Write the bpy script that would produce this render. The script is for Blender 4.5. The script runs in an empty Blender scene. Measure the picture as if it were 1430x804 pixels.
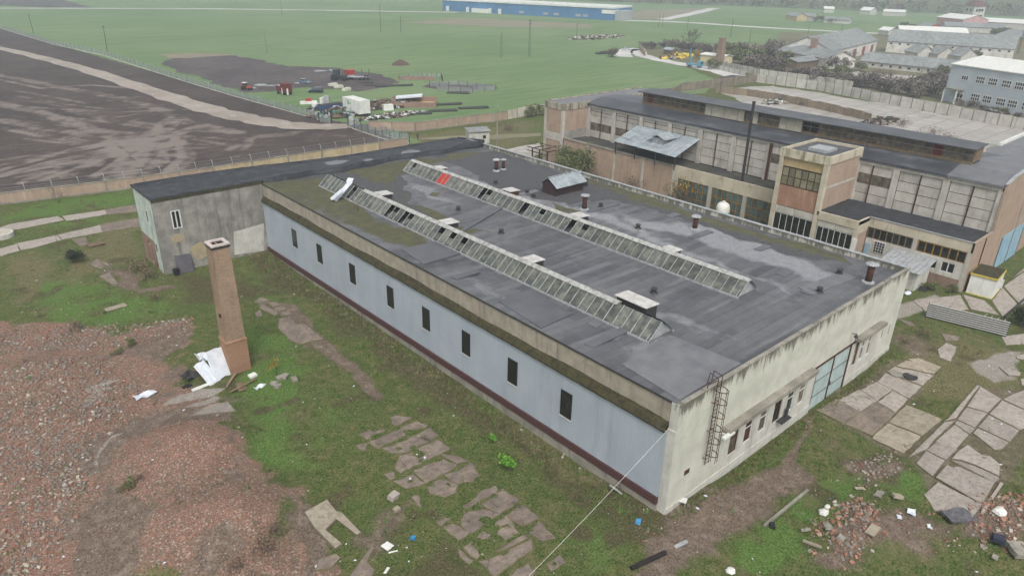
import bpy, bmesh, math, random
import numpy as np
from mathutils import Vector, Matrix
R = math.radians
rng = random.Random(7)
nrg = np.random.default_rng(11)
sc = bpy.context.scene
COL = sc.collection

# ---------------------------------------------------------------- camera
CX, CY, CH, YAW, PIT, ROLL, FPX = -39.0687, -24.4520, 40.0, 0.83958098, 0.42849052, 0.02191932, 984.941
_cy, _sy, _cp, _sp = math.cos(YAW), math.sin(YAW), math.cos(PIT), math.sin(PIT)
_f = np.array([_cy*_cp, _sy*_cp, -_sp]); _r0 = np.array([_sy, -_cy, 0.0]); _u0 = np.cross(_r0, _f)
_r = math.cos(ROLL)*_r0 + math.sin(ROLL)*_u0; _u = -math.sin(ROLL)*_r0 + math.cos(ROLL)*_u0
CAMP = np.array([CX, CY, CH])
cd = bpy.data.cameras.new('camera'); cam = bpy.data.objects.new('camera', cd); COL.objects.link(cam)
cd.sensor_width = 36.0; cd.lens = FPX/1430*36.0; cd.clip_start = 0.5; cd.clip_end = 9000
m = Matrix.Identity(4)
for i in range(3):
    m[i][0] = _r[i]; m[i][1] = _u[i]; m[i][2] = -_f[i]; m[i][3] = CAMP[i]
cam.matrix_world = m
sc.camera = cam
# ---------------------------------------------------------------- light: overcast day
SUN_EL, SUN_AZ = R(52), R(215)          # azimuth of the sun measured clockwise from +Y
w = bpy.data.worlds.new('World'); sc.world = w; w.use_nodes = True
wn = w.node_tree; bg = wn.nodes['Background']
sky = wn.nodes.new('ShaderNodeTexSky'); sky.sky_type = 'NISHITA'; sky.sun_disc = False
sky.sun_elevation = SUN_EL; sky.sun_rotation = SUN_AZ; sky.air_density = 1.2; sky.dust_density = 4.0
hs = wn.nodes.new('ShaderNodeHueSaturation'); hs.inputs['Saturation'].default_value = 0.12
wn.links.new(sky.outputs[0], hs.inputs['Color']); wn.links.new(hs.outputs[0], bg.inputs['Color'])
bg.inputs['Strength'].default_value = 0.12
sl = bpy.data.lights.new('sun', 'SUN'); sl.energy = 1.2; sl.angle = R(18); sl.color = (1.0, 0.97, 0.93)
so = bpy.data.objects.new('sun', sl); COL.objects.link(so)
so.rotation_euler = (math.pi/2 - SUN_EL, 0, math.pi - SUN_AZ)
vs = sc.view_settings; vs.view_transform = 'Standard'; vs.look = 'None'; vs.exposure = 0.55; vs.gamma = 1.0
vs.use_curve_mapping = False
sc.cycles.volume_bounces = 1; sc.cycles.max_bounces = 6; sc.cycles.diffuse_bounces = 3
sc.cycles.glossy_bounces = 3; sc.cycles.transmission_bounces = 4

# ---------------------------------------------------------------- geometry from surveyed image points
def ray(x, y): return _f + _r*((x-715)/FPX) - _u*((y-402)/FPX)
def G(x, y, z=0.0):
    d = ray(x, y); t = (z-CH)/d[2]; p = CAMP + d*t
    return float(p[0]), float(p[1]), z
def AX(x, y, X0):
    d = ray(x, y); p = CAMP + d*((X0-CX)/d[0]); return float(p[0]), float(p[1]), float(p[2])
def AY(x, y, Y0):
    d = ray(x, y); p = CAMP + d*((Y0-CY)/d[1]); return float(p[0]), float(p[1]), float(p[2])
def depth(x, y): 
    g = G(x, y); return float((np.array(g)-CAMP) @ _f)

# ---------------------------------------------------------------- terrain heights
def vnoise(X, Y, s, seed):
    g = np.random.default_rng(seed).random((96, 96)); x = (X/s) % 95; y = (Y/s) % 95; i = np.floor(x).astype(int); j = np.floor(y).astype(int)
    u = x-i; v = y-j; u = u*u*(3-2*u); v = v*v*(3-2*v)
    return (g[j, i]*(1-u)+g[j, i+1]*u)*(1-v)+(g[j+1, i]*(1-u)+g[j+1, i+1]*u)*v-.5
def ss(a, b, x):
    t = np.clip((np.asarray(x, float)-a)/(b-a), 0, 1); return t*t*(3-2*t)
MOUNDS = []
for px, py, rx, hh in [(262, 640, 5.2, 2.3), (335, 730, 4.2, 1.7), (230, 745, 4.2, 1.1), (60, 525, 4.0, 1.1), (50, 690, 6.0, .8),
                       (115, 592, 3.0, .9), (1200, 738, 3.2, .8), (1400, 732, 4.2, .9), (1240, 650, 2.5, .3)]:
    g = G(px, py); MOUNDS.append((g[0], g[1], rx, hh))
def gzv(x, y):
    x = np.asarray(x, float); y = np.asarray(y, float)
    z = np.zeros_like(x)
    for a, b, r, h in MOUNDS:
        z += h*np.exp(-((x-a)**2+(y-b)**2)/(r*r))
    z += -0.45*ss(-14, -5, x)*ss(2, 9, y)*(1-ss(66, 74, y))*(1-ss(20, 28, x))
    z += -0.45*ss(4, 9, x)*(1-ss(36, 41, x))*ss(-14, -6, y)*(1-ss(3, 8, y))
    near = (1-ss(70, 110, np.hypot(x, y-20)))*(1-ss(56, 60, x))
    z += near*.7*(0.05*np.sin(x*1.3+.5*np.sin(y*.9))*np.sin(y*1.1+x*.4)+.04*np.sin(x*2.9+y*1.7)*np.sin(y*3.1-x))
    return z
def gz(x, y): return float(gzv(np.array([x]), np.array([y]))[0])
def GG(px, py, dz=0.0):
    z = 0.0
    for _ in range(4):
        g = G(px, py, z); z = gz(g[0], g[1])
    return Vector((g[0], g[1], z+dz))

# ---------------------------------------------------------------- object helpers
OFF = {}
def link(o): COL.objects.link(o); return o
def thing(name, label, cat, loc=(0, 0, 0), rz=0.0, group=None, world=False):
    o = link(bpy.data.objects.new(name, None)); o.location = loc; o.rotation_euler = (0, 0, rz)
    o['label'] = label; o['category'] = cat
    if group: o['group'] = group
    OFF[o.name] = tuple(loc) if world else (0, 0, 0)
    o.empty_display_size = .2
    return o
def tag(o, label, cat, group=None):
    o['label'] = label; o['category'] = cat
    if group: o['group'] = group
    return o
def kind(o, k): o['kind'] = k; return o
def offof(p):
    while p is not None:
        if p.name in OFF: return OFF[p.name]
        p = p.parent
    return (0, 0, 0)
class MB:
    def __init__(s): s.v = []; s.f = []; s.m = []; s.mi = 0
    def face(s, pts):
        b = len(s.v); s.v += [tuple(p) for p in pts]; s.f.append(tuple(range(b, b+len(pts)))); s.m.append(s.mi)
    def mesh(s, vs, fs):
        b = len(s.v); s.v += [tuple(p) for p in vs]
        for f in fs: s.f.append(tuple(b+i for i in f)); s.m.append(s.mi)
    def box(s, a, b):
        x0, y0, z0 = a; x1, y1, z1 = b
        s.mesh([(x0,y0,z0),(x1,y0,z0),(x1,y1,z0),(x0,y1,z0),(x0,y0,z1),(x1,y0,z1),(x1,y1,z1),(x0,y1,z1)],
               [(0,3,2,1),(4,5,6,7),(0,1,5,4),(1,2,6,5),(2,3,7,6),(3,0,4,7)]); return s
    def obox(s, c, ux, uy, uz):
        c, ux, uy, uz = map(Vector, (c, ux, uy, uz)); vs = []
        for k in (-1, 1):
            for i, j in ((-1,-1),(1,-1),(1,1),(-1,1)): vs.append(c+ux*i+uy*j+uz*k)
        s.mesh(vs, [(0,3,2,1),(4,5,6,7),(0,1,5,4),(1,2,6,5),(2,3,7,6),(3,0,4,7)]); return s
    def bar(s, p, q, w, h=None):
        p, q = Vector(p), Vector(q); h = h or w; d = q-p
        up = Vector((0,0,1)) if abs(d.normalized().z) < .95 else Vector((1,0,0))
        a = d.cross(up).normalized(); b = a.cross(d).normalized()
        return s.obox((p+q)/2, d/2, a*w/2, b*h/2)
    def prism(s, pts, z0, z1):
        n = len(pts)
        zt = z1 if callable(z1) else (lambda x, y: z1)
        zb = z0 if callable(z0) else (lambda x, y: z0)
        s.mesh([(x, y, zb(x, y)) for x, y in pts]+[(x, y, zt(x, y)) for x, y in pts],
               [tuple(range(n-1, -1, -1)), tuple(range(n, 2*n))]+[(i, (i+1) % n, n+(i+1) % n, n+i) for i in range(n)]); return s
    def ext(s, prof, axis, a, b):
        """extrude a profile of (u, z) points along world axis 'x' or 'y' (u is the other one)"""
        n = len(prof)
        P = (lambda t, u, z: (t, u, z)) if axis == 'x' else (lambda t, u, z: (u, t, z))
        s.mesh([P(a, u, z) for u, z in prof]+[P(b, u, z) for u, z in prof],
               [tuple(range(n-1, -1, -1)), tuple(range(n, 2*n))]+[(i, (i+1) % n, n+(i+1) % n, n+i) for i in range(n)]); return s
    def tube(s, p, q, r0, r1=None, n=8, cap=True):
        p, q = Vector(p), Vector(q); r1 = r0 if r1 is None else r1; d = (q-p).normalized()
        up = Vector((0,0,1)) if abs(d.z) < .95 else Vector((1,0,0))
        a = d.cross(up).normalized(); b = d.cross(a).normalized(); vs = []
        for c, r in ((p, r0), (q, r1)):
            for i in range(n):
                t = 2*math.pi*i/n; vs.append(c+a*(r*math.cos(t))+b*(r*math.sin(t)))
        fs = [(i, (i+1) % n, n+(i+1) % n, n+i) for i in range(n)]
        if cap: fs += [tuple(range(n-1, -1, -1)), tuple(range(n, 2*n))]
        s.mesh(vs, fs); return s
    def lathe(s, c, prof, n=16):
        c = Vector(c); vs = []; k = len(prof)
        for r, z in prof:
            for i in range(n):
                t = 2*math.pi*i/n; vs.append(c+Vector((r*math.cos(t), r*math.sin(t), z)))
        fs = [(j*n+i, j*n+(i+1) % n, (j+1)*n+(i+1) % n, (j+1)*n+i) for j in range(k-1) for i in range(n)]
        fs += [tuple(range(n-1, -1, -1)), tuple(range((k-1)*n, k*n))]
        s.mesh(vs, fs); return s
    def wall(s, org, u, w, h, holes, n, t):
        """wall from org along unit u, width w, height h, with rectangular holes (u0, z0, u1, z1), outward normal n, thickness t"""
        org, u, n = Vector(org), Vector(u), Vector(n)
        us = sorted({0, w, *[a for q in holes for a in (q[0], q[2])]}); zs = sorted({0, h, *[a for q in holes for a in (q[1], q[3])]})
        us = [a for a in us if 0 <= a <= w]; zs = [a for a in zs if 0 <= a <= h]
        P = lambda a, z, k: org+u*a+Vector((0, 0, z))-n*(t*k)
        for i in range(len(us)-1):
            for j in range(len(zs)-1):
                cu, cz = (us[i]+us[i+1])/2, (zs[j]+zs[j+1])/2
                if any(q[0] < cu < q[2] and q[1] < cz < q[3] for q in holes): continue
                for k in (0, 1): s.face([P(us[i], zs[j], k), P(us[i+1], zs[j], k), P(us[i+1], zs[j+1], k), P(us[i], zs[j+1], k)])
        for a, b, c, d in holes+[(0, 0, w, h)]:
            for (p, q), (p2, q2) in (((a, b), (c, b)), ((c, b), (c, d)), ((c, d), (a, d)), ((a, d), (a, b))):
                s.face([P(p, q, 0), P(p2, q2, 0), P(p2, q2, 1), P(p, q, 1)])
        return s
    def me(s, name, mats, off=(0, 0, 0), smooth=False):
        me = bpy.data.meshes.new(name)
        if off != (0, 0, 0): s.v = [(a-off[0], b-off[1], c-off[2]) for a, b, c in s.v]
        me.from_pydata(s.v, [], s.f)
        for mt in (mats if isinstance(mats, (list, tuple)) else [mats]): me.materials.append(mt)
        if any(s.m): me.polygons.foreach_set('material_index', s.m)
        if smooth: me.polygons.foreach_set('use_smooth', [True]*len(s.f))
        me.update(); return me
    def build(s, name, mats, parent=None, smooth=False, loc=None, rz=0):
        o = link(bpy.data.objects.new(name, s.me(name, mats, offof(parent), smooth)))
        if parent is not None: o.parent = parent
        if loc is not None: o.location = loc
        if rz: o.rotation_euler = (0, 0, rz)
        return o
def inst(name, me, parent, loc, rz=0, scale=None, rot=None):
    o = link(bpy.data.objects.new(name, me)); off = offof(parent) if parent is not None else (0, 0, 0)
    o.location = (loc[0]-off[0], loc[1]-off[1], loc[2]-off[2]); o.rotation_euler = rot or (0, 0, rz)
    if scale: o.scale = scale
    if parent is not None: o.parent = parent
    return o
def copy_tree(o, parent=None):
    c = o.copy(); link(c)
    if parent is not None: c.parent = parent
    OFF[c.name] = OFF.get(o.name, (0, 0, 0)) if o.name in OFF else (0, 0, 0)
    for ch in list(o.children): copy_tree(ch, c)
    return c
def npmesh(name, V, F, mats, smooth=False, mi=None):
    """fast mesh of equal-sided faces from numpy arrays"""
    me = bpy.data.meshes.new(name); V = np.asarray(V, np.float32); F = np.asarray(F, np.int32); k = F.shape[1]
    me.vertices.add(len(V)); me.vertices.foreach_set('co', V.ravel())
    me.loops.add(F.size); me.loops.foreach_set('vertex_index', F.ravel())
    me.polygons.add(len(F)); me.polygons.foreach_set('loop_start', np.arange(0, F.size, k, dtype=np.int32))
    me.polygons.foreach_set('loop_total', np.full(len(F), k, np.int32))
    for mt in (mats if isinstance(mats, (list, tuple)) else [mats]): me.materials.append(mt)
    if mi is not None: me.polygons.foreach_set('material_index', np.asarray(mi, np.int32))
    if smooth: me.polygons.foreach_set('use_smooth', np.ones(len(F), bool))
    me.update(calc_edges=True); me.validate(); return me
def setcol(me, name, arr):
    a = me.attributes.new(name, 'FLOAT_COLOR', 'POINT'); arr = np.concatenate([arr, np.ones((len(arr), 1))], 1) if arr.shape[1] == 3 else arr
    a.data.foreach_set('color', arr.astype(np.float32).ravel())

# ---------------------------------------------------------------- materials
def S(r, g, b): 
    f = lambda c: (c/255/12.92 if c/255 <= .04045 else ((c/255+.055)/1.055)**2.4)
    return (f(r), f(g), f(b), 1.0)
class NM:
    def __init__(s, name):
        s.mat = bpy.data.materials.new(name); s.mat.use_nodes = True; s.nt = s.mat.node_tree
        s.b = s.nt.nodes['Principled BSDF']; s._pos = None
    def n(s, t, **kw):
        nd = s.nt.nodes.new(t)
        for k, v in kw.items(): setattr(nd, k, v)
        return nd
    def put(s, sock, v):
        if v is None: return
        if hasattr(v, 'default_value') or isinstance(v, bpy.types.NodeSocket): s.nt.links.new(v, sock)
        else: sock.default_value = v
    def pos(s):
        if s._pos is None: s._pos = s.n('ShaderNodeNewGeometry').outputs['Position']
        return s._pos
    def obj(s): return s.n('ShaderNodeTexCoord').outputs['Object']
    def rnd(s): return s.n('ShaderNodeObjectInfo').outputs['Random']
    def attr(s, name):
        a = s.n('ShaderNodeAttribute'); a.attribute_name = name; sp = s.n('ShaderNodeSeparateColor')
        s.nt.links.new(a.outputs['Color'], sp.inputs[0]); return sp.outputs
    def vmul(s, v, k):
        x = s.n('ShaderNodeVectorMath', operation='MULTIPLY'); s.put(x.inputs[0], v); x.inputs[1].default_value = k; return x.outputs[0]
    def noise(s, scale, detail=4, rough=.6, st=None, vec=None, dist=0):
        v = vec if vec is not None else s.pos()
        if st: v = s.vmul(v, st)
        x = s.n('ShaderNodeTexNoise'); s.put(x.inputs['Vector'], v); x.inputs['Scale'].default_value = scale
        x.inputs['Detail'].default_value = detail; x.inputs['Roughness'].default_value = rough; x.inputs['Distortion'].default_value = dist
        return x.outputs['Fac']
    def voro(s, scale, vec=None, feature='F1', st=None):
        v = vec if vec is not None else s.pos()
        if st: v = s.vmul(v, st)
        x = s.n('ShaderNodeTexVoronoi', feature=feature); s.put(x.inputs['Vector'], v); x.inputs['Scale'].default_value = scale
        return x
    def ma(s, op, a, b=0.0, clamp=False):
        x = s.n('ShaderNodeMath', operation=op, use_clamp=clamp); s.put(x.inputs[0], a); s.put(x.inputs[1], b); return x.outputs[0]
    def step(s, v, a, b, lo=0.0, hi=1.0):
        x = s.n('ShaderNodeMapRange', interpolation_type='SMOOTHSTEP'); s.put(x.inputs['Value'], v)
        x.inputs['From Min'].default_value = a; x.inputs['From Max'].default_value = b
        x.inputs['To Min'].default_value = lo; x.inputs['To Max'].default_value = hi; return x.outputs[0]
    def mix(s, f, a, b, bt='MIX'):
        x = s.n('ShaderNodeMix', data_type='RGBA', blend_type=bt); s.put(x.inputs['Factor'], f); s.put(x.inputs['A'], a); s.put(x.inputs['B'], b)
        # sockets named A/B exist for every data type: pick the colour ones
        return x
    def mx(s, f, a, b, bt='MIX'):
        x = s.n('ShaderNodeMix', data_type='RGBA', blend_type=bt)
        s.put(x.inputs[0], f); s.put(x.inputs[6], a); s.put(x.inputs[7], b); return x.outputs[2]
    def thr(s, mask, noise, k=.6, soft=.12):
        """mask broken up by a noise"""
        v = s.ma('ADD', mask, s.ma('MULTIPLY', s.ma('SUBTRACT', noise, .5), k)); return s.step(v, .5-soft, .5+soft)
    def bump(s, h, strength=.3, dist=.05):
        x = s.n('ShaderNodeBump'); s.put(x.inputs['Height'], h); x.inputs['Strength'].default_value = strength
        x.inputs['Distance'].default_value = dist; s.nt.links.new(x.outputs[0], s.b.inputs['Normal'])
    def out(s, col, rough=.85, metal=0.0, spec=.3):
        s.put(s.b.inputs['Base Color'], col); s.put(s.b.inputs['Roughness'], rough); s.b.inputs['Metallic'].default_value = metal
        s.b.inputs['Specular IOR Level'].default_value = spec; return s.mat
def surf(name, c1, c2=None, scale=.5, stain=None, st=(1, 1, .15), stsc=1.5, stth=(.5, .75), rough=.85, bump=.2, bsc=9, metal=0, rand=.0, spec=.3, grain=.12):
    """weathered surface: two tones by noise, streaked stains, fine grain, a little change from piece to piece"""
    q = NM(name); c2 = c2 or tuple(x*.75 for x in c1[:3])+(1,)
    c = q.mx(q.step(q.noise(scale, 5), .32, .68), c1, c2)
    if stain: c = q.mx(q.step(q.noise(stsc, 5, .65, st), stth[0], stth[1], 0, stain[1]), c, stain[0])
    g = q.noise(bsc*2, 3, .7)
    c = q.mx(1.0, c, q.mx(q.step(g, .25, .75), (1-grain,)*3+(1,), (1+grain,)*3+(1,)), 'MULTIPLY')
    if rand:
        r = q.rnd(); c = q.mx(1.0, c, q.mx(r, (1-rand,)*3+(1,), (1+rand,)*3+(1,)), 'MULTIPLY')
    if bump: q.bump(q.noise(bsc, 4), bump, .04)
    return q.out(c, rough, metal, spec)
def flat(name, c, rough=.6, metal=0, spec=.4, var=.1):
    q = NM(name); n = q.noise(2.5, 4)
    return q.out(q.mx(q.step(n, .3, .7), tuple(x*(1-var) for x in c[:3])+(1,), tuple(min(1, x*(1+var)) for x in c[:3])+(1,)), rough, metal, spec)
def brickmat(name, c1, c2, mortar, bw=.26, bh=.085, stain=None, bump=.25, big=.35):
    q = NM(name); o = q.obj(); sp = q.n('ShaderNodeSeparateXYZ'); q.put(sp.inputs[0], o)
    cb = q.n('ShaderNodeCombineXYZ'); q.put(cb.inputs[0], q.ma('ADD', sp.outputs[0], sp.outputs[1])); q.put(cb.inputs[1], sp.outputs[2])
    b = q.n('ShaderNodeTexBrick'); q.put(b.inputs['Vector'], cb.outputs[0]); b.inputs['Color1'].default_value = c1; b.inputs['Color2'].default_value = c2
    b.inputs['Mortar'].default_value = mortar; b.inputs['Scale'].default_value = 1; b.inputs['Brick Width'].default_value = bw
    b.inputs['Row Height'].default_value = bh; b.inputs['Mortar Size'].default_value = .012; b.inputs['Bias'].default_value = 0
    c = q.mx(q.step(q.noise(.5, 5), .35, .7, 0, big), b.outputs['Color'], tuple(x*.55 for x in c1[:3])+(1,))
    c = q.mx(q.step(q.noise(3.5, 4, .7), .5, .8, 0, .5), c, mortar)
    if stain: c = q.mx(q.step(q.noise(1.2, 5, .65, (1, 1, .12)), .5, .75, 0, stain[1]), c, stain[0])
    q.bump(q.ma('SUBTRACT', q.noise(12, 3), b.outputs['Fac']), bump, .03)
    return q.out(c, .9, 0, .2)
def glass(name, c, rough=.12, dirt=None):
    q = NM(name); c = q.mx(q.step(q.noise(1.3, 4), .35, .7), c, dirt or tuple(x*1.8 for x in c[:3])+(1,))
    r = q.rnd(); c = q.mx(1.0, c, q.mx(r, (.7, .7, .7, 1), (1.25, 1.25, 1.25, 1)), 'MULTIPLY')
    return q.out(c, rough, 0, .5)
M = {}
M['concrete'] = surf('concrete', S(150, 145, 134), S(122, 117, 108), .4, (S(70, 66, 60), .7), rough=.9, rand=.06)
M['panel_concrete'] = surf('panel concrete', S(188, 183, 174), S(168, 163, 154), .6, (S(116, 102, 86), .5), rough=.9, rand=.07)
M['parapet'] = surf('parapet concrete', S(166, 157, 142), S(146, 138, 125), .8, (S(92, 84, 74), .5), (1, 1, .08), 2.0, (.5, .75), rough=.92, rand=.06)
M['mossy'] = surf('mossy concrete', S(72, 70, 44), S(50, 44, 36), 2.2, (S(86, 78, 66), .6), (1, 1, 1), 1.5, rough=.95, bump=.6)
def wallmat():
    q = NM('cream render'); n1 = q.noise(.5, 5); n2 = q.noise(1.6, 6, .7, (1, 1, .16)); n3 = q.noise(6, 5, .7); sp = q.n('ShaderNodeSeparateXYZ'); q.put(sp.inputs[0], q.pos()); z = sp.outputs[2]
    c = q.mx(q.step(n1, .32, .68), S(200, 199, 187), S(182, 181, 169)); c = q.mx(q.step(n3, .5, .75, 0, .4), c, S(172, 168, 148))
    top = q.step(q.ma('ADD', q.ma('MULTIPLY', q.ma('SUBTRACT', z, 10.4), .22), q.ma('MULTIPLY', n2, 1.35)), .44, .66, 0, .85); c = q.mx(top, c, S(84, 80, 68))
    foot = q.step(q.ma('ADD', q.ma('MULTIPLY', z, -.9), q.ma('MULTIPLY', n3, 1.6)), .5, 1.2, 0, .7); c = q.mx(foot, c, S(132, 112, 92))
    c = q.mx(1.0, c, q.mx(q.step(q.noise(20, 3, .7), .25, .75), (.9,)*3+(1,), (1.08,)*3+(1,)), 'MULTIPLY'); q.bump(q.ma('ADD', n3, q.noise(2, 3)), .4, .06)
    return q.out(c, .92, 0, .2)
M['cream'] = wallmat()
M['white_render'] = surf('white render', S(196, 194, 186), S(178, 174, 166), .7, (S(130, 120, 105), .5), rough=.9)
M['steel_blue'] = surf('cladding', S(166, 174, 182), S(158, 166, 175), .3, (S(132, 139, 146), .35), (1, 1, .1), .8, rough=.5, bump=.03, rand=.03, grain=.03)
M['brown_trim'] = flat('brown metal trim', S(82, 56, 56), .5)
M['dark_frame'] = flat('dark frame', S(48, 48, 50), .5)
M['white_frame'] = flat('white frame', S(205, 205, 202), .5)
M['rust'] = surf('rust', S(84, 52, 40), S(60, 40, 34), 3, rough=.85, bsc=15)
M['dark_metal'] = flat('dark metal', S(52, 50, 50), .6)
M['galv'] = surf('galvanised', S(170, 172, 172), S(140, 143, 146), 2, (S(110, 90, 75), .4), rough=.5, bump=.05, rand=.05)
M['corrugated'] = surf('corrugated sheet', S(158, 166, 170), S(130, 138, 142), .7, (S(70, 70, 66), .6), (1, .2, 1), 1.0, rough=.6, bump=.05, rand=.06)
M['fibre'] = surf('fibre cement sheet', S(142, 145, 144), S(118, 121, 120), .5, (S(80, 80, 76), .5), rough=.9, bump=.1, rand=.08)
M['glass_dark'] = glass('dark glass', S(24, 25, 25), .2, S(44, 44, 42))
M['glass_grimy'] = glass('grimy glass', S(78, 72, 64), .45, S(120, 110, 92))
M['glass_sky'] = glass('skylight glass', S(74, 78, 76), .22, S(116, 116, 106))
M['glass_green'] = glass('green dusty glass', S(70, 88, 88), .3, S(90, 104, 100))
M['white_paint'] = surf('white paint', S(222, 222, 216), S(206, 206, 200), .8, (S(160, 150, 135), .4), rough=.55, bump=.04, grain=.04)
M['white_sheet'] = surf('white sheet', S(216, 220, 226), S(196, 200, 208), 1.5, rough=.7, bump=.3, bsc=3, grain=.05)
M['red_sheet'] = surf('red sheet', S(176, 66, 58), S(150, 52, 46), 2, rough=.6)
M['teal'] = surf('pale teal paint', S(172, 186, 184), S(156, 172, 170), .9, (S(104, 120, 118), .5), rough=.7, bump=.06, rand=.05)
M['blue_paint'] = surf('blue door paint', S(150, 178, 194), S(132, 164, 184), .9, (S(100, 108, 110), .5), rough=.7)
M['wood'] = surf('weathered wood', S(126, 108, 86), S(98, 84, 68), 2, rough=.9, bump=.3, rand=.15)
M['yellow_frame'] = surf('ochre window frame', S(158, 118, 44), S(126, 94, 40), 2, rough=.7)
M['black_rubber'] = flat('black rubber', S(30, 30, 31), .8)
M['tar'] = None
M['bark'] = surf('bark', S(86, 76, 68), S(58, 52, 48), 4, rough=.95, bsc=20)
M['twig'] = flat('twig', S(92, 80, 74), .9, var=.25)
M['twig_red'] = flat('reddish twig', S(98, 76, 66), .9, var=.25)
# ================================================================ GROUND
def W2(px): return np.array([G(x, y)[:2] for x, y in px])
def sdist(Xa, Ya, poly):
    """signed distance to a polygon, positive inside"""
    d = np.full(Xa.shape, 1e9); ins = np.zeros(Xa.shape, bool); n = len(poly)
    for i in range(n):
        x0, y0 = poly[i]; x1, y1 = poly[(i+1) % n]; ex, ey = x1-x0, y1-y0; L = ex*ex+ey*ey+1e-9
        t = np.clip(((Xa-x0)*ex+(Ya-y0)*ey)/L, 0, 1); d = np.minimum(d, np.hypot(Xa-x0-t*ex, Ya-y0-t*ey))
        c = ((y0 > Ya) != (y1 > Ya)) & (Xa < (x1-x0)*(Ya-y0)/(y1-y0+1e-12)+x0); ins ^= c
    return np.where(ins, d, -d)
def ldist(Xa, Ya, line):
    d = np.full(Xa.shape, 1e9)
    for (x0, y0), (x1, y1) in zip(line[:-1], line[1:]):
        ex, ey = x1-x0, y1-y0; L = ex*ex+ey*ey+1e-9
        t = np.clip(((Xa-x0)*ex+(Ya-y0)*ey)/L, 0, 1); d = np.minimum(d, np.hypot(Xa-x0-t*ex, Ya-y0-t*ey))
    return d
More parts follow.
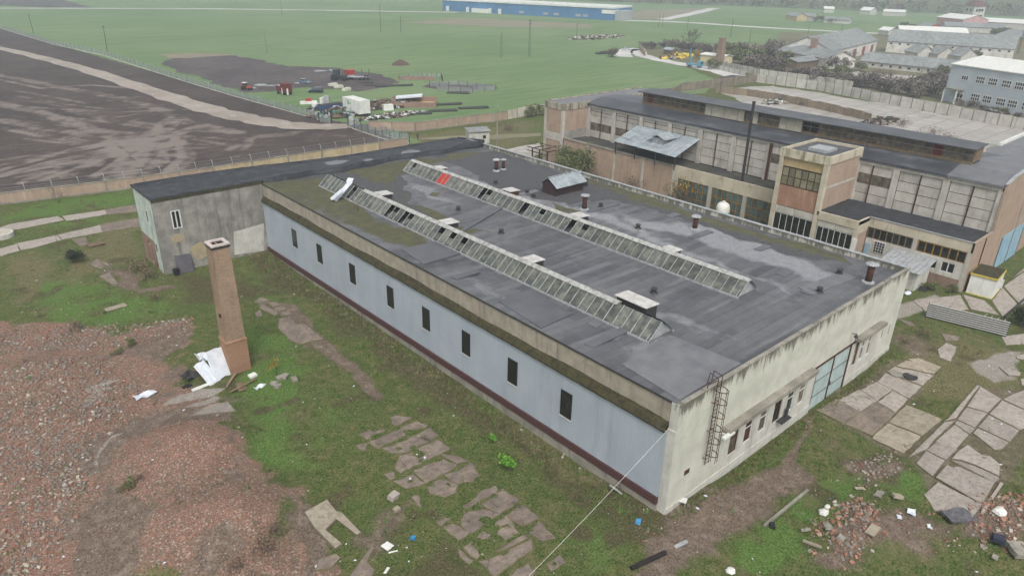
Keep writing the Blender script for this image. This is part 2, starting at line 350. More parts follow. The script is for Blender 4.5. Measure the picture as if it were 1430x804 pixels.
# what covers the yard, each patch surveyed: name -> (channel, strength, softness in metres, image outline)
LUSH, DIRT, BRICK, GREY, DRY, DARK = range(6)
PATCH = [
 (BRICK, 1.0, 2.2, [(-30, 462), (90, 452), (200, 462), (255, 450), (262, 500), (240, 545), (300, 560), (340, 590), (352, 640), (395, 690), (425, 760), (440, 830), (-60, 830)]),
 (DIRT, .9, 1.0, [(168, 488), (240, 455), (268, 448), (270, 480), (222, 502), (180, 502)]),
 (DIRT, .8, 1.0, [(210, 525), (265, 505), (268, 528), (225, 545)]),
 (GREY, .9, .35, [(225, 568), (240, 555), (285, 542), (318, 540), (300, 552), (255, 562)]),
 (GREY, .85, .3, [(252, 572), (300, 553), (310, 556), (275, 572)]),
 (GREY, 1.0, .4, [(263, 590), (290, 568), (318, 563), (330, 580), (300, 584)]),
 (GREY, .9, .35, [(120, 545), (150, 530), (165, 530), (140, 556), (120, 580)]),
 (DIRT, .9, .7, [(80, 630), (160, 600), (250, 570), (330, 590), (300, 600), (200, 610), (150, 660), (100, 800), (60, 830), (180, 830), (220, 740), (160, 690)]),
 (GREY, 1.0, .3, [(180, 608), (160, 616), (147, 635), (140, 660), (145, 692), (137, 672), (136, 655), (142, 632), (158, 612)]),
 (LUSH, 1.0, 2.0, [(30, 400), (120, 385), (190, 405), (240, 430), (130, 455), (20, 445)]),
 (LUSH, 1.0, 1.5, [(0, 300), (60, 282), (195, 262), (195, 290), (0, 310)]),
 (LUSH, .9, 1.5, [(0, 330), (100, 312), (190, 298), (190, 306), (60, 326), (0, 340)]),
 (LUSH, 1.0, 2.0, [(345, 440), (400, 470), (440, 530), (420, 640), (450, 680), (380, 660), (350, 580), (345, 520)]),
 (LUSH, .8, 1.5, [(330, 372), (400, 385), (380, 430), (345, 420)]),
 (LUSH, .8, 1.5, [(440, 560), (520, 560), (500, 600), (460, 640)]),
 (LUSH, 1.0, .8, [(1100, 700), (1130, 665), (1180, 650), (1215, 680), (1190, 715), (1150, 730)]),
 (LUSH, 1.0, .8, [(1215, 655), (1260, 650), (1300, 668), (1290, 700), (1235, 690)]),
 (LUSH, .8, 1.0, [(1060, 745), (1100, 725), (1130, 760), (1080, 800), (1050, 800)]),
 (LUSH, .7, 1.0, [(780, 735), (860, 720), (900, 760), (860, 800), (790, 800)]),
 (LUSH, .8, 1.0, [(1385, 640), (1440, 620), (1440, 670), (1395, 690)]),
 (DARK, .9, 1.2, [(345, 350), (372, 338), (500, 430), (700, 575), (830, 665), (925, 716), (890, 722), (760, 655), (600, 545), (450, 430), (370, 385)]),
 (DARK, .8, 1.6, [(240, 390), (330, 380), (400, 400), (360, 420), (260, 420)]),
 (DIRT, .9, 1.2, [(930, 705), (1010, 672), (1090, 640), (1130, 660), (1080, 720), (1000, 790), (960, 830), (880, 830), (920, 770)]),
 (DIRT, .8, .5, [(1010, 690), (1060, 660), (1120, 600), (1135, 570), (1145, 575), (1110, 640), (1060, 690), (1010, 720)]),
 (DARK, .7, 1.2, [(560, 770), (640, 745), (700, 800), (640, 830), (480, 830)]),
 (DARK, .8, 1.0, [(820, 725), (900, 690), (950, 720), (960, 760), (890, 770), (830, 750)]),
 (DIRT, .9, 1.0, [(400, 740), (450, 720), (470, 800), (420, 830)]),
 (DIRT, .8, .8, [(510, 740), (560, 690), (570, 690), (540, 750), (500, 800)]),
 (DIRT, .6, 1.5, [(340, 600), (380, 660), (430, 740), (400, 760), (350, 660)]),
 (DRY, .9, 2.0, [(0, 360), (60, 350), (70, 390), (30, 420), (0, 430)]),
 (DRY, .8, 2.0, [(1240, 500), (1300, 460), (1430, 490), (1430, 540), (1330, 570), (1260, 545)]),
 (DRY, .8, 2.0, [(1130, 780), (1200, 730), (1330, 740), (1300, 800)]),
 (DIRT, .8, 1.2, [(1190, 740), (1270, 720), (1330, 740), (1290, 790), (1220, 780)]),
 (DRY, .7, 2.0, [(160, 300), (200, 300), (210, 350), (110, 400), (60, 400)]),
 (DRY, .8, 1.5, [(700, 560), (840, 640), (900, 690), (860, 700), (720, 620)]),
 (DIRT, .8, .8, [(150, 375), (175, 370), (210, 395), (240, 402), (200, 408), (165, 395)]),
 (DIRT, .9, 1.0, [(1190, 712), (1150, 760), (1120, 790), (1190, 800), (1230, 760), (1240, 725)]),
 (DIRT, .9, 1.2, [(1330, 720), (1430, 690), (1430, 790), (1390, 770), (1330, 760)]),
 (DIRT, .8, 1.0, [(1185, 640), (1250, 620), (1270, 650), (1215, 680)]),
 (GREY, .8, .8, [(1340, 500), (1430, 485), (1430, 520), (1370, 530)]),
 (GREY, .7, .6, [(1190, 440), (1300, 410), (1330, 425), (1240, 450)]),
 (DIRT, .6, 1.0, [(1220, 455), (1290, 470), (1330, 500), (1280, 500)]),
 (DIRT, .55, .4, [(1142, 572), (1235, 500), (1270, 500), (1310, 512), (1285, 545), (1250, 582), (1318, 585), (1370, 540), (1440, 540), (1440, 640), (1400, 680), (1365, 722), (1300, 710), (1290, 680), (1270, 640), (1215, 612)]),
 (DIRT, .7, .5, [(355, 415), (410, 420), (480, 490), (540, 545), (530, 560), (470, 510), (390, 440)]),
 (DRY, .6, 2.0, [(560, 190), (750, 165), (750, 215), (600, 215)]),
]
def masks(Xa, Ya):
    ch = [np.zeros(Xa.shape) for _ in range(6)]; x0, y0 = Xa, Ya
    Xa = Xa+3.0*vnoise(x0, y0, 4.5, 61)+1.6*vnoise(x0, y0, 1.7, 62)+.7*vnoise(x0, y0, .8, 63); Ya = Ya+3.0*vnoise(x0, y0, 4.5, 64)+1.6*vnoise(x0, y0, 1.7, 65)+.7*vnoise(x0, y0, .8, 66)
    for c, k, soft, px in PATCH:
        wf = .15 if soft < .45 else (.4 if soft < .75 else 1.0); sd = sdist(x0+(Xa-x0)*wf, y0+(Ya-y0)*wf, W2(px)); soft *= 1.5 if wf == 1 else 1; ch[c] = np.maximum(ch[c], k*ss(-soft, soft, sd))
    bq = ch[BRICK]; ch[BRICK] = np.clip(bq+4*bq*(1-bq)*(1.3*vnoise(x0, y0, 3, 86)+.8*vnoise(x0, y0, 1.1, 87)), 0, 1)
    ch[LUSH] = np.clip(ch[LUSH]*(.75+.9*vnoise(x0, y0, 2.6, 67))+.35*(vnoise(x0, y0, 7, 68)+.5*vnoise(x0, y0, 2, 69)), 0, 1); ch[DRY] = np.maximum(ch[DRY], np.clip(.9*vnoise(x0, y0, 6, 70)+.5*vnoise(x0, y0, 1.8, 71), 0, 1)); bz = ch[BRICK]*np.clip(2.2*(vnoise(x0, y0, 3.6, 74)+.5*vnoise(x0, y0, 1.3, 75))-.15, 0, 1); ch[DIRT] = np.maximum(ch[DIRT], bz); ch[DARK] = np.maximum(ch[DARK], .8*np.clip(2.5*(vnoise(x0, y0, 3.1, 76)+.6*vnoise(x0, y0, 1.1, 77))-.35, 0, 1)*(1-ch[BRICK])); ch[DIRT] = np.maximum(ch[DIRT], np.clip(1.1*vnoise(x0, y0, 5, 72)+.8*vnoise(x0, y0, 1.3, 73)-.22, 0, 1))
    return ch
def lerp_axis(lo, flo, fhi, hi, step, n):
    a = np.arange(flo, fhi+.01, step)
    l = flo-np.geomspace(step, flo-lo, n)[::-1]; r = fhi+np.geomspace(step, hi-fhi, n)
    return np.concatenate([l, a, r])
gx = lerp_axis(-3200, -50, 62, 4100, .36, 34); gy = lerp_axis(-1350, -26, 116, 4100, .36, 34)
XX, YY = np.meshgrid(gx, gy); nx, ny = len(gx), len(gy)
CHN = masks(XX, YY)
ZZ = gzv(XX, YY)
V = np.stack([XX.ravel(), YY.ravel(), ZZ.ravel()], 1)
ii = (np.arange(ny-1)[:, None]*nx+np.arange(nx-1)[None, :]).ravel()
Fq = np.stack([ii, ii+1, ii+nx+1, ii+nx], 1)
def ground_material():
    q = NM('yard ground'); a1 = q.attr('m1'); a2 = q.attr('m2')
    nb = q.noise(.22, 5, .6); nm = q.noise(1.1, 5, .65); nf = q.noise(5.5, 4, .7); ng = q.noise(8, 3, .8)
    grass = q.mx(q.step(nm, .36, .64), S(74, 92, 44), S(112, 110, 72))
    grass = q.mx(q.step(nb, .38, .62, 0, .6), grass, S(78, 98, 50))
    grass = q.mx(q.step(nf, .53, .6, 0, .5), grass, S(126, 114, 88)); grass = q.mx(q.step(nf, .47, .4, 0, .75), grass, S(46, 58, 28))
    lush = q.mx(q.step(nf, .42, .58), S(72, 100, 46), S(104, 126, 68))
    lush = q.mx(q.step(nm, .5, .75, 0, .6), lush, S(104, 110, 66))
    dry = q.mx(q.step(nf, .42, .58), S(126, 118, 88), S(82, 86, 52))
    dry = q.mx(q.step(nm, .5, .7, 0, .6), dry, S(122, 112, 90))
    dirt = q.mx(q.step(nf, .4, .6), S(126, 110, 97), S(98, 85, 76)); dirt = q.mx(q.step(nm, .45, .7, 0, .7), dirt, S(148, 134, 121))
    vb = q.voro(8.0); vcol = vb.outputs['Color']; sp = q.n('ShaderNodeSeparateColor'); q.put(sp.inputs[0], vcol)
    brick = q.mx(q.step(nm, .35, .65), S(136, 114, 99), S(114, 97, 85))
    brick = q.mx(q.step(nb, .4, .62, 0, .5), brick, S(148, 112, 96))
    brick = q.mx(q.step(sp.outputs[0], .80, .86, 0, .6), brick, S(176, 166, 154))
    brick = q.mx(q.step(sp.outputs[1], .70, .76, 0, .6), brick, S(160, 112, 94))
    brick = q.mx(q.step(sp.outputs[2], .74, .8, 0, .7), brick, S(104, 90, 80))
    grey = q.mx(q.step(nm, .3, .7), S(160, 153, 144), S(146, 139, 130)); grey = q.mx(q.step(nf, .55, .75, 0, .4), grey, S(114, 104, 92))
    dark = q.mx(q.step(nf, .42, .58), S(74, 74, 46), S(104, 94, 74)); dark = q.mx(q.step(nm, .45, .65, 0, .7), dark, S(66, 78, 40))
    c = q.mx(q.thr(a1[0], nm, .9, .25), grass, lush)
    c = q.mx(q.thr(a2[1], nm, .9, .25), c, dry)
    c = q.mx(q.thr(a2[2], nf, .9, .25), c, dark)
    c = q.mx(q.thr(a1[2], nm, .9, .2), c, brick)
    c = q.mx(q.thr(a1[1], nf, .9, .22), c, dirt)
    c = q.mx(q.thr(a2[0], nf, .5, .15), c, grey)
    c = q.mx(1.0, c, q.mx(q.step(ng, .36, .64), (.68, .68, .68, 1), (1.3, 1.3, 1.3, 1)), 'MULTIPLY')
    q.bump(q.ma('ADD', nf, q.ma('MULTIPLY', ng, .8)), .8, .16)
    return q.out(c, .95, 0, .15)
M['ground'] = ground_material()
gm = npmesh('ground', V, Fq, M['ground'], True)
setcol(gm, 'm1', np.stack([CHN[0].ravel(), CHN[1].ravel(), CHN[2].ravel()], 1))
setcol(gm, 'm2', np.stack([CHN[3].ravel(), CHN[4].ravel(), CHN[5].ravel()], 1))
kind(link(bpy.data.objects.new('ground', gm)), 'structure')
def chan(x, y):
    """ground cover at points of the yard (nearest grid vertex)"""
    i = np.clip(np.searchsorted(gx, x), 0, nx-1); j = np.clip(np.searchsorted(gy, y), 0, ny-1); return [c[j, i] for c in CHN]

# ---------------------------------------------------------------- far sheets
def sheet(name, px, z, mat, world=None):
    pts = world if world is not None else [G(x, y)[:2] for x, y in px]
    if world is None:
        out = []; sg = random.Random(len(px)*7+int(px[0][0]))
        for i in range(len(pts)):
            a, c = Vector(pts[i]), Vector(pts[(i+1) % len(pts)]); L = (c-a).length; k = max(1, min(60, int(L/2.5))); nn = Vector((-(c-a).y, (c-a).x))/max(L, 1e-6); ph = sg.uniform(0, 6)
            for j in range(k): t = L*j/k; out.append(tuple(a+(c-a)*(j/k)+nn*(1.2*math.sin(t*.21+ph)+.7*math.sin(t*.57+2*ph)+sg.uniform(-.7, .7))*min(1, k/8)))
        pts = out
    b = MB(); b.face([(x, y, z) for x, y in pts]); return kind(b.build(name, mat), 'structure')
def strip(name, px, widths, z, mat):
    P = [Vector(G(x, y)[:2]) for x, y in px]; L, Rr = [], []
    # smooth the line
    Q, Wd = [], []
    for i in range(len(P)-1):
        p0, p1, p2, p3 = P[max(i-1, 0)], P[i], P[i+1], P[min(i+2, len(P)-1)]
        for k in range(6):
            t = k/6; Q.append(.5*((2*p1)+(p2-p0)*t+(2*p0-5*p1+4*p2-p3)*t*t+(3*p1-p0-3*p2+p3)*t**3)); Wd.append(widths[i]*(1-t)+widths[i+1]*t)
    Q.append(P[-1]); Wd.append(widths[-1]); b = MB()
    for i, p in enumerate(Q):
        d = (Q[min(i+1, len(Q)-1)]-Q[max(i-1, 0)]).normalized(); n = Vector((-d.y, d.x)); wv = Wd[i]/2*(1+.12*math.sin(i*1.7)+.08*math.sin(i*3.1))
        L.append(p+n*wv); Rr.append(p-n*wv)
    for i in range(len(Q)-1): b.face([(*L[i], z), (*Rr[i], z), (*Rr[i+1], z), (*L[i+1], z)])
    return kind(b.build(name, mat), 'structure')
def crop_mat():
    q = NM('crop field'); a = q.noise(.012, 4, .6); b = q.noise(.05, 5, .6, (.25, 1, 1)); r = q.noise(.35, 4, .7, (.08, 1, 1)); t = q.noise(.9, 4, .7)
    c = q.mx(q.step(a, .35, .65), S(102, 123, 84), S(117, 133, 97)); c = q.mx(q.step(b, .45, .7, 0, .6), c, S(118, 132, 90))
    c = q.mx(q.step(r, .48, .6, 0, .6), c, S(84, 110, 68)); c = q.mx(q.step(t, .5, .64, 0, .4), c, S(80, 104, 62))
    return q.out(c, .95, 0, .1)
M['crop'] = crop_mat()
def soil(name, c1, c2, c3):
    q = NM(name); a = q.noise(.05, 5, .6); b = q.noise(.35, 5, .7, (1, .35, 1)); g = q.noise(4, 4, .7)
    c = q.mx(q.step(a, .35, .65), c1, c2); c = q.mx(q.step(b, .5, .72, 0, .6), c, c3)
    c = q.mx(1.0, c, q.mx(q.step(g, .25, .75), (.85,)*3+(1,), (1.15,)*3+(1,)), 'MULTIPLY'); q.bump(g, .5, .1)
    return q.out(c, .9, 0, .25)
M['lot'] = soil('dirt lot', S(88, 80, 79), S(72, 65, 65), S(112, 105, 103))
M['pale'] = soil('pale dirt', S(158, 148, 138), S(140, 130, 120), S(178, 172, 164))
M['bare'] = soil('bare field', S(134, 124, 108), S(120, 116, 92), S(148, 136, 122))
M['waste'] = soil('waste ground', S(112, 106, 84), S(98, 98, 70), S(134, 122, 106))
def yardmat():
    q = NM('wet concrete yard'); n1 = q.noise(.06, 5); n2 = q.noise(.35, 6, .75, (1, .5, 1)); n3 = q.noise(2, 4, .7); b = q.n('ShaderNodeTexBrick'); q.put(b.inputs['Vector'], q.pos())
    b.inputs['Scale'].default_value = 1; b.inputs['Brick Width'].default_value = 3.4; b.inputs['Row Height'].default_value = 5.5; b.inputs['Mortar Size'].default_value = .13; b.inputs['Color1'].default_value = S(178, 172, 166); b.inputs['Color2'].default_value = S(160, 154, 148); b.inputs['Mortar'].default_value = S(104, 98, 84)
    c = q.mx(q.step(n2, .5, .66, 0, .6), b.outputs['Color'], S(128, 120, 110)); c = q.mx(q.step(n1, .56, .66, 0, .7), c, S(110, 112, 82)); c = q.mx(q.step(n3, .55, .7, 0, .35), c, S(196, 194, 192))
    return q.out(c, .42, 0, .4)
M['wetconc'] = yardmat()
M['asphalt'] = soil('road', S(196, 193, 190), S(180, 177, 173), S(208, 206, 204))
edge = [(-400, 330), (0, 271), (300, 233), (590, 199), (545, 180), (640, 165), (755, 150), (985, 130), (1000, 112), (960, 95), (1010, 84), (1080, 76), (1240, 46), (1430, 38), (1700, 30)]
ep = [G(x, y)[:2] for x, y in edge]
sheet('crop_field', None, .03, M['crop'], [(-3150, ep[0][1]+300)]+ep+[(4050, ep[-1][1]-900), (4050, 4050), (-3150, 4050)])
# ploughed dark field with wheel tracks
def ploughed():
    out = W2([(-500, 345), (-200, 300), (0, 273), (300, 233), (560, 199), (530, 186), (500, 176), (440, 166), (300, 126), (150, 84), (0, 40), (-60, 22), (-500, 40)])
    xs = np.arange(-200, 75, .75); ys = np.arange(108, 520, .75); Xa, Ya = np.meshgrid(xs, ys); sd = sdist(Xa, Ya, out)
    tr = np.zeros(Xa.shape)
    for line, wd, k in [([(-60, 98), (0, 106), (60, 117), (120, 129), (170, 138), (215, 150), (245, 163), (262, 172)], 3.5, .6), ([(-60, 130), (0, 146), (50, 156), (110, 176), (150, 186), (200, 190), (250, 186), (285, 176), (330, 186)], 4, .7),
                        ([(0, 168), (60, 180), (130, 190), (200, 196)], 4, .6), ([(215, 190), (228, 172), (240, 165)], 2.5, .9), ([(225, 190), (238, 178), (248, 168)], 2.5, .9), ([(100, 155), (150, 168), (230, 176)], 3, .5),
                        ([(200, 192), (120, 225), (40, 250)], 1.8, .9), ([(205, 195), (150, 220), (90, 248)], 1.6, .9), ([(210, 195), (180, 215), (140, 243)], 1.6, .9), ([(215, 195), (205, 215), (190, 236)], 1.5, .9),
                        ([(225, 195), (228, 210), (232, 228)], 1.5, .9), ([(160, 195), (80, 215), (0, 232)], 1.6, .8), ([(320, 210), (360, 190), (420, 185)], 2, .6), ([(330, 220), (350, 200), (340, 188)], 1.5, .6), ([(250, 190), (330, 195), (420, 188), (480, 190)], 2, .5)]:
        tr = np.maximum(tr, k*(1-ss(wd*.35, wd, ldist(Xa, Ya, W2(line)))))
    fr = random.Random(3)
    for k in range(30):
        sx, sy = fr.uniform(180, 260), fr.uniform(186, 200); ex, ey = fr.uniform(-40, 260), fr.uniform(222, 256); mx_, my_ = (sx+ex)/2+fr.uniform(-10, 25), (sy+ey)/2-fr.uniform(-3, 8)
        tr = np.maximum(tr, fr.uniform(.5, 1)*(1-ss(.5, 1.9, ldist(Xa, Ya, W2([(sx, sy), (mx_, my_), (ex, ey)])))))
    for k in range(16):
        sx, sy = fr.uniform(-20, 120), fr.uniform(105, 200); tr = np.maximum(tr, fr.uniform(.4, .8)*(1-ss(.5, 1.8, ldist(Xa, Ya, W2([(sx, sy), (sx+60, sy+8+fr.uniform(-4, 6)), (sx+130, sy+14+fr.uniform(-8, 14)), (sx+220, sy+10+fr.uniform(-10, 20))])))))
    tr *= np.clip(.8+.8*vnoise(Xa, Ya, 4, 81)+.6*vnoise(Xa, Ya, 1.6, 82), 0, 1.1)
    pad = (.5+1.6*vnoise(Xa, Ya, 5, 83)+.8*vnoise(Xa, Ya, 1.6, 84))*(1-ss(4, 18, ldist(Xa, Ya, W2([(150, 195), (230, 195), (300, 185)]))))
    tr = np.maximum(tr, pad*.25)
    n = len(xs); idx = (np.arange(len(ys)-1)[:, None]*n+np.arange(n-1)[None, :]).ravel()
    keep = (sd.ravel()[idx] > -.3)
    Fk = np.stack([idx, idx+1, idx+n+1, idx+n], 1)[keep]
    z = .11+.03*np.sin(Xa*.35+.3*Ya)*np.sin(Ya*.22)
    q = NM('ploughed soil'); a = q.attr('m1'); big = q.noise(.04, 5); st = q.noise(.3, 6, .7, (1, .25, 1)); fi = q.noise(2.2, 5, .7); rows = q.noise(1.2, 4, .65, (.15, 1, 1))
    c = q.mx(q.step(big, .35, .65), S(72, 63, 60), S(86, 76, 71)); c = q.mx(q.step(st, .5, .75, 0, .5), c, S(94, 84, 79)); c = q.mx(q.step(rows, .46, .58, 0, .55), c, S(54, 46, 45))
    tm = q.thr(a[0], q.noise(1.1, 7, .8, (.3, 1, 1)), 1.5, .3)
    tm = q.ma('MULTIPLY', tm, .75)
    c = q.mx(tm, c, q.mx(q.step(fi, .3, .7), S(150, 139, 130), S(126, 115, 108)))
    c = q.mx(1.0, c, q.mx(q.step(fi, .25, .75), (.84,)*3+(1,), (1.14,)*3+(1,)), 'MULTIPLY'); q.bump(fi, .7, .2)
    mt = q.out(c, .9, 0, .2)
    V = np.stack([Xa.ravel(), Ya.ravel(), z.ravel()], 1); used = np.zeros(len(V), bool); used[Fk.ravel()] = True
    rem = np.cumsum(used)-1; me = npmesh('ploughed_field', V[used], rem[Fk], mt, True)
    setcol(me, 'm1', np.stack([tr.ravel()[used]]*3, 1)); kind(link(bpy.data.objects.new('ploughed_field', me)), 'structure')
ploughed()
strip('dirt_road', [(-120, 44), (0, 68), (60, 82), (120, 98), (200, 124), (280, 150), (350, 167), (420, 177), (490, 177)], [5.5, 5.5, 6, 6.5, 7, 8, 8.5, 8, 6], .17, M['pale'])
strip('dirt_road', [(488, 177), (540, 177), (600, 172), (690, 160)], [6, 4, 3, 2], .2, M['lot'])
sheet('dirt_lot', [(240, 82), (330, 78), (400, 92), (470, 96), (540, 105), (556, 118), (500, 128), (430, 122), (380, 128), (340, 130), (290, 112), (225, 92)], .08, M['lot'])
M['puddle'] = NM('puddle').out(S(120, 118, 116), .06, 0, .6)
for i, (x, y, a, c) in enumerate([(365, 119, 9, 2), (378, 120, 6, 1), (446, 99.5, 9, 1.1), (465, 98.5, 6, 1.4), (416, 116.5, 5, .8), (352, 123, 8, 1), (357, 63, 0, 0)]):
    if a: sheet('puddle', [(x+a*math.cos(t)*(1+.3*math.sin(3*t+i)), y+c*math.sin(t)*(1+.25*math.cos(2*t+i))) for t in [k*math.pi/7 for k in range(14)]], .10, M['puddle'])
sheet('bare_patch', [(222, 76), (270, 74), (330, 77), (345, 82), (300, 86), (240, 82)], .075, M['bare'])
sheet('bare_patch', [(560, 32), (700, 38), (830, 40), (820, 34), (700, 28), (640, 26)], .08, M['bare'])
sheet('bare_patch', [(-100, 2), (60, 11), (128, 11), (90, 1), (0, -15), (-150, -15)], .10, M['lot'])
sheet('bare_patch', [(860, 26), (930, 27), (985, 20), (985, 12), (900, 14), (870, 20)], .08, M['bare'])
sheet('bare_patch', [(600, 116), (690, 119), (694, 125), (640, 128), (590, 122)], .08, M['lot'])
strip('country_road', [(-250, 11), (0, 12), (300, 13), (620, 17.5), (640, 18)], [9, 9, 9, 9, 9], .14, M['asphalt'])
strip('country_road', [(870, 29), (960, 32), (1050, 38), (1200, 46), (1330, 52)], [11, 11, 11, 10, 10], .14, M['asphalt'])
strip('country_road', [(925, 28), (960, 21), (998, 12)], [10, 12, 13], .16, M['asphalt'])
strip('dirt_road', [(870, 80), (872, 72), (890, 69), (895, 77), (930, 86), (985, 96), (1030, 108)], [9, 9, 8, 8, 8, 9, 9], .12, M['asphalt'])
strip('dirt_road', [(1030, 106), (980, 118), (950, 124), (900, 128)], [5, 5, 4, 3], .13, M['lot'])
sheet('waste_ground', [(880, 72), (905, 66), (960, 64), (1080, 62), (1090, 45), (1250, 52), (1280, 35), (1430, 36), (1700, 30), (1700, 210), (1430, 170), (1230, 135), (1080, 105), (1000, 95), (930, 84)], .06, M['waste'])
sheet('concrete_yard', [(1000, 128), (1040, 122), (1080, 120), (1240, 146), (1430, 180), (1600, 215), (1600, 300), (1430, 230), (1300, 210), (1150, 172), (1040, 145)], .05, M['wetconc'])
sheet('concrete_yard', [(1195, 100), (1310, 110), (1300, 118), (1230, 118), (1190, 112)], .12, M['wetconc'])
sheet('footpath', [(702, 212), (752, 198), (756, 212), (735, 222)], .03, M['wetconc'])
sheet('footpath', [(555, 196), (610, 195), (690, 196), (755, 190), (755, 186), (680, 190), (590, 193)], .04, M['bare'])
# ================================================================ LONG GREY HALL
HW, HL, HZ = 42.2, 74.3, 10.375
hall = thing('main_hall', 'long flat-roofed hall with pale grey metal cladding, cream end wall and two glass roof ridges', 'industrial building', (0, 0, 0), world=True)
holes = [(x, 1.6, x+1.35, 4.75) for x in (8.4, 10.8, 13.25, 15.7, 18.1, 20.3)]
hole2 = [(31.8, 1.7, 32.8, 4.8), (33.5, 1.7, 34.5, 4.8), (35.2, 1.7, 36.2, 4.8)]
slits = [(38.5, 2.7, 38.85, 3.9), (40.4, 2.6, 40.75, 3.9)]
gate = (23.3, -.5, 30.9, 4.85)
sh = lambda q: (q[0], q[1]+1.2, q[2], q[3]+1.2)
b = MB(); b.wall((0, 0, -1.2), (1, 0, 0), HW, HZ+1.2, [sh(q) for q in holes+hole2+slits+[gate]], (0, -1, 0), .4)
b.build('end_wall', M['cream'], hall)
b = MB(); b.box((.05, .02, -1.2), (23.28, -.06, .55)); b.box((30.92, .02, -1.2), (HW-.05, -.06, .5)); b.build('wall_base', M['white_render'], hall)
b = MB(); b.box((8.0, -.02, 1.3), (22.3, .05, 1.64)); b.build('sill_band', M['white_render'], hall)
b = MB(); b.box((31.3, -.02, 1.3), (36.9, .05, 1.69)); b.build('sill_band', M['white_render'], hall)
for xa, xb, ho in ((7.3, 23.27, holes), (30.95, 37.4, hole2)):
    b = MB(); b.wall((xa, -.015, .55), (1, 0, 0), xb-xa, 4.5, [(q[0]-xa, q[1]-.55, q[2]-xa, min(4.45, q[3]-.55)) for q in ho], (0, -1, 0), .01); b.build('white_band', M['white_render'], hall)
b = MB(); b.box((6.9, -.75, 5.0), (21.9, 0, 5.4)); b.build('canopy', M['concrete'], hall)
b = MB(); b.box((31.0, -.75, 5.15), (37.3, 0, 5.5)); b.build('canopy', M['concrete'], hall)
for k, q in enumerate(holes+hole2):
    f = MB(); x0, z0, x1, z1 = q
    for a, c in (((x0, .08, z0), (x0+.07, .2, z1)), ((x1-.07, .08, z0), (x1, .2, z1)), ((x0+.07, .08, z0), (x1-.07, .2, z0+.07)), ((x0+.07, .08, z1-.07), (x1-.07, .2, z1)), ((x0+.07, .1, (z0+z1)/2-.03), (x1-.07, .18, (z0+z1)/2+.03))): f.box(a, c)
    o = f.build('window', M['white_frame'] if k % 3 else M['rust'], hall)
    g = MB(); g.box((x0+.07, .16, z0+.07), (x1-.07, .17, z1-.07))
    g.build('pane', [M['glass_grimy'], M['rust'], M['glass_grimy'], M['glass_dark'], M['glass_dark'], M['glass_grimy'], M['glass_grimy'], M['glass_grimy'], M['wood']][k], o)
for q in slits:
    g = MB(); g.box((q[0], .12, q[1]), (q[2], .14, q[3])); g.build('vent_slit', M['rust'], hall)
g = MB()
for z in (1.02, 2.85): g.box((23.35, .1, z), (30.85, .12, z+.06))
g.box((27.05, .02, -.45), (27.15, .12, 4.8)); g.box((23.3, .02, -.5), (23.5, .3, 4.85)); g.box((30.72, .02, -.5), (30.9, .3, 4.85)); g.box((22.5, -.12, 4.87), (31.8, -.01, 5.02))
gt = g.build('sliding_gate', M['rust'], hall)
for i in range(2):
    for j, (z0, z1) in enumerate(((-.45, 1.02), (1.08, 2.85), (2.91, 4.8))):
        p = MB(); xa = 23.5+i*3.65; p.box((xa, .13, z0), (xa+3.57, .2, z1)); p.build('gate_panel', M['teal'], gt)
p = MB(); p.box((27.2, 0, 1.2), (27.45, .1, 1.6)); p.build('padlock', M['dark_metal'], gt)
# open flap under a window and wall lamp
b = MB(); b.obox((17.4, -.35, 1.6), (.9, 0, 0), (0, .3, .05), (0, 0, .03)); b.obox((17.9, -.25, 2.2), (.25, 0, 0), (0, .05, .1), (0, 0, .3)); b.build('broken_shutter', M['dark_metal'], hall)
b = MB(); b.bar((29.8, 0, 6.4), (29.8, -.45, 6.5), .06); b.lathe((29.8, -.5, 6.15), [(.22, 0), (.2, .12), (.08, .28), (.05, .4)], 10); b.build('wall_lamp', M['dark_metal'], hall)
b = MB(); b.box((1.9, -.03, 2.9), (2.6, .0, 3.35)); b.build('wall_vent', M['rust'], hall)
# corner pier and long side
b = MB(); b.box((-.12, .02, -1.2), (.4, .78, 8.0)); b.box((.02, .02, 8.0), (.42, .78, HZ-.02)); b.build('corner_pier', M['white_render'], hall)
b = MB(); b.wall((.25, .8, -1.3), (0, 1, 0), HL-.8, 9.3, [], (-1, 0, 0), .3); b.build('side_wall', M['concrete'], hall)
ztrim = lambda y: 1.38-.0105*y
b = MB(); b.ext([(.78, -1.5), (74.3, -1.5), (74.3, ztrim(74.3)-.75), (.78, ztrim(.78)-.72)], 'x', -.32, .05); b.build('plinth', M['concrete'], hall)
n = 12; wy = (74.3-.8)/n
for i in range(n):
    y0 = .8+i*wy; b = MB(); b.ext([(y0, ztrim(y0)-.72), (y0+wy-.02, ztrim(y0+wy)-.74), (y0+wy-.02, ztrim(y0+wy)), (y0, ztrim(y0))], 'x', -.38, -.1)
    b.build('base_trim', M['brown_trim'], hall)
pw = 1.1; npn = 66; pw = (74.3-.8)/npn
b = MB()
prof = []
for k in range(4): a = k*pw/4; prof += [(a+.01, 0), (a+pw/4-.03, 0), (a+pw/4-.02, .012), (a+pw/4, .012)]
for (a, d0), (c, d1) in zip(prof[:-1], prof[1:]): b.face([(-d0, a, 0), (-d1, c, 0), (-d1, c, 7.4), (-d0, a, 7.4)])
b.box((.005, 0, 0), (.1, pw, 7.4)); pm = b.me('cladding_panel', M['steel_blue'])
for i in range(npn): inst('cladding_panel', pm, hall, (-.2, .8+i*pw, .35))
wins = [(411, 329), (446, 349.5), (492, 378), (545, 409), (595, 440), (651, 474), (716, 514), (791, 559)]
fm = MB()
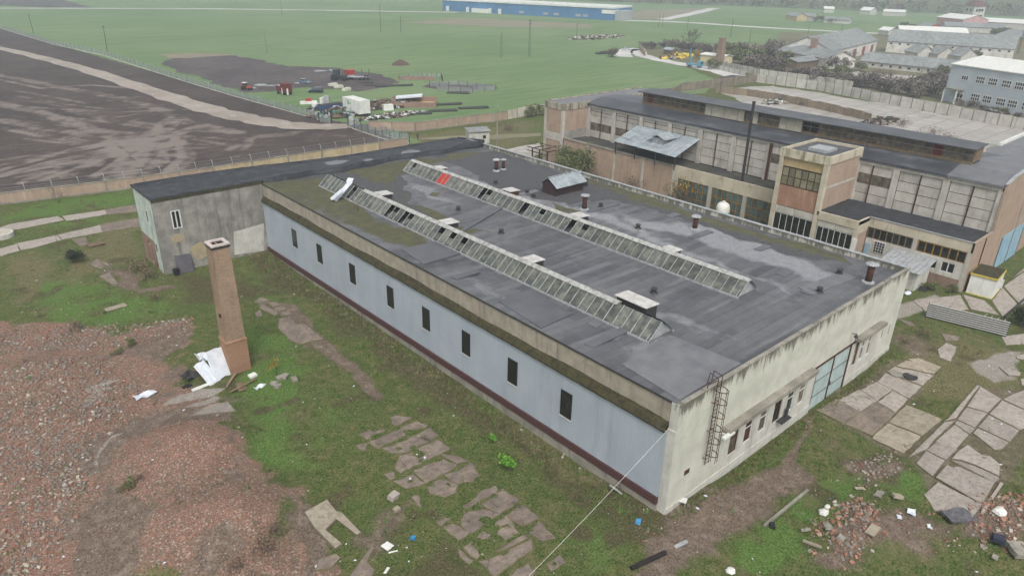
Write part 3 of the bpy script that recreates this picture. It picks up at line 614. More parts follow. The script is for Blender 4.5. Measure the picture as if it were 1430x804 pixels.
for a, c in (((-.05, -.68, -1.32), (.02, -.64, 1.3)), ((-.05, .64, -1.32), (.02, .68, 1.3)), ((-.05, -.64, 1.26), (.02, .64, 1.3)), ((-.06, -.64, -1.34), (.02, .64, -1.26))): fm.box(a, c)
fme = fm.me('window', M['dark_frame']); pm2 = MB(); pm2.box((-.02, -.64, -1.26), (.0, .64, 1.26)); pme = pm2.me('pane', M['glass_dark'])
sm2 = MB(); sm2.box((-.1, -.7, -1.42), (.0, .7, -1.345)); sme = sm2.me('sill', M['white_frame'])
for x, y in wins:
    p = AX(x, y, -.22); wo = inst('window', fme, hall, (-.22, p[1], 4.78)); wo['label'] = 'dark upright window in the grey cladding'
    for nm, mm in (('pane', pme), ('sill', sme)): o = link(bpy.data.objects.new(nm, mm)); o.parent = wo
V, F = [], []; n = 150
for i in range(n+1):
    y = .8+(74.25-.8)*i/n; j = lambda a: rng.uniform(-a, a)
    V += [(-.42, y, 7.7+j(.02)), (-.44+j(.02), y, 7.86+j(.02)), (-.2+j(.03), y, 8.22+j(.04)), (.1, y, 8.52+.09*math.sin(i*.11)+.05*math.sin(i*.37)+j(.02)), (.1, y, 7.7)]
for i in range(n):
    for k in range(5): F.append((i*5+k, i*5+(k+1) % 5, (i+1)*5+(k+1) % 5, (i+1)*5+k))
b = MB(); b.mesh(V, F); b.build('ledge', M['mossy'], hall)
for i in range(12):
    y0 = .8+i*(HL-.8)/12; b = MB(); b.box((-.03, y0, HZ-.1), (.09, y0+(HL-.8)/12-.02, HZ+.015+.02*rng.random())); b.build('felt_edge', M['tarred'] if 'tarred' in M else M['dark_metal'], hall)
n = 12; wy = (HL-.8)/n
for i in range(n):
    b = MB(); y0 = .8+i*wy; b.box((.08, y0, 8.3), (.42, y0+wy-.04, HZ-.07-.02*(i % 2)))
    b.build('parapet_panel', M['parapet'], hall)
# right side and far parapets with bright coping
b = MB(); b.box((HW-.4, .41, 0), (HW-.02, HL, 10.37)); b.build('far_side_wall', M['cream'], hall)
n = 12
for i in range(n):
    y0 = .0+i*(HL+5)/n; b = MB(); b.box((HW-.45, y0, 10.375), (HW+.06, y0+(HL+5)/n-.03, 10.46)); b.build('coping', M['galv'], hall)
b = MB()
for i in range(16):
    x0 = .5+i*2.6; b.box((x0, -.03, HZ+.003), (x0+2.56, .36, HZ+.05+.03*rng.random()))
b.build('end_coping', M['concrete'], hall).__setitem__('kind', 'stuff')

# ---- the roof: felt, gravel and moss
def roofz(x): return 10.13-.30*ss(33, 41.5, x)+.24*(1-ss(.3, 4.5, x))
def W2z(px, z): return np.array([G(x, y, z)[:2] for x, y in px])
rx = np.arange(.02, HW-.38, .35); ry = np.arange(.38, HL+.4, .35); RX, RY = np.meshgrid(rx, ry)
WXr = RX+2.2*vnoise(RX, RY, 3, 1)+.9*vnoise(RX, RY, 1, 2); WYr = RY+2.2*vnoise(RX, RY, 3, 3)+.9*vnoise(RX, RY, 1, 4)
def rmask(polys, soft, k=1):
    m = np.zeros(RX.shape)
    for p in polys: m = np.maximum(m, k*ss(-soft, soft, sdist(WXr, WYr, W2z(p, 10.1))))
    return m
moss = rmask([[(374, 258), (455, 246), (470, 262), (520, 300), (560, 318), (592, 335), (562, 352), (500, 322), (440, 290)], [(545, 335), (590, 335), (606, 340), (562, 352)]], 1.0, .8)
moss = np.maximum(moss, rmask([[(470, 240), (560, 226), (600, 222), (640, 214), (680, 208), (600, 235), (560, 245), (540, 262), (580, 285), (615, 300), (640, 320), (690, 322), (650, 332), (600, 308), (560, 270), (500, 246)], [(760, 282), (800, 290), (812, 296), (800, 300), (768, 292)], [(600, 268), (616, 270), (612, 276), (596, 274)]], .8, .95))
moss = np.maximum(moss, .75*ss(40, 58, RY)*(1-ss(4.5, 6.2, RX))*np.clip(.75+1.2*vnoise(RX, RY, 2.5, 35), 0, 1)); moss = np.maximum(moss, rmask([[(790, 240), (870, 262), (1000, 305), (1170, 352), (1200, 366), (1150, 356), (1000, 316), (860, 272)]], .5, .8))
grav = rmask([[(600, 226), (690, 205), (790, 240), (860, 264), (990, 306), (1140, 348), (1180, 362), (1130, 362), (990, 318), (900, 290), (850, 277), (810, 287), (770, 282), (700, 262), (640, 232)], [(372, 256), (470, 240), (600, 224), (560, 245), (570, 275), (640, 318), (600, 330), (520, 290), (455, 262), (400, 270)]], .6, .9)
wet = rmask([[(615, 244), (640, 243), (720, 262), (760, 275), (820, 290), (850, 300), (960, 345), (1090, 395), (1120, 420), (1060, 390), (960, 356), (840, 312), (760, 290), (690, 272)], [(985, 312), (1080, 345), (1170, 382), (1160, 400), (1060, 370), (960, 330), (900, 320), (860, 300)]], 1.2, .7)  # wet strips: smoother felt, with their light grey sheen put into the colour
wet = np.maximum(wet, rmask([[(560, 258), (600, 262), (640, 285), (600, 280)], [(690, 372), (760, 395), (850, 420), (960, 450), (1060, 480), (950, 460), (840, 430), (750, 405)], [(600, 365), (700, 405), (760, 440), (690, 415)], [(880, 460), (940, 475), (1010, 520), (960, 555), (900, 530), (870, 500)]], 1.0, .55))
def felt_mat():
    q = NM('roof felt'); a = q.attr('m1'); p = q.pos(); sp = q.n('ShaderNodeSeparateXYZ'); q.put(sp.inputs[0], p)
    ws = q.ma('FLOOR', q.ma('ADD', sp.outputs[1], q.ma('MULTIPLY', q.noise(.8, 2), .08))); wl = q.ma('FLOOR', q.ma('ADD', q.ma('DIVIDE', sp.outputs[0], 9.5), q.ma('MULTIPLY', ws, .37)))
    cb = q.n('ShaderNodeCombineXYZ'); q.put(cb.inputs[0], ws); q.put(cb.inputs[1], wl); wn_ = q.n('ShaderNodeTexWhiteNoise', noise_dimensions='2D'); q.put(wn_.inputs['Vector'], cb.outputs[0])
    fr = q.ma('FRACT', sp.outputs[1]); seam = q.ma('LESS_THAN', fr, .075)
    nb = q.noise(.16, 5, .6); nm = q.noise(.9, 5, .65); nf = q.noise(5, 4, .7); sx = q.noise(.7, 5, .6, (.12, 1.5, 1)); gr = q.noise(7, 4, .85)
    c = q.mx(q.step(nb, .35, .65), S(66, 67, 71), S(88, 89, 93)); c = q.mx(q.step(wn_.outputs['Value'], .0, 1), c, S(98, 98, 103)) if False else q.mx(q.ma('MULTIPLY', wn_.outputs['Value'], .55), c, S(112, 112, 115))
    c = q.mx(q.step(sx, .52, .75, 0, .5), c, S(128, 127, 128)); c = q.mx(q.ma('MULTIPLY', seam, .5), c, S(58, 58, 64))
    c = q.mx(q.step(nm, .58, .78, 0, .5), c, S(124, 120, 116))
    wet_sheen = q.thr(a[2], nm, .9, .3); c = q.mx(wet_sheen, c, q.mx(q.step(nf, .3, .7), S(142, 142, 145), S(118, 118, 122)))  # pale tint paints the sheen of the wet strips into the felt colour
    gm_ = q.thr(a[1], nf, .8, .2); c = q.mx(gm_, c, q.mx(q.step(gr, .42, .66), S(42, 43, 47), S(118, 117, 118)))
    mm = q.thr(a[0], nf, 1.1, .22); mc = q.mx(q.step(nm, .35, .65), S(98, 100, 62), S(84, 78, 66)); mc = q.mx(q.step(gr, .42, .6, 0, .75), mc, S(58, 58, 48)); c = q.mx(mm, c, mc)
    rg = q.mx(q.ma('MAXIMUM', gm_, mm), q.mx(wet_sheen, q.mx(q.step(nm, .35, .65), (.55,)*3+(1,), (.36,)*3+(1,)), (.2,)*3+(1,)), (.92,)*3+(1,))
    h = q.ma('ADD', q.ma('MULTIPLY', q.ma('MULTIPLY', gr, q.ma('MAXIMUM', gm_, mm)), 1.5), q.ma('ADD', q.ma('MULTIPLY', seam, .25), q.ma('MULTIPLY', nm, .5)))
    q.bump(h, .35, .06); s2 = q.n('ShaderNodeSeparateColor'); q.put(s2.inputs[0], rg)
    return q.out(c, s2.outputs[0], 0, .4)
M['felt'] = felt_mat()
RZ = roofz(RX)+.05*vnoise(RX, RY, 4, 9)+.10*moss*(vnoise(RX, RY, .8, 5)+.4)
n = len(rx); idx = (np.arange(len(ry)-1)[:, None]*n+np.arange(n-1)[None, :]).ravel()
me = npmesh('roof', np.stack([RX.ravel(), RY.ravel(), RZ.ravel()], 1), np.stack([idx, idx+1, idx+n+1, idx+n], 1), M['felt'], True)
setcol(me, 'm1', np.stack([moss.ravel(), grav.ravel(), wet.ravel()], 1)); o = link(bpy.data.objects.new('roof', me)); o.parent = hall
M['felt_new'] = surf('newer felt', S(96, 97, 102), S(84, 85, 90), .4, (S(112, 112, 115), .45), (.2, 1, 1), 1.0, rough=.42, bump=.12, rand=.05, spec=.4, grain=.06)
M['felt_light'] = surf('pale felt', S(116, 116, 119), S(102, 102, 106), .5, (S(86, 86, 92), .5), (.2, 1, 1), 1.2, rough=.5, bump=.12, rand=.06, spec=.4, grain=.06)
def patch(pts, z, mat):
    P = [G(x, y, z)[:2] for x, y in pts]; b = MB(); b.prism(P, z-.02, lambda x, y: float(roofz(x))+.07); o = b.build('felt_patch', mat, hall); return o
for pts, mt in [([(868, 512), (935, 468), (1035, 508), (948, 562)], 'felt_light'), ([(696, 424), (740, 404), (800, 438), (756, 462)], 'felt_new'), ([(735, 360), (690, 380), (700, 385), (748, 365)], 'felt_light'),
                ([(820, 452), (836, 444), (848, 450), (832, 458)], 'felt_light'), ([(846, 470), (858, 462), (872, 468), (860, 476)], 'felt_light'),
                ([(560, 350), (640, 332), (672, 346), (592, 372)], 'felt_new'), ([(1115, 402), (1175, 380), (1195, 388), (1135, 412)], 'felt_light')]: patch(pts, 10.13, M[mt])
prg = random.Random(5)
for i in range(16):
    x0, y0 = prg.uniform(1, 38), prg.uniform(1.5, 42); w_, l_ = prg.uniform(.9, 1.1), prg.uniform(1.5, 7)
    if 5.4 < x0+w_ and x0 < 10.6 or 19.5 < x0+l_ and x0 < 25.2: continue
    b = MB(); z = max(float(roofz(x0)), float(roofz(min(41, x0+l_))))+.045+.0015*i; b.box((x0, y0, z-.12), (min(41, x0+l_), y0+w_, z)); b.build('felt_patch', M['felt_new'], hall)
# raised felt strip across the roof between the skylights
a = G(628, 334, 10.2); c = G(700, 291, 10.2)
b = MB(); b.obox(((a[0]+c[0])/2, (a[1]+c[1])/2, 10.22), ((c[0]-a[0])/2, (c[1]-a[1])/2, 0), (-.06, .22, 0), (0, 0, .14)); b.build('expansion_joint', M['felt_new'], hall)

M['bar'] = surf('glazing bar', S(176, 176, 172), S(146, 146, 142), 2, (S(98, 82, 70), .5), (1, 1, 1), 2, rough=.7, bump=0)
# ---- glazed roof ridges
def skylight(x0, ridge, x1, y0, y1, npan, broken, special):
    zb, zt = 10.1, 11.78
    b = MB(); b.ext([(x0-.12, zb-.05), (x1+.12, zb-.05), (x1+.12, zb+.22), (ridge, zt-.12), (x0-.12, zb+.22)], 'y', y0+.3, y0+.36); b.mi = 1
    b.ext([(x0+.15, zb+.2), (ridge, zt-.2), (x1-.15, zb+.2)], 'y', y0+.37, y0+.42); b.mi = 0
    for x in (x0-.1, x1+.1): b.box((x-.06, y0, zb-.1), (x+.06, y1, zb+.22))
    b.face([(x1+.1, y0, zb+.2), (x1+.1, y1, zb+.2), (ridge+.1, y1, zt-.03), (ridge+.1, y0, zt-.03)])
    b.ext([(x0-.1, zb-.05), (x1+.1, zb-.05), (x1+.1, zb+.22), (ridge, zt-.12), (x0-.1, zb+.22)], 'y', y1-.1, y1)
    b.box((x0+.4, y0+.6, zb-.02), (x1-.4, y1-.4, zb+.03))
    sk = b.build('skylight', [M['galv'], M['wood']], hall)
    n = 12; L = (y1-y0)/n
    for i in range(n):
        r = MB(); ya, yb = y0+i*L, y0+(i+1)*L-.03; dz = .02*rng.random(); r.ext([(ridge-.42, zt-.2+dz), (ridge-.36, zt-.12+dz), (ridge, zt+.1+dz), (ridge+.36, zt-.1+dz), (ridge+.36, zt-.2)], 'y', ya, yb)
        if not any(p0 < (ya+yb)/2 < p1 for p0, p1 in special.get('noridge', [])): r.build('ridge_cap', M['bar'], sk)
    pw = (y1-y0)/npan; A = Vector((x0, 0, zb+.2)); B = Vector((ridge-.1, 0, zt-.06)); d = B-A; nn = Vector((-d.z, 0, d.x)).normalized()
    bm_ = MB(); bm_.bar(A+nn*.03, B+nn*.03, .055, .06); bme = bm_.me('glazing_bar', M['bar'])
    gm_ = MB(); gm_.obox((A+B)/2+Vector((0, pw/2, 0)), d/2*.98, (0, pw/2-.03, 0), nn*.008); gme = gm_.me('pane', M['glass_sky'])
    hm = MB(); hm.obox(A+d*.27+Vector((0, pw/2, 0)), d*.22, (0, pw/2-.03, 0), nn*.008); hme = hm.me('pane', M['glass_sky'])
    g2 = MB(); g2.obox((A+B)/2+nn*.03+Vector((0, pw/2, 0)), d/2, (0, pw/2, 0), nn*.02); red = g2.me('red_panel', M['red_sheet'])
    ins = MB(); ins.box((x0+.3, y0+.5, zb-.9), (x1-.3, y1-.4, zb-.8)); ins.build('shaft_floor', M['black_rubber'], sk)
    for i in range(npan+1): inst('glazing_bar', bme, sk, (0, y0+i*pw, 0), rot=(0, 0, R(rng.uniform(-.2, .2))))
    for i in range(npan):
        if i in special.get('red', []): inst('red_panel', red, sk, (0, y0+i*pw, 0)); continue
        if i in broken:
            if broken[i]: inst('pane', hme, sk, (0, y0+i*pw, 0))
            continue
        inst('pane', gme, sk, (0, y0+i*pw, rng.uniform(0, .012)))
    return sk
def pan_i(px, py, y0, y1, n): return int((G(px, py, 10.9)[1]-y0)/(y1-y0)*n)
br1 = {pan_i(*p, 8.0, 68.2, 56): k for p, k in [((672, 270), 0), ((680, 274), 1), ((728, 292), 0), ((752, 303), 1), ((784, 318), 0), ((786, 319), 0), ((807, 326), 1), ((581, 234), 1)]}
skylight(20.55, 22.25, 23.95, 8.0, 68.2, 56, br1, {'red': [pan_i(616, 251, 8.0, 68.2, 56), pan_i(616, 251, 8.0, 68.2, 56)-1]})
br2 = {pan_i(*p, 7.9, 68.6, 56): k for p, k in [((480, 266), 0), ((486, 270), 0), ((543, 296), 0), ((549, 300), 1), ((556, 304), 0), ((562, 308), 1), ((613, 326), 1), ((625, 335), 1), ((639, 342), 1)]}
skylight(6.25, 7.95, 9.65, 7.9, 68.6, 56, br2, {'noridge': [(8, 11.5), (60, 69)]})
# fallen pale sheets lying on the broken glazing
for i, (px, py, ln, ry_) in enumerate([(478, 268, 1.5, .1), (484, 262, 1.3, .5), (470, 272, .8, -.3)]):
    p = G(px, py, 11.1); b = MB(); b.obox((0, 0, 0), (ln, 0, ln*.75), (0, .45, 0), (-.02, 0, .03))
    o = b.build('loose_sheet', M['white_sheet']); o.location = (p[0], p[1], 11.15); o.rotation_euler = (0, 0, ry_)
    tag(o, ['white sheet lying across the broken panes of the roof glazing', 'pale sheet leaning high on the roof ridge beside another', 'smallest white sheet, sliding off the glazing onto the mossy roof'][i], 'sheet', 'loose white sheets on the roof')
M['lid'] = surf('weathered pale lid', S(204, 202, 198), S(180, 176, 172), 1.2, (S(120, 110, 100), .5), (1, 1, 1), 2, rough=.6, grain=.05)
# vent boxes with pale lids
for i, (x, y) in enumerate([(24.6, 64.4), (10.5, 58.0), (10.5, 42.9), (25.6, 48.4), (25.2, 34.5), (10.3, 27.3), (24.7, 19.6), (10.7, 10.9)]):
    if i == 7: x = 9.35; y += 1.2
    ly = 1.9 if i == 7 else .95
    b = MB(); b.box((x-.7, y-ly+.15, 10.05), (x+.9, y+ly-.15, 10.75+(1.0 if i == 7 else 0))); o = b.build('vent_box', M['dark_metal'] if i % 3 else M['rust'], hall)
    l = MB(); l.prism([(x-.9, y-ly), (x+1.05, y-ly), (x+1.05, y+ly), (x-.9, y+ly)], lambda a, c: 10.86-.05*(a-x)+(1.0 if i == 7 else 0), lambda a, c: 10.94-.05*(a-x)+(1.0 if i == 7 else 0)); l.build('lid', M['lid'], o)
for i, (px, py, r, h) in enumerate([(693, 239, .32, 1.7), (703, 237, .26, 1.5), (816, 293, .34, 1.9), (970, 320, .34, 1.6), (1212, 394, .36, 2.0)]):
    x, y, _ = G(px, py, 10.1); z = float(roofz(x))
    b = MB(); b.lathe((x, y, z), [(r, 0), (r*.95, h*.5), (r, h)], 14); o = b.build('vent_pipe', M['rust'], hall, True)
    c = MB(); c.lathe((x, y, z+h+.02), [(r*1.1, 0), (r*1.9, .06), (r*1.7, .16), (r*.4, .3)], 14); c.build('cowl', M['galv'], o)
    f = MB(); f.lathe((x, y, z+.0), [(r*1.9, 0), (r*1.8, .14), (r*1.02, .2)], 14); f.build('collar', M['galv'], o)
for px, py in [(700, 326), (891, 319), (839, 289), (913, 409), (1172, 382), (1144, 408), (736, 270), (745, 276), (640, 294), (692, 257)]:
    x, y, _ = G(px, py, 10.1); z = float(roofz(x)); r = .3
    b = MB(); b.lathe((x, y, z), [(r*1.5, .0), (r*1.2, .12), (r*.8, .16), (r*.85, .42), (r*1.15, .44), (r*1.0, .54)], 12); b.build('roof_drain', M['dark_metal'], hall)
# hut on the roof
b = MB(); b.box((30.2, 43.9, 10), (35.9, 46.6, 11.55)); b.ext([(43.9, 11.56), (46.6, 11.56), (45.25, 12.4)], 'x', 30.2, 35.9); hut = b.build('roof_hut', surf('maroon sheet', S(70, 50, 50), S(54, 42, 44), 1, rough=.6), hall)
for i in range(10):
    x0 = 29.9+i*.63
    for s in (-1, 1): c = MB(); c.obox((x0+.3, 45.25+s*.88, 12.03), (.305, 0, 0), (0, .98, -.62*s), (0, 0, .03)); c.build('roof_sheet', M['corrugated'], hut)
b = MB(); b.box((37.3, 45.2, 9.9), (38.3, 46.1, 10.9)); b.box((37.2, 45.1, 10.9), (38.4, 46.2, 10.98)); b.build('vent_box', M['dark_metal'], hall)
b = MB(); b.box((26.6, 47, 10.1), (30, 48, 10.24)); b.build('felt_ridge', M['felt_light'], hall)
# caged ladder on the end wall
lx = 4.35; b = MB()
for s in (0, .55): b.tube((lx+s, -.28, 2.9), (lx+s, -.28, 11.2), .035); b.tube((lx+s, -.28, 11.2), (lx+s, .5, 11.35), .035); b.tube((lx+s, .5, 11.35), (lx+s, .6, 10.4), .035)
for z in (3.5, 6.2, 8.9, 10.2):
    for s in (0, .55): b.tube((lx+s, -.28, z), (lx+s, .05, z), .03)
b.bar((lx-.75, .1, 10.75), (lx+.1, -.15, 10.9), .05); b.bar((lx-.75, .1, 10.4), (lx-.75, .1, 10.8), .05)
lad = b.build('ladder', M['rust'], hall)
rm = MB(); rm.tube((0, 0, 0), (.55, 0, 0), .025, n=6); rme = rm.me('rung', M['rust'])
for i in range(22): inst('rung', rme, lad, (lx, -.28, 3.05+i*.37))
hm = MB(); P = [Vector((lx+.275+.48*math.cos(t), -.3-.85*math.sin(t), 0)) for t in [math.pi*k/10 for k in range(11)]]
for p, q in zip(P[:-1], P[1:]): hm.bar(p, q, .05, .05)
hme = hm.me('cage_hoop', M['rust'])
for z in (4.1, 5.35, 6.6, 7.85, 9.1, 10.2): inst('cage_hoop', hme, lad, (0, 0, z))
for k in (2, 5, 8): v = MB(); v.bar((P[k].x, P[k].y, 3.6 if k > 2 else 3.0), (P[k].x, P[k].y, 10.25), .04, .03); v.build('cage_strap', M['rust'], lad)

# ================================================================ ANNEX
ax = thing('annex_building', 'two-storey grey rendered annex with black tarred roof at the far end of the hall', 'industrial building', (-15.2, 74.3, 0), world=True)
M['grey_render'] = surf('stained render', S(154, 150, 142), S(120, 117, 111), .5, (S(86, 83, 79), .7), (1, 1, .1), .9, (.48, .7), rough=.95, bump=.5, bsc=3)
M['mint_render'] = surf('pale mint render', S(186, 198, 190), S(166, 176, 168), .6, (S(134, 120, 104), .6), (1, 1, .3), .9, rough=.95, bump=.3)
M['old_brick'] = brickmat('old brick', S(148, 116, 100), S(128, 102, 90), S(150, 140, 128), stain=(S(90, 74, 66), .4))
M['tarred'] = surf('tarred felt', S(60, 62, 67), S(40, 42, 46), .8, (S(120, 120, 118), .4), (1, 1, 1), .7, (.55, .75), rough=.6, bump=.9, bsc=2.2, grain=.4)
za = 10.87
f0 = AY(238.6, 296, 74.3); f1 = AY(254, 316.5, 74.3)
fh = (f0[0]+15.2, f1[2]+1, f1[0]+15.2, f0[2]+1)
b = MB(); b.wall((-15.2, 74.3, -1), (1, 0, 0), 15.25, za+.9, [fh], (0, -1, 0), .35); b.build('front_wall', M['grey_render'], ax)
lw = []
for (xa, ya), (xb, yb) in [((203, 294), (208, 311)), ((206, 333), (210, 342)), ((217, 340), (221, 352))]:
    p, q = AX(xa, ya, -15.2), AX(xb, yb, -15.2); lw.append((82.6-max(p[1], q[1]), min(p[2], q[2])+1, 82.6-min(p[1], q[1]), max(p[2], q[2])+1))
b = MB(); b.wall((-15.2, 82.6, -1), (0, -1, 0), 8.3-.35, za+.9, [q for q in lw], (-1, 0, 0), .35); b.build('side_wall', M['mint_render'], ax)
b = MB(); b.wall((-15.24, 82.6, -1), (0, -1, 0), 5.9, 5.2, [q for q in lw if q[3] < 6], (-1, 0, 0), .03); b.build('bare_brick', M['old_brick'], ax)
zback = lambda x: za-.95*float(ss(-8, 22, x))
b = MB(); xsb = np.linspace(-14.85, 41.5, 24)
for xa, xb in zip(xsb[:-1], xsb[1:]): b.mesh([(xa, 82.3, -1), (xb, 82.3, -1), (xb, 82.6, -1), (xa, 82.6, -1), (xa, 82.3, zback(xa)-.08), (xb, 82.3, zback(xb)-.08), (xb, 82.6, zback(xb)-.08), (xa, 82.6, zback(xa)-.08)], [(4, 5, 6, 7), (0, 1, 5, 4), (2, 3, 7, 6)])
b.build('back_wall', M['grey_render'], ax)
b = MB(); b.mesh([(HW-.4, y, z) for y, z in ((HL+.35, 0), (82.29, 0), (82.29, zback(42)-.05), (HL+.35, za-.15))]+[(HW-.02, y, z) for y, z in ((HL+.35, 0), (82.29, 0), (82.29, zback(42)-.05), (HL+.35, za-.15))], [(0, 1, 2, 3), (4, 5, 6, 7), (0, 1, 5, 4), (1, 2, 6, 5), (2, 3, 7, 6), (3, 0, 4, 7)]); b.build('gable_wall', M['grey_render'], ax)
b = MB(); b.box((-15.26, 74.24, za-.55), (0.02, 74.29, za-.02)); b.build('cornice', M['mossy'], ax)
def wint(parent, wallx=None, wally=None, q=None, mat='white_frame'):
    pass
fx0, fx1, fz0, fz1 = f0[0], f1[0], f1[2], f0[2]
b = MB()
for a, c in (((fx0-.1, 74.24, fz0-.12), (fx0+.05, 74.45, fz1+.1)), ((fx1-.05, 74.24, fz0-.12), (fx1+.1, 74.45, fz1+.1)), ((fx0+.05, 74.25, fz1), (fx1-.05, 74.45, fz1+.1)), ((fx0+.05, 74.25, fz0-.12), (fx1-.05, 74.45, fz0)), (((fx0+fx1)/2-.07, 74.26, fz0), ((fx0+fx1)/2+.07, 74.44, fz1))): b.box(a, c)
o = b.build('window', M['white_frame'], ax); g = MB(); g.box((fx0, 74.5, fz0), (fx1, 74.52, fz1)); g.build('pane', M['glass_dark'], o)
for q in lw:
    y1, y0, z0, z1 = 82.6-q[0], 82.6-q[2], q[1]-1, q[3]-1; b = MB()
    for a, c in (((-15.2, y0, z0), (-15.05, y0+.08, z1)), ((-15.2, y1-.08, z0), (-15.05, y1, z1)), ((-15.2, y0+.08, z1-.08), (-15.05, y1-.08, z1))): b.box(a, c)
    o = b.build('window', M['wood'], ax); g = MB(); g.box((-15.06, y0+.08, z0), (-15.04, y1-.08, z1-.08)); g.build('pane', M['glass_dark'], o)
b = MB(); p = [AY(x, y, 74.3) for x, y in [(326, 324), (368, 312), (369, 350), (327, 356)]]
b.mesh([(a, 74.27, c) for a, _, c in p]+[(a, 74.31, c) for a, _, c in p], [(0, 1, 2, 3), (0, 1, 5, 4), (1, 2, 6, 5), (2, 3, 7, 6), (3, 0, 4, 7)]); b.build('whitewashed_patch', M['white_render'], ax)
for px, py, s_ in [(247, 333, .9), (281, 350, 1.6)]:
    p = AY(px, py, 74.3); b = MB(); pts = [(p[0]+s_*math.cos(t)*(.8+.3*rng.random()), p[2]+s_*.75*math.sin(t)*(.8+.3*rng.random())) for t in [k*math.pi/6 for k in range(12)]]
    b.ext(pts, 'y', 0, .03); b.v = [(x, 74.27+y, z) for (y_, x_, z), (x, y, z) in zip(b.v, [(v[0], v[1], v[2]) for v in b.v])]
    b.build('render_repair', surf('repair patch', S(168, 152, 124), S(150, 138, 116), 2), ax)
# tarred roof: an uneven sheet turned down over the edges
xs = np.linspace(-15.3, HW, 120); ys = np.array([74.22, 74.24, 74.5, 76, 78, 80, 82.2, 82.6, 82.62]); AXX, AYY = np.meshgrid(xs, ys)
wav = .12*np.sin(AXX*.55)+.08*np.sin(AXX*1.7+1)+.10*vnoise(AXX, AYY, 2.2, 31)
AZ = za+.05+.5*wav*(AXX > 0)+.08*vnoise(AXX, AYY, 1.2, 33)-.12*(np.abs(AYY-78.4) < 3)
AZ -= np.clip((AYY-74.5)/8, 0, 1)*.95*ss(-8, 22, AXX); AZ[0] = np.where(xs > .3, 10.0, za-.12); AZ[-1] -= .5; AZ[1] += .12; AZ[-2] += .12
yo = .5*np.sin(xs*.35)+.25*np.sin(xs*.9); AYY[:3] += np.where(xs > 1, yo-.2, 0)*np.clip((xs-1)/4, 0, 1)
n = len(xs); idx = (np.arange(len(ys)-1)[:, None]*n+np.arange(n-1)[None, :]).ravel()
me = npmesh('roof', np.stack([AXX.ravel()+15.2, AYY.ravel()-74.3, AZ.ravel()], 1), np.stack([idx, idx+1, idx+n+1, idx+n], 1), M['tarred'], True)
o = link(bpy.data.objects.new('roof', me)); o.parent = ax
b = MB(); b.box((-15.4, 74.1, za-.1), (-15.15, 82.8, za+.13)); b.build('roof_edge', M['tarred'], ax)
b = MB()
for xa, xb in zip(xsb[:-1], xsb[1:]): za_, zb_ = zback(xa), zback(xb); b.mesh([(xa, 82.5, za_-.2), (xb, 82.5, zb_-.2), (xb, 82.75, zb_-.2), (xa, 82.75, za_-.2), (xa, 82.5, za_+.16), (xb, 82.5, zb_+.16), (xb, 82.75, zb_+.16), (xa, 82.75, za_+.16)], [(4, 5, 6, 7), (0, 1, 5, 4), (2, 3, 7, 6)])
b.build('roof_edge', M['tarred'], ax)
b = MB(); b.bar((HW, 74.6, za), (HW, 82.6, zback(42)), .25, .35); b.build('roof_edge', M['tarred'], ax)
for px, py, r in [(470, 228, 1.4), (573, 214, 1.3), (515, 226, .6)]:
    x, y, _ = G(px, py, za-.3); zp = za-np.clip((y-74.5)/8, 0, 1)*.95*float(ss(-8, 22, x)); b = MB(); b.prism([(x+r*1.5*math.cos(t)*(.7+.5*rng.random()), y+r*math.sin(t)*(.7+.5*rng.random())) for t in [k*math.pi/8 for k in range(16)]], zp-.3, zp+.1); b.build('pale_patch', M['felt_light'], ax)

# ================================================================ CHIMNEY
ch = thing('brick_chimney', 'tall free-standing square brick chimney with a pale cap in the grass', 'chimney', (-17.35, 43.75, gz(-17.35, 43.75)))
M['chim_brick'] = brickmat('chimney brick', S(158, 132, 110), S(134, 110, 92), S(162, 146, 126), .26, .09, stain=(S(92, 72, 58), .5), bump=.4, big=.45)
M['chim_base'] = brickmat('base brick', S(166, 126, 100), S(144, 108, 86), S(150, 130, 110), .26, .09, stain=(S(100, 74, 58), .4), bump=.4)
def frust(b, w0, z0, w1, z1):
    b.mesh([(sx*w0, sy*w0, z0) for sx, sy in ((-1,-1),(1,-1),(1,1),(-1,1))]+[(sx*w1, sy*w1, z1) for sx, sy in ((-1,-1),(1,-1),(1,1),(-1,1))], [(0,3,2,1),(4,5,6,7),(0,1,5,4),(1,2,6,5),(2,3,7,6),(3,0,4,7)])
b = MB(); frust(b, 1.09, -.6, 1.06, 3.7); b.build('plinth', M['chim_base'], ch)
b = MB(); frust(b, 1.11, 3.7, 1.11, 3.8); frust(b, 1.1, 3.8, 1.0, 3.93); b.build('plinth_ledge', M['chim_base'], ch)
b = MB()
w0, w1 = .98, .86
frust(b, w0, 3.93, w1, 14.1); b.build('shaft', M['chim_brick'], ch)
b = MB()
for a, c in (((-.93, -.93, 14.1), (.93, -.62, 14.34)), ((-.93, .62, 14.1), (.93, .93, 14.34)), ((-.93, -.62, 14.1), (-.62, .62, 14.34)), ((.62, -.62, 14.1), (.93, .62, 14.34))): b.box(a, c)
b.build('collar', M['dark_metal'], ch)
b = MB()
for a, c in (((-.95, -.95, 14.34), (.95, -.6, 14.5)), ((-.95, .6, 14.34), (.95, .95, 14.5)), ((-.95, -.6, 14.34), (-.6, .6, 14.5)), ((.6, -.6, 14.34), (.95, .6, 14.5))): b.box(a, c)
b.build('cap', surf('pale cap', S(196, 184, 180), S(176, 164, 160), 2), ch)
b = MB(); b.box((-.06, -.6, 14.12), (.06, .6, 14.3)); b.box((-.6, -.06, 14.13), (-.07, .06, 14.29)); b.box((.07, -.06, 14.13), (.6, .06, 14.29)); b.build('flue_divider', M['chim_brick'], ch)
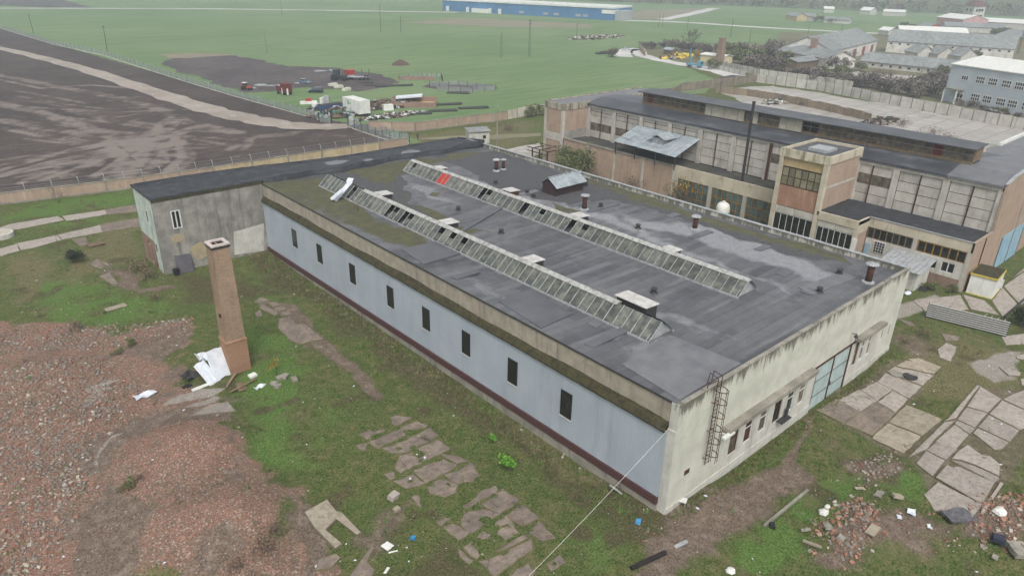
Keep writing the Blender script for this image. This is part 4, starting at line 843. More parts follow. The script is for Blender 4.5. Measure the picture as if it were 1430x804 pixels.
b = MB(); b.box((-1.06, -.5, 6.6), (-.9, -.2, 6.95)); b.build('flue_hole', M['black_rubber'], ch)
# ================================================================ FACTORY WITH ROOF MONITOR
XL, XT, XU, YE, YF = 67.0, 63.4, 74.4, .5, 79.0
fac = thing('factory_building', 'old concrete and brick factory with long glazed roof monitor and stair tower', 'industrial building', (XL, YE, 0), world=True)
M['fac_brick'] = brickmat('factory brick', S(182, 158, 140), S(164, 140, 123), S(160, 144, 128), .26, .09, stain=(S(110, 88, 76), .45), bump=.2, big=.3)
M['old_felt'] = surf('old felt roof', S(78, 80, 85), S(62, 64, 69), .25, (S(124, 126, 128), .5), (1, .3, 1), .6, (.5, .75), rough=.4, bump=.15, spec=.4)
M['dirty_roof'] = surf('dirty flat roof', S(74, 72, 70), S(58, 58, 58), .4, (S(92, 96, 58), .6), (1, .4, 1), .5, (.5, .65), rough=.85, bump=.4)
M['cream_conc'] = surf('cream concrete', S(194, 184, 164), S(176, 166, 148), .4, (S(104, 94, 80), .65), (1, 1, .3), .8, (.55, .75), rough=.92, bump=.2)
fz = lambda y: 13.75
bay = [1.0+7.05*k for k in range(12)]
b = MB(); b.box((XU+.12, YE+.3, 6), (XU+.3, YF, 13.0)); b.build('backing_wall', M['rust'], fac)
for y in bay: b = MB(); b.box((XU-.22, y-.45, 6.4), (XU+.1, y+.45, 13.0)); b.build('pilaster', M['panel_concrete'], fac)
for i in range(11): b = MB(); b.box((XU-.25, bay[i]+.01, 13.0), (XU+.3, bay[i+1]-.02, 13.78)); b.build('eaves_beam', M['panel_concrete'], fac)
pn = MB(); pn.box((0, .05, .05), (.1, 2.97, 1.48)); pme_ = pn.me('wall_panel', M['panel_concrete'])
gl = MB(); gl.box((.03, .03, .04), (.08, .95, 1.5)); gme_ = gl.me('pane', M['glass_grimy'])
fb = MB(); fb.box((0, -.05, 0), (.12, .05, 1.5)); fbe = fb.me('glazing_bar', M['wood'])
glazed = {2: 2, 4: 2, 8: 1, 9: 1, 10: 1}
for i in range(11):
    if i == 3: continue
    for r in range(4):
        z = 6.85+r*1.53
        for c in range(2):
            y = bay[i]+.47+c*3.05
            if glazed.get(i) == r:
                for k in range(3): inst('pane', gme_, fac, (XU, y+k*1.0, z)); inst('glazing_bar', fbe, fac, (XU-.03, y+k*1.0, z+.02))
            else: inst('wall_panel', pme_, fac, (XU, y, z), rot=(0, R(rng.uniform(-.3, .3)), 0))
    b = MB(); b.tube((XU-.15, bay[i]+3.53, 6.8), (XU-.15, bay[i]+3.53, 12.9), .07, n=6)
    b.build('downpipe', M['rust'], fac)
for i in (7, 8, 9, 10):
    b = MB()
    b.tube((XU-.3, bay[i]+.5, 12.4), (XU-.3, bay[i]+6.5, 12.4), .06, n=6); b.build('conduit', M['rust'], fac)
for y in (bay[5]-.3, bay[9]): b = MB(); b.box((XU-.35, y-.25, 6.8), (XU-.24, y+.25, 13.2)); b.build('stain_strip', M['rust'] if y < 50 else M['panel_concrete'], fac)
# main roof and monitor
def roofprof(a, c): return [(73.95, 13.8), (78.4, 14.75), (83.2, 14.75), (101, 12.6), (101, 12.3), (83.2, 14.4), (78.4, 14.4), (73.95, 13.45)]
b = MB(); P = roofprof(0, 0)
for y0, y1, mt in [(YE+.35, 8.2, 'old_felt'), (8.2, 36, 'old_felt'), (36, YF, 'old_felt')]:
    q = MB(); q.mesh([(x, y0+.01, z) for x, z in P]+[(x, y1-.01, z) for x, z in P], [(0, 1, 9, 8), (1, 2, 10, 9), (2, 3, 11, 10), (4, 5, 13, 12), (5, 6, 14, 13), (6, 7, 15, 14), (7, 0, 8, 15), (0, 7, 6, 5, 4, 3, 2, 1), (8, 9, 10, 11, 12, 13, 14, 15)])
    q.build('roof', M['felt_light'] if y1 < 9 else M['old_felt'], fac)
b = MB(); b.box((79.2, 6.9, 14.76), (82.4, 68.4, 15.1)); b.box((79.3, 6.95, 15.1), (82.3, 68.3, 16.9)); mon = b.build('roof_monitor', M['glass_dark'], fac)
for i in range(10):
    y0 = 6.5+i*6.24; b = MB(); b.ext([(78.0, 17.05), (83.1, 17.3), (83.1, 17.42), (78.0, 17.2)], 'y', y0, y0+6.22); b.build('roof_sheet', M['old_felt'], mon)
b = MB(); b.box((79.0, 6.85, 14.75), (79.25, 68.45, 15.15)); b.box((79.05, 6.85, 16.72), (79.25, 68.45, 17.1)); b.box((79.2, 6.8, 15.1), (82.4, 6.9, 17.1)); b.box((79.2, 68.32, 15.1), (82.4, 68.42, 17.1)); b.build('frame', M['wood'], mon).__setitem__('kind', 'stuff')
pn2 = MB(); pn2.box((79.12, .05, 15.17), (79.18, 1.35, 16.7)); pnm = pn2.me('pane', M['glass_grimy'])
br = MB(); br.box((79.02, -.06, 15.15), (79.2, .06, 16.72)); brm = br.me('glazing_bar', M['wood'])
cv = MB(); cv.box((78.75, 0.02, 14.9), (78.82, 1.36, 16.95)); cvm = cv.me('cover_sheet', surf('pale cover sheet', S(178, 172, 158), S(160, 154, 140), .8, (S(120, 100, 80), .4), rand=.06))
rd = MB(); rd.box((79.1, .05, 15.17), (79.17, 1.35, 16.7)); rdm = rd.me('red_panel', surf('dark red panel', S(110, 50, 44), S(90, 44, 40), 2))
cov = [(AX(1036, 160, 78.8)[1], AX(989, 150, 78.8)[1]), (AX(1056, 165, 78.8)[1], AX(1045, 163, 78.8)[1]), (AX(1124, 180, 78.8)[1], AX(1088, 175, 78.8)[1])]
red = [AX(1303, 212, 79)[1], AX(905, 141, 79)[1]]
gaps = [AX(1040, 162, 79)[1], AX(1130, 180, 79)[1], AX(1140, 182, 79)[1]]
for i in range(44):
    y = 6.9+i*1.398; inst('glazing_bar', brm, mon, (0, y, 0))
    if any(a < y+.7 < c for a, c in cov): inst('cover_sheet', cvm, mon, (0, y, 0), rot=(0, 0, R(rng.uniform(-.02, .02))))
    elif any(abs(y+.7-a) < .75 for a in red): inst('red_panel', rdm, mon, (0, y, 0))
    elif not any(abs(y+.7-a) < .7 for a in gaps): inst('pane', pnm, mon, (0, y, 0))
b = MB(); b.tube((79, 6.95, 16.1), (79, 68, 16.1), .03, n=5); b.build('handrail', M['galv'], mon)
# lower roof and fronts
b = MB(); b.prism([(XL+.25, 28.3), (XU+.1, 28.3), (XU+.1, YF), (XL+.25, YF)], 6.3, lambda x, y: 6.95-.03*(x-XL)); b.build('low_roof', M['dirty_roof'], fac)
b = MB(); b.prism([(XT+.0, 14.6), (XL+.001, 14.6), (XL+.001, YE+.05), (XU+.1, YE+.05), (XU+.1, 21.0), (XT+.0, 21.0)], 6.6, lambda x, y: 7.16-.015*(x-XT)); b.build('low_roof', M['tarred'], fac)
# brick front with concrete posts, then cream fascia over ochre glazing
q = []
for i in range(4):
    y0 = 50.2+i*7.15; b = MB(); b.box((XL+.05, y0+.25, -1), (XL+.25, y0+6.9, 7.15)); b.build('brick_infill', M['fac_brick'], fac)
    b = MB(); b.box((XL-.05, y0-.25, -1), (XL+.25, y0+.23, 7.2)); b.build('post', M['panel_concrete'], fac)
    b = MB(); b.box((XL-.08, y0-.2, 7.2), (XL+.3, y0+6.9, 7.5)); b.build('coping', M['concrete'], fac)
b = MB(); b.box((XL, 28.3, 5.35), (XL+.3, 49.9, 7.55)); b.build('fascia', M['cream_conc'], fac)
def ochre(y0, y1, z0, z1, x, cols, rows, frame='yellow_frame', gmat='glass_green', fw=.07):
    b = MB(); w, h = (y1-y0)/cols, (z1-z0)/rows
    for i in range(cols+1): b.box((x-.05, y0+i*w-fw, z0), (x+.05, y0+i*w+fw, z1))
    for j in range(rows+1):
        for i in range(cols): b.box((x-.045, y0+i*w+fw, z0+j*h-fw*.9), (x+.045, y0+(i+1)*w-fw, z0+j*h+fw*.9))
    o = b.build('window', M[frame], fac); g = MB(); g.box((-.01, .07, .06), (.01, w-.07, h-.06)); gm_ = g.me('pane', M[gmat])
    for i in range(cols):
        for j in range(rows): inst('pane', gm_, o, (x, y0+i*w, z0+j*h))
    return o
ypil = [28.5, 35.3, 42.2, 49.5]
for y in ypil[1:]: b = MB(); b.box((XL-.05, y-.35, -1), (XL+.3, y+.35, 5.34)); b.build('post', M['panel_concrete'], fac)
for i in range(3): ochre(ypil[i]+.4, ypil[i+1]-.4, .6, 5.3, XL+.15, 6, 3)
b = MB(); b.box((XL+.05, 28.3, -1), (XL+.3, 49.2, .55)); b.build('wall_base', M['cream_conc'], fac)
# stair tower
M['glass_olive'] = glass('olive dusty glass', S(112, 108, 86), .4, S(134, 130, 106))
tz = 15.45
b = MB()
b.box((XT, 20.75, -1), (XT+.7, 21.45, tz-1.25)); b.box((XT, 27.85, -1), (XT+.7, 28.5, tz-1.25)); tw = b.build('tower_frame', M['cream_conc'], fac); tw['kind'] = 'stuff'
b = MB(); b.box((XT-.06, 20.7, tz-1.25), (XT+.3, 28.55, tz)); b.build('tower_fascia', surf('mossy fascia', S(198, 190, 168), S(180, 172, 152), .6, (S(92, 92, 56), .8), (1, 1, .15), .9, (.45, .62), rough=.95), fac)
b = MB(); b.box((XT+.3, 20.7, tz-1.25), (XU+.0, 21.0, tz-.05)); b.box((XT+.3, 28.2, tz-1.25), (XU, 28.5, tz-.05)); b.box((XU-.3, 21, 13.8), (XU, 28.2, tz-.05)); b.build('tower_parapet', M['cream_conc'], fac).__setitem__('kind', 'stuff')
b = MB(); b.box((XT+.31, 21.01, tz-1), (XU-.31, 28.19, tz-.45)); b.build('tower_roof', M['old_felt'], fac)
b = MB(); b.box((67, 23, tz-.45), (70.3, 26, tz+.0)); b.build('roof_light', M['galv'], fac)
for z0, z1, a in ((7.2, 10.4, 0), (10.75, tz-1.27, 1)): b = MB(); b.box((XT+.72, 20.85, z0), (XU-.35, 21.2, z1)); b.build('brick_infill', M['fac_brick'], fac)
b = MB(); b.box((XT+.71, 20.8, 10.4), (XU-.33, 21.2, 10.75)); b.build('band', M['panel_concrete'], fac)
b = MB(); b.box((XU-.34, 20.7, 7), (XU+.02, 21.3, tz-1.26)); b.build('post', M['panel_concrete'], fac)
b = MB(); b.box((XT+.72, 28.1, 0), (XU, 28.4, tz-1.27)); b.build('brick_infill', M['fac_brick'], fac)
b = MB(); b.box((XT+.25, 21.47, 6.55), (XT+.5, 27.83, 9.75)); b.build('brick_infill', brickmat('stained brick', S(166, 120, 98), S(150, 112, 92), S(160, 140, 120), stain=(S(196, 170, 140), .6)), fac)
ochre(21.5, 27.8, 9.85, 12.6, XT+.35, 6, 2, 'rust', 'glass_olive', .035)
for i in range(2): b = MB(); b.box((XT+.3, 21.5+i*3.17, 12.75), (XT+.4, 24.63+i*3.17, 14.15)); b.build('tower_panel', surf('rust streaked panel', S(178, 160, 122), S(164, 142, 104), .8, (S(120, 80, 44), .6)) if i == 0 else bpy.data.materials['rust streaked panel'], fac)
for i in range(2): b = MB(); b.box((XT+.15, 21.5+i*3.17, 5.4), (XT+.3, 24.63+i*3.17, 6.45)); b.build('wall_panel', M['panel_concrete'], fac)
ochre(21.5, 27.8, 2.4, 5.3, XT+.25, 6, 1, 'white_frame', 'glass_dark', .035)
b = MB(); b.box((XT+.1, 21.5, -1), (XT+.3, 27.8, 2.3)); b.build('wall_base', M['cream_conc'], fac)
# low section beside the tower
b = MB(); b.box((XT-.04, 14.6, 6.0), (XT+.3, 20.7, 7.2)); b.build('fascia', M['cream_conc'], fac)
for i in range(2): b = MB(); b.box((XT+.1, 15.2+i*2.75, 5.0), (XT+.25, 17.9+i*2.75, 5.95)); b.build('wall_panel', M['panel_concrete'], fac)
ochre(15.2, 20.6, 2.2, 4.9, XT+.2, 6, 1, 'white_frame', 'glass_dark', .035)
b = MB(); b.box((XT, 14.6, -1), (XT+.4, 15.15, 5.99)); b.build('post', M['cream_conc'], fac)
b = MB(); b.box((XT-.2, 14.3, -1), (XT-.02, 15.0, 4.6)); b.build('white_post', M['white_paint'], fac)
b = MB(); b.box((XT+.1, 15.2, -1), (XT+.3, 20.7, 2.15)); b.build('wall_base', M['cream_conc'], fac)
b = MB(); b.box((XT+.41, 14.62, -1), (XL-.02, 14.9, 5.2)); b.build('brick_infill', M['fac_brick'], fac)
b = MB(); b.box((XT+.31, 14.6, 5.2), (XL-.02, 14.92, 7.18)); b.build('fascia', M['cream_conc'], fac)
# recessed front
b = MB(); b.box((XL, .52, 5.75), (XL+.3, 14.6, 7.2)); b.build('fascia', M['cream_conc'], fac)
b = MB(); b.box((XL-.12, .45, 7.2), (XL+.12, 14.7, 7.28)); b.build('gutter', M['galv'], fac)
b = MB(); b.box((XL-.02, .52, -1), (XL+.3, 1.1, 5.74)); b.box((XL-.02, 7.5, -1), (XL+.3, 8.1, 5.74)); b.build('post', M['panel_concrete'], fac).__setitem__('kind', 'stuff')
ochre(1.2, 7.4, 4.1, 5.65, XL+.12, 6, 1, 'yellow_frame', 'glass_dark')
ochre(8.2, 14.5, 4.1, 5.65, XL+.12, 7, 1, 'wood', 'glass_dark')
b = MB(); b.wall((XL+.05, 1.1, -1), (0, 1, 0), 13.45, 5.05, [(1.0, 3.2, 2.7, 4.6), (3.3, 3.2, 4.9, 4.6)], (-1, 0, 0), .25); b.build('infill_wall', M['white_render'], fac)
ochre(2.1, 3.8, 2.2, 3.6, XL+.15, 2, 1, 'white_frame', 'glass_dark'); ochre(4.4, 6.0, 2.2, 3.6, XL+.15, 2, 1, 'white_frame', 'glass_dark')
b = MB(); b.box((XL-.02, 1.1, -1), (XL+.02, 7.5, 1.6)); b.build('bare_brick', M['old_brick'], fac)
b = MB(); b.box((XL-.08, 11.6, 2.2), (XL+.02, 13.2, 3.9)); o = b.build('grille', M['white_frame'], fac)
for i in range(4):
    for j in range(4): g = MB(); g.box((XL-.1, 11.68+i*.37, 2.28+j*.4), (XL-.081, 11.97+i*.37, 2.6+j*.4)); g.build('opening', M['black_rubber'], o)
b = MB(); b.box((XL-.1, 13.7, .4), (XL+.02, 14.4, 3.2)); b.build('blue_door', M['blue_paint'], fac)
# brick end wall with a blue gate
p0, p1 = AY(1386, 372, YE), AY(1415, 352, YE); zt = AY(1400, 322, YE)[2]
b = MB(); e0 = XL; prof = [(XL, -1), (101, -1), (101, 13.1), (82, 15.0), (76.5, 14.6), (XU-.4, 14.0), (XU-.4, 7.3), (XL, 7.3)]
b.ext(prof, 'x', 0, .3); b.v = [(y, YE-.02+x, z) for x, y, z in b.v]; b.build('end_wall', M['fac_brick'], fac)
b = MB(); b.ext([(XU-.5, 14.0), (76.5, 14.62), (82, 15.02), (101, 13.12), (101, 13.3), (82, 15.2), (76.5, 14.8), (XU-.5, 14.2)], 'x', 0, .45); b.v = [(y, YE-.1+x, z) for x, y, z in b.v]; b.build('coping', M['galv'], fac)
b = MB(); b.box((p0[0], YE-.12, -.2), (p1[0]+.6, YE-.03, 5.2)); gt = b.build('gate', M['blue_paint'], fac)
for i in range(3): g = MB(); xx = p0[0]+i*(p1[0]+.6-p0[0])/2; g.box((xx-.05, YE-.16, -.2), (xx+.05, YE-.121, 5.2)); g.build('gate_bar', M['dark_metal'], gt)
b = MB(); b.tube((85.5, YE-.1, 0), (85.5, YE-.1, 14), .07); b.build('downpipe', M['galv'], fac)
b = MB(); b.tube((71.2, YE-.1, 0), (71.2, YE-.1, 7), .07); b.build('downpipe', M['rust'], fac)
# tall brick block at the far end
b = MB(); b.box((XL+.3, 79.0, 13.0), (99, 84.6, 14.05)); b.build('block_roof', M['felt_light'], fac)
b = MB(); b.box((XL-.05, 78.9, 12.9), (XL+.3, 84.7, 14.2)); b.box((XL+.3, 78.9, 12.9), (99.1, 79.0, 14.25)); b.box((XL+.3, 84.6, 12.9), (99, 84.7, 14.3)); b.build('block_fascia', surf('stained fascia', S(172, 164, 148), S(154, 146, 130), .6, (S(84, 76, 64), .8), (1, 1, .12), 1.2, (.45, .65)), fac).__setitem__('kind', 'stuff')
for y in (78.95, 84.0): b = MB(); b.box((XL-.03, y, -1), (XL+.5, y+.65, 12.9)); b.build('post', M['panel_concrete'], fac)
for z0, z1 in ((-1, 6.4), (8.0, 12.9)): b = MB(); b.box((XL+.05, 79.62, z0), (XL+.4, 83.98, z1)); b.build('brick_infill', M['fac_brick'], fac)
b = MB(); b.box((XL, 79.61, 6.4), (XL+.4, 83.99, 8.0)); b.build('band', M['panel_concrete'], fac)
b = MB(); b.box((XL+.52, 79.02, 8.6), (XU+.05, 79.3, 12.88)); b.build('brick_infill', M['fac_brick'], fac)
b = MB(); b.box((XL+.52, 78.98, 6.6), (XU+.05, 79.32, 8.6)); b.build('band', M['grey_render'], fac)
b = MB(); b.box((XU, 79.02, 13.0), (99, 79.3, 13.0+.1)); b.box((98.5, 79.3, 0), (98.9, 84.5, 13)); b.build('back_wall', M['fac_brick'], fac).__setitem__('kind', 'stuff')
b = MB(); b.box((XL+.5, 84.3, 0), (98.4, 84.58, 12.9)); b.build('north_wall', M['fac_brick'], fac)
b = MB(); b.box((100.6, YE+.4, 0), (100.9, 79, 12.3)); b.build('rear_wall', M['fac_brick'], fac)
# pipe gantry
b = MB()
for y in (79.8, 82.2, 84.4):
    b.bar((XL-3.4, y, 0), (XL-3.4, y, 4.6), .22); b.bar((XL-3.4, y, 4.6), (XL, y, 4.6), .16)
for z in (4.7, 3.9): b.bar((XL-3.4, 79.5, z), (XL-3.4, 86, z), .14)
b.bar((XL-1, 79.5, 5.3), (XL-1, 86, 5.3), .12); b.bar((XL-3.4, 79.8, 3.8), (XL-3.4, 84.4, 2), .1)
b.build('pipe_gantry', M['rust'], fac)
# corrugated lean-to over the low roof
A, B_, Cc, D = [np.array(G(*q)) for q in ((857, 197, 9.4), (943, 220, 9.4), (979, 194, 11.3), (890, 175, 11.3))]
n = 12
ro = None
for i in range(n):
    t0, t1 = i/n, (i+1)/n-.004; b = MB(); pts = [A+(B_-A)*t0, A+(B_-A)*t1, D+(Cc-D)*t1, D+(Cc-D)*t0]
    K = 6
    for k in range(K):
        s0, s1 = k/K, (k+1)/K; z = .08*(k % 2)
        P = lambda s, zz: [pts[0]+(pts[1]-pts[0])*s+np.array((0, 0, zz)), pts[3]+(pts[2]-pts[3])*s+np.array((0, 0, zz))]
        a0, d0 = P(s0, .08*(k % 2)); a1, d1 = P(s1, .08*((k+1) % 2)); b.face([a0, a1, d1, d0]); b.face([a0-np.array((0, 0, .03)), a1-np.array((0, 0, .03)), d1-np.array((0, 0, .03)), d0-np.array((0, 0, .03))])
    b.build('lean_to_sheet', M['corrugated'], fac)
for t in (.02, .35, .68, .98):
    p = A+(B_-A)*t; b = MB(); b.bar((p[0]+.4, p[1], 6.9), (p[0]+.4, p[1], 9.3), .15); b.build('lean_to_post', M['dark_metal'], fac)
mid = (A+B_+Cc+D)/4
b = MB(); b.box((mid[0]-1.2, mid[1]-2.6, 9.6), (mid[0]+1.6, mid[1]-.1, 11.2)); b.build('dormer', M['galv'], fac)
b = MB(); b.ext([(mid[1]-3.4, 11.1), (mid[1]-1.3, 11.9), (mid[1]+.8, 11.1), (mid[1]-1.3, 11.75)], 'x', mid[0]-1.7, mid[0]+2.2); b.build('dormer_roof', M['corrugated'], fac)
# white-edged roof beyond, at the right-hand end
q = [G(1378, 206, 12.2), G(1396, 203, 12.2), G(1445, 182, 12.2), G(1500, 200, 12.2), G(1460, 235, 12.2), G(1376, 214, 12.2)]
ext_ = thing('flat_roofed_annex', 'low white-edged flat-roofed building behind the factory end wall', 'building', (q[0][0], q[0][1], 0), world=True)
def offset_poly(P, k):
    c = np.mean(np.array(P), 0); return [tuple(c+(np.array(p)-c)*k) for p in P]
q2 = [p[:2] for p in q]
b = MB(); b.prism(offset_poly(q2, .99), 0, 12.0); b.build('body', M['white_render'], ext_)
b = MB(); b.prism(offset_poly(q2, 1.0), 12.0, 12.15); b.build('roof', M['felt_light'], ext_)
for i in (1,): b = MB(); b.bar((*q2[1], 12.4), (*q2[2], 12.4), .5, .5); b.build('roof_edge', M['white_paint'], ext_)
b = MB(); b.bar((*q2[3], 12.4), (*q2[2], 12.4), .5, .5); b.build('roof_edge', M['white_paint'], ext_)

# ================================================================ THINGS IN THE FACTORY YARD
p = AX(1037, 248, 69.0); pt = AX(1053, 143, 69.0)
b = MB(); b.tube((0, 0, -.3), (0, pt[1]-p[1], pt[2]-6.9), .24, .24, 10); b.lathe((0, pt[1]-p[1], pt[2]-7.0), [(.3, 0), (.3, .3)], 10)
o = b.build('steel_flue', M['dark_metal']); o.location = (69.0, p[1], 6.85); tag(o, 'thin black steel flue rising from the factory low roof', 'flue')
sd = thing('lean_shed', 'small white-walled shed with ribbed grey metal roof tucked between the two big buildings', 'shed', (62, 4.6, 0), world=True)
b = MB(); b.box((62.0, 4.9, -.3), (62.2, 10, 2.6)); b.box((62.2, 4.9, -.3), (66.6, 5.1, 2.6)); b.build('wall', M['white_render'], sd).__setitem__('kind', 'stuff')
for i in range(9):
    y0 = 4.4+i*.66; b = MB(); b.ext([(61.4, 2.75), (66.9, 3.55), (66.9, 3.6), (61.4, 2.82)], 'y', y0, y0+.62); b.ext([(61.4, 2.82), (66.9, 3.6), (66.9, 3.66), (61.4, 2.88)], 'y', y0+.5, y0+.6); b.build('roof_sheet', M['galv'], sd)
k0, k1, k2 = G(1384, 418), G(1350, 408), G(1401, 398)
ko = Vector(k0); ux = (Vector(k2)-ko); uy = (Vector(k1)-ko); ux = ux.normalized()*4.6; uy = Vector((-ux.y, ux.x, 0)).normalized()*3.1
ki = thing('kiosk', 'white cabin with yellow trim and a mossy flat roof by the factory corner', 'cabin', k0, world=True)
b = MB(); b.prism([(ko+ux*s+uy*t)[:2] for s, t in ((0, 0), (1, 0), (1, 1), (0, 1))], .1, 2.75); b.build('body', M['white_paint'], ki)
for z0, z1, e in ((-.1, .1, .02), (2.75, 3.0, .03)): b = MB(); b.prism([(ko+ux*s+uy*t)[:2] for s, t in ((-e, -e), (1+e, -e), (1+e, 1+e), (-e, 1+e))], z0, z1); b.build('trim', surf('yellow trim', S(196, 178, 84), S(174, 158, 80), 2), ki)
b = MB(); b.prism([(ko+ux*s+uy*t)[:2] for s, t in ((.0, .0), (1, 0), (1, 1), (0, 1))], 3.0, 3.06); b.build('roof', M['mossy'], ki)
for t in (.3,): b = MB(); c_ = ko+ux*.55-uy*.005; b.bar(c_+Vector((0, 0, 1.0)), c_+Vector((0, 0, 2.3)), .9, .05); b.build('door', M['white_frame'], ki)
# striped screen: long panel of black and white metal slats leaning on posts
s0, s1 = Vector(G(1292, 443)), Vector(G(1404, 471)); L = (s1-s0).length; d = (s1-s0)/L; hgt = 2.0; lean = Vector((d.y, -d.x, 0))*-.25
sf = thing('striped_screen', 'long fence panel of black and pale horizontal metal slats across the yard entrance', 'fence panel', s0, world=True)
wm, dm = flat('pale slat', S(196, 194, 190), .5), flat('black slat', S(40, 40, 42), .5)
for i in range(14):
    z = .15+i*.135; pz = lean*(z/hgt); b = MB()
    b.bar(s0+pz+Vector((0, 0, z)), s1+pz+Vector((0, 0, z)), .05, .125); b.build('slat', wm if i % 2 else dm, sf)
for i in range(5):
    p = s0+d*(L*i/4)+lean*.25; b = MB(); b.bar(p, p+lean+Vector((0, 0, hgt+.1)), .07); b.build('post', M['dark_metal'], sf)
b = MB(); b.bar(s0-d*.05+Vector((0, 0, .15)), s0-d*.7+Vector((0, 0, 1.2))+lean, .05); b.build('brace', M['dark_metal'], sf)
for i in range(9):
    p = s0+d*(L*(.62+.04*i))+lean*1.3; b = MB(); b.bar(p+Vector((0, 0, 1.5)), p+d*.35+Vector((0, 0, 2.15)), .12, .05); b.build('torn_strip', wm if i % 2 else dm, sf)
# tank
p = AX(1009, 295, 63.5); tk = thing('white_tank', 'rounded white plastic tank standing in front of the ochre factory windows', 'tank', (63.5, p[1], 0))
b = MB(); b.lathe((0, 0, 0), [(1.0, 0), (1.12, .2), (1.12, 3.6), (1.0, 4.1), (.7, 4.4), (.3, 4.5)], 18); b.build('shell', M['white_paint'], tk, True)
b = MB(); b.lathe((0, 0, 4.5), [(.3, 0), (.3, .18), (.1, .25)], 12); b.build('lid', M['white_frame'], tk)
b = MB(); b.lathe((0, 0, 2.4), [(1.14, 0), (1.14, .5)], 18); b.build('green_band', flat('green band', S(96, 160, 120), .6), tk)
# little things along the wall
p = GG(1267, 411); b = MB(); b.lathe((0, 0, 0), [(.1, .02), (.4, .05), (.52, .25), (.45, .42), (.15, .5)], 12); o = b.build('white_bag', M['white_sheet'], smooth=True); o.location = p; o.scale = (1.4, .8, .8); tag(o, 'white plump bag lying on dirt at the cream wall corner', 'bag')
p = GG(1318, 396); o = thing('scrap_frame', 'rusty metal bed frame leaning in weeds below white windows', 'frame', p, R(95))
b = MB(); [b.bar((x, 0, 0), (x, .4, .9), .06) for x in (-1.2, 0, 1.2)]; b.build('legs', M['rust'], o).__setitem__('kind', 'stuff')
b = MB(); b.bar((-1.3, .4, .9), (1.3, .4, .9), .07); b.build('rail', M['galv'], o); b = MB(); b.bar((-1.3, .15, .35), (1.3, .15, .35), .07); b.build('rail', M['galv'], o)
p = GG(1290, 404); b = MB(); b.obox((0, 0, .12), (.9, .1, .05), (-.1, .5, .02), (0, 0, .06)); o = b.build('black_pallet', M['dark_metal']); o.location = p; tag(o, 'black slatted pallet lying in the weeds beside the lean shed', 'pallet')
# ================================================================ WALLS AND FENCES
def along(px, step):
    P = [Vector(G(x, y)) for x, y in px]; out = []
    for a, c in zip(P[:-1], P[1:]):
        n = max(1, round((c-a).length/step)); out += [(a+(c-a)*(i/n), a+(c-a)*((i+1)/n)) for i in range(n)]
    return out
M['wall_brick'] = brickmat('boundary brick', S(168, 142, 124), S(148, 124, 108), S(178, 164, 146), .26, .09, stain=(S(190, 172, 148), .6), bump=.2)
M['wall_brick_pale'] = surf('pale brickwork', S(188, 172, 142), S(168, 150, 122), .5, (S(150, 120, 100), .5), rough=.95)
def panel_wall(name, label, px, step, h, th, mats, post='concrete', base=True, cap=True, hvar=0.0, pw=.35, pname='wall_panel'):
    segs = along(px, step); t = thing(name, label, 'wall', segs[0][0], world=True)
    for i, (a, c) in enumerate(segs):
        d = (c-a).normalized(); hh = h*(1+hvar*rng.uniform(-1, 1)); L = (c-a).length
        b = MB(); b.bar(a+d*pw/2+Vector((0, 0, hh/2)), c-d*pw/2+Vector((0, 0, hh/2)), th, hh); mt = mats(i, len(segs)) if callable(mats) else mats
        b.build(pname, mt, t)
        b = MB(); b.bar(a-d*pw/2+Vector((0, 0, h/2+.05)), a+d*pw/2+Vector((0, 0, h/2+.05)), th+.12, h+.1); b.build('post', M[post], t)
        if cap: b = MB(); b.bar(a+d*pw/2+Vector((0, 0, hh+.06)), c-d*pw/2+Vector((0, 0, hh+.06)), th+.14, .12); b.build('coping', M[post], t)
        if base: b = MB(); b.bar(a+d*pw/2+Vector((0, 0, .15)), c-d*pw/2+Vector((0, 0, .15)), th+.16, .3); b.build('footing', M[post], t)
    return t, segs
bw, bsegs = panel_wall('brick_boundary_wall', 'long low brick boundary wall with wire posts on top beside the ploughed field', [(-90, 283), (0, 286), (150, 268), (300, 247), (450, 223), (530, 210.5), (570, 204)], 7.0, 2.0, .3,
    lambda i, n: M['wall_brick'] if i < n*.5 or i > n*.86 else M['wall_brick_pale'])
for i, (a, c) in enumerate(bsegs):
    for k in range(2):
        p = a+(c-a)*(k*.5); b = MB(); b.bar(p+Vector((0, .1, 2.0)), p+Vector((0, .1, 3.0)), .09); b.bar(p+Vector((0, .1, 3.0)), p+Vector((-.1, .5, 3.45)), .09); b.build('wire_post', M['galv'], bw)
    for z, y in ((2.4, .1), (2.8, .1), (3.3, .4)): b = MB(); b.bar(a+Vector((0, y, z)), c+Vector((0, y, z)), .02); b.build('wire', M['galv'], bw)
panel_wall('rear_brick_wall', 'brick wall with dark coping running beside the scrap yard', [(516, 182), (580, 184), (640, 176), (690, 170), (708, 167)], 6.0, 2.3, .3, M['wall_brick'])
panel_wall('stained_panel_wall', 'pale stained concrete panel wall overgrown near the tall brick block', [(708, 167), (735, 162), (762, 158)], 4.2, 2.6, .2, surf('stained panel', S(196, 190, 176), S(172, 164, 150), .5, (S(120, 106, 88), .7)), base=False, cap=False, hvar=.05)
panel_wall('dark_panel_wall', 'weathered dark concrete panel wall along the dirt road behind the factory', [(930, 142), (952, 128), (985, 124), (1020, 120), (1046, 116), (1056, 115)], 3.4, 3.0, .2, surf('dark panel', S(134, 122, 106), S(112, 104, 92), .4, (S(84, 74, 64), .6), rand=.08), base=False, cap=False, hvar=.04)
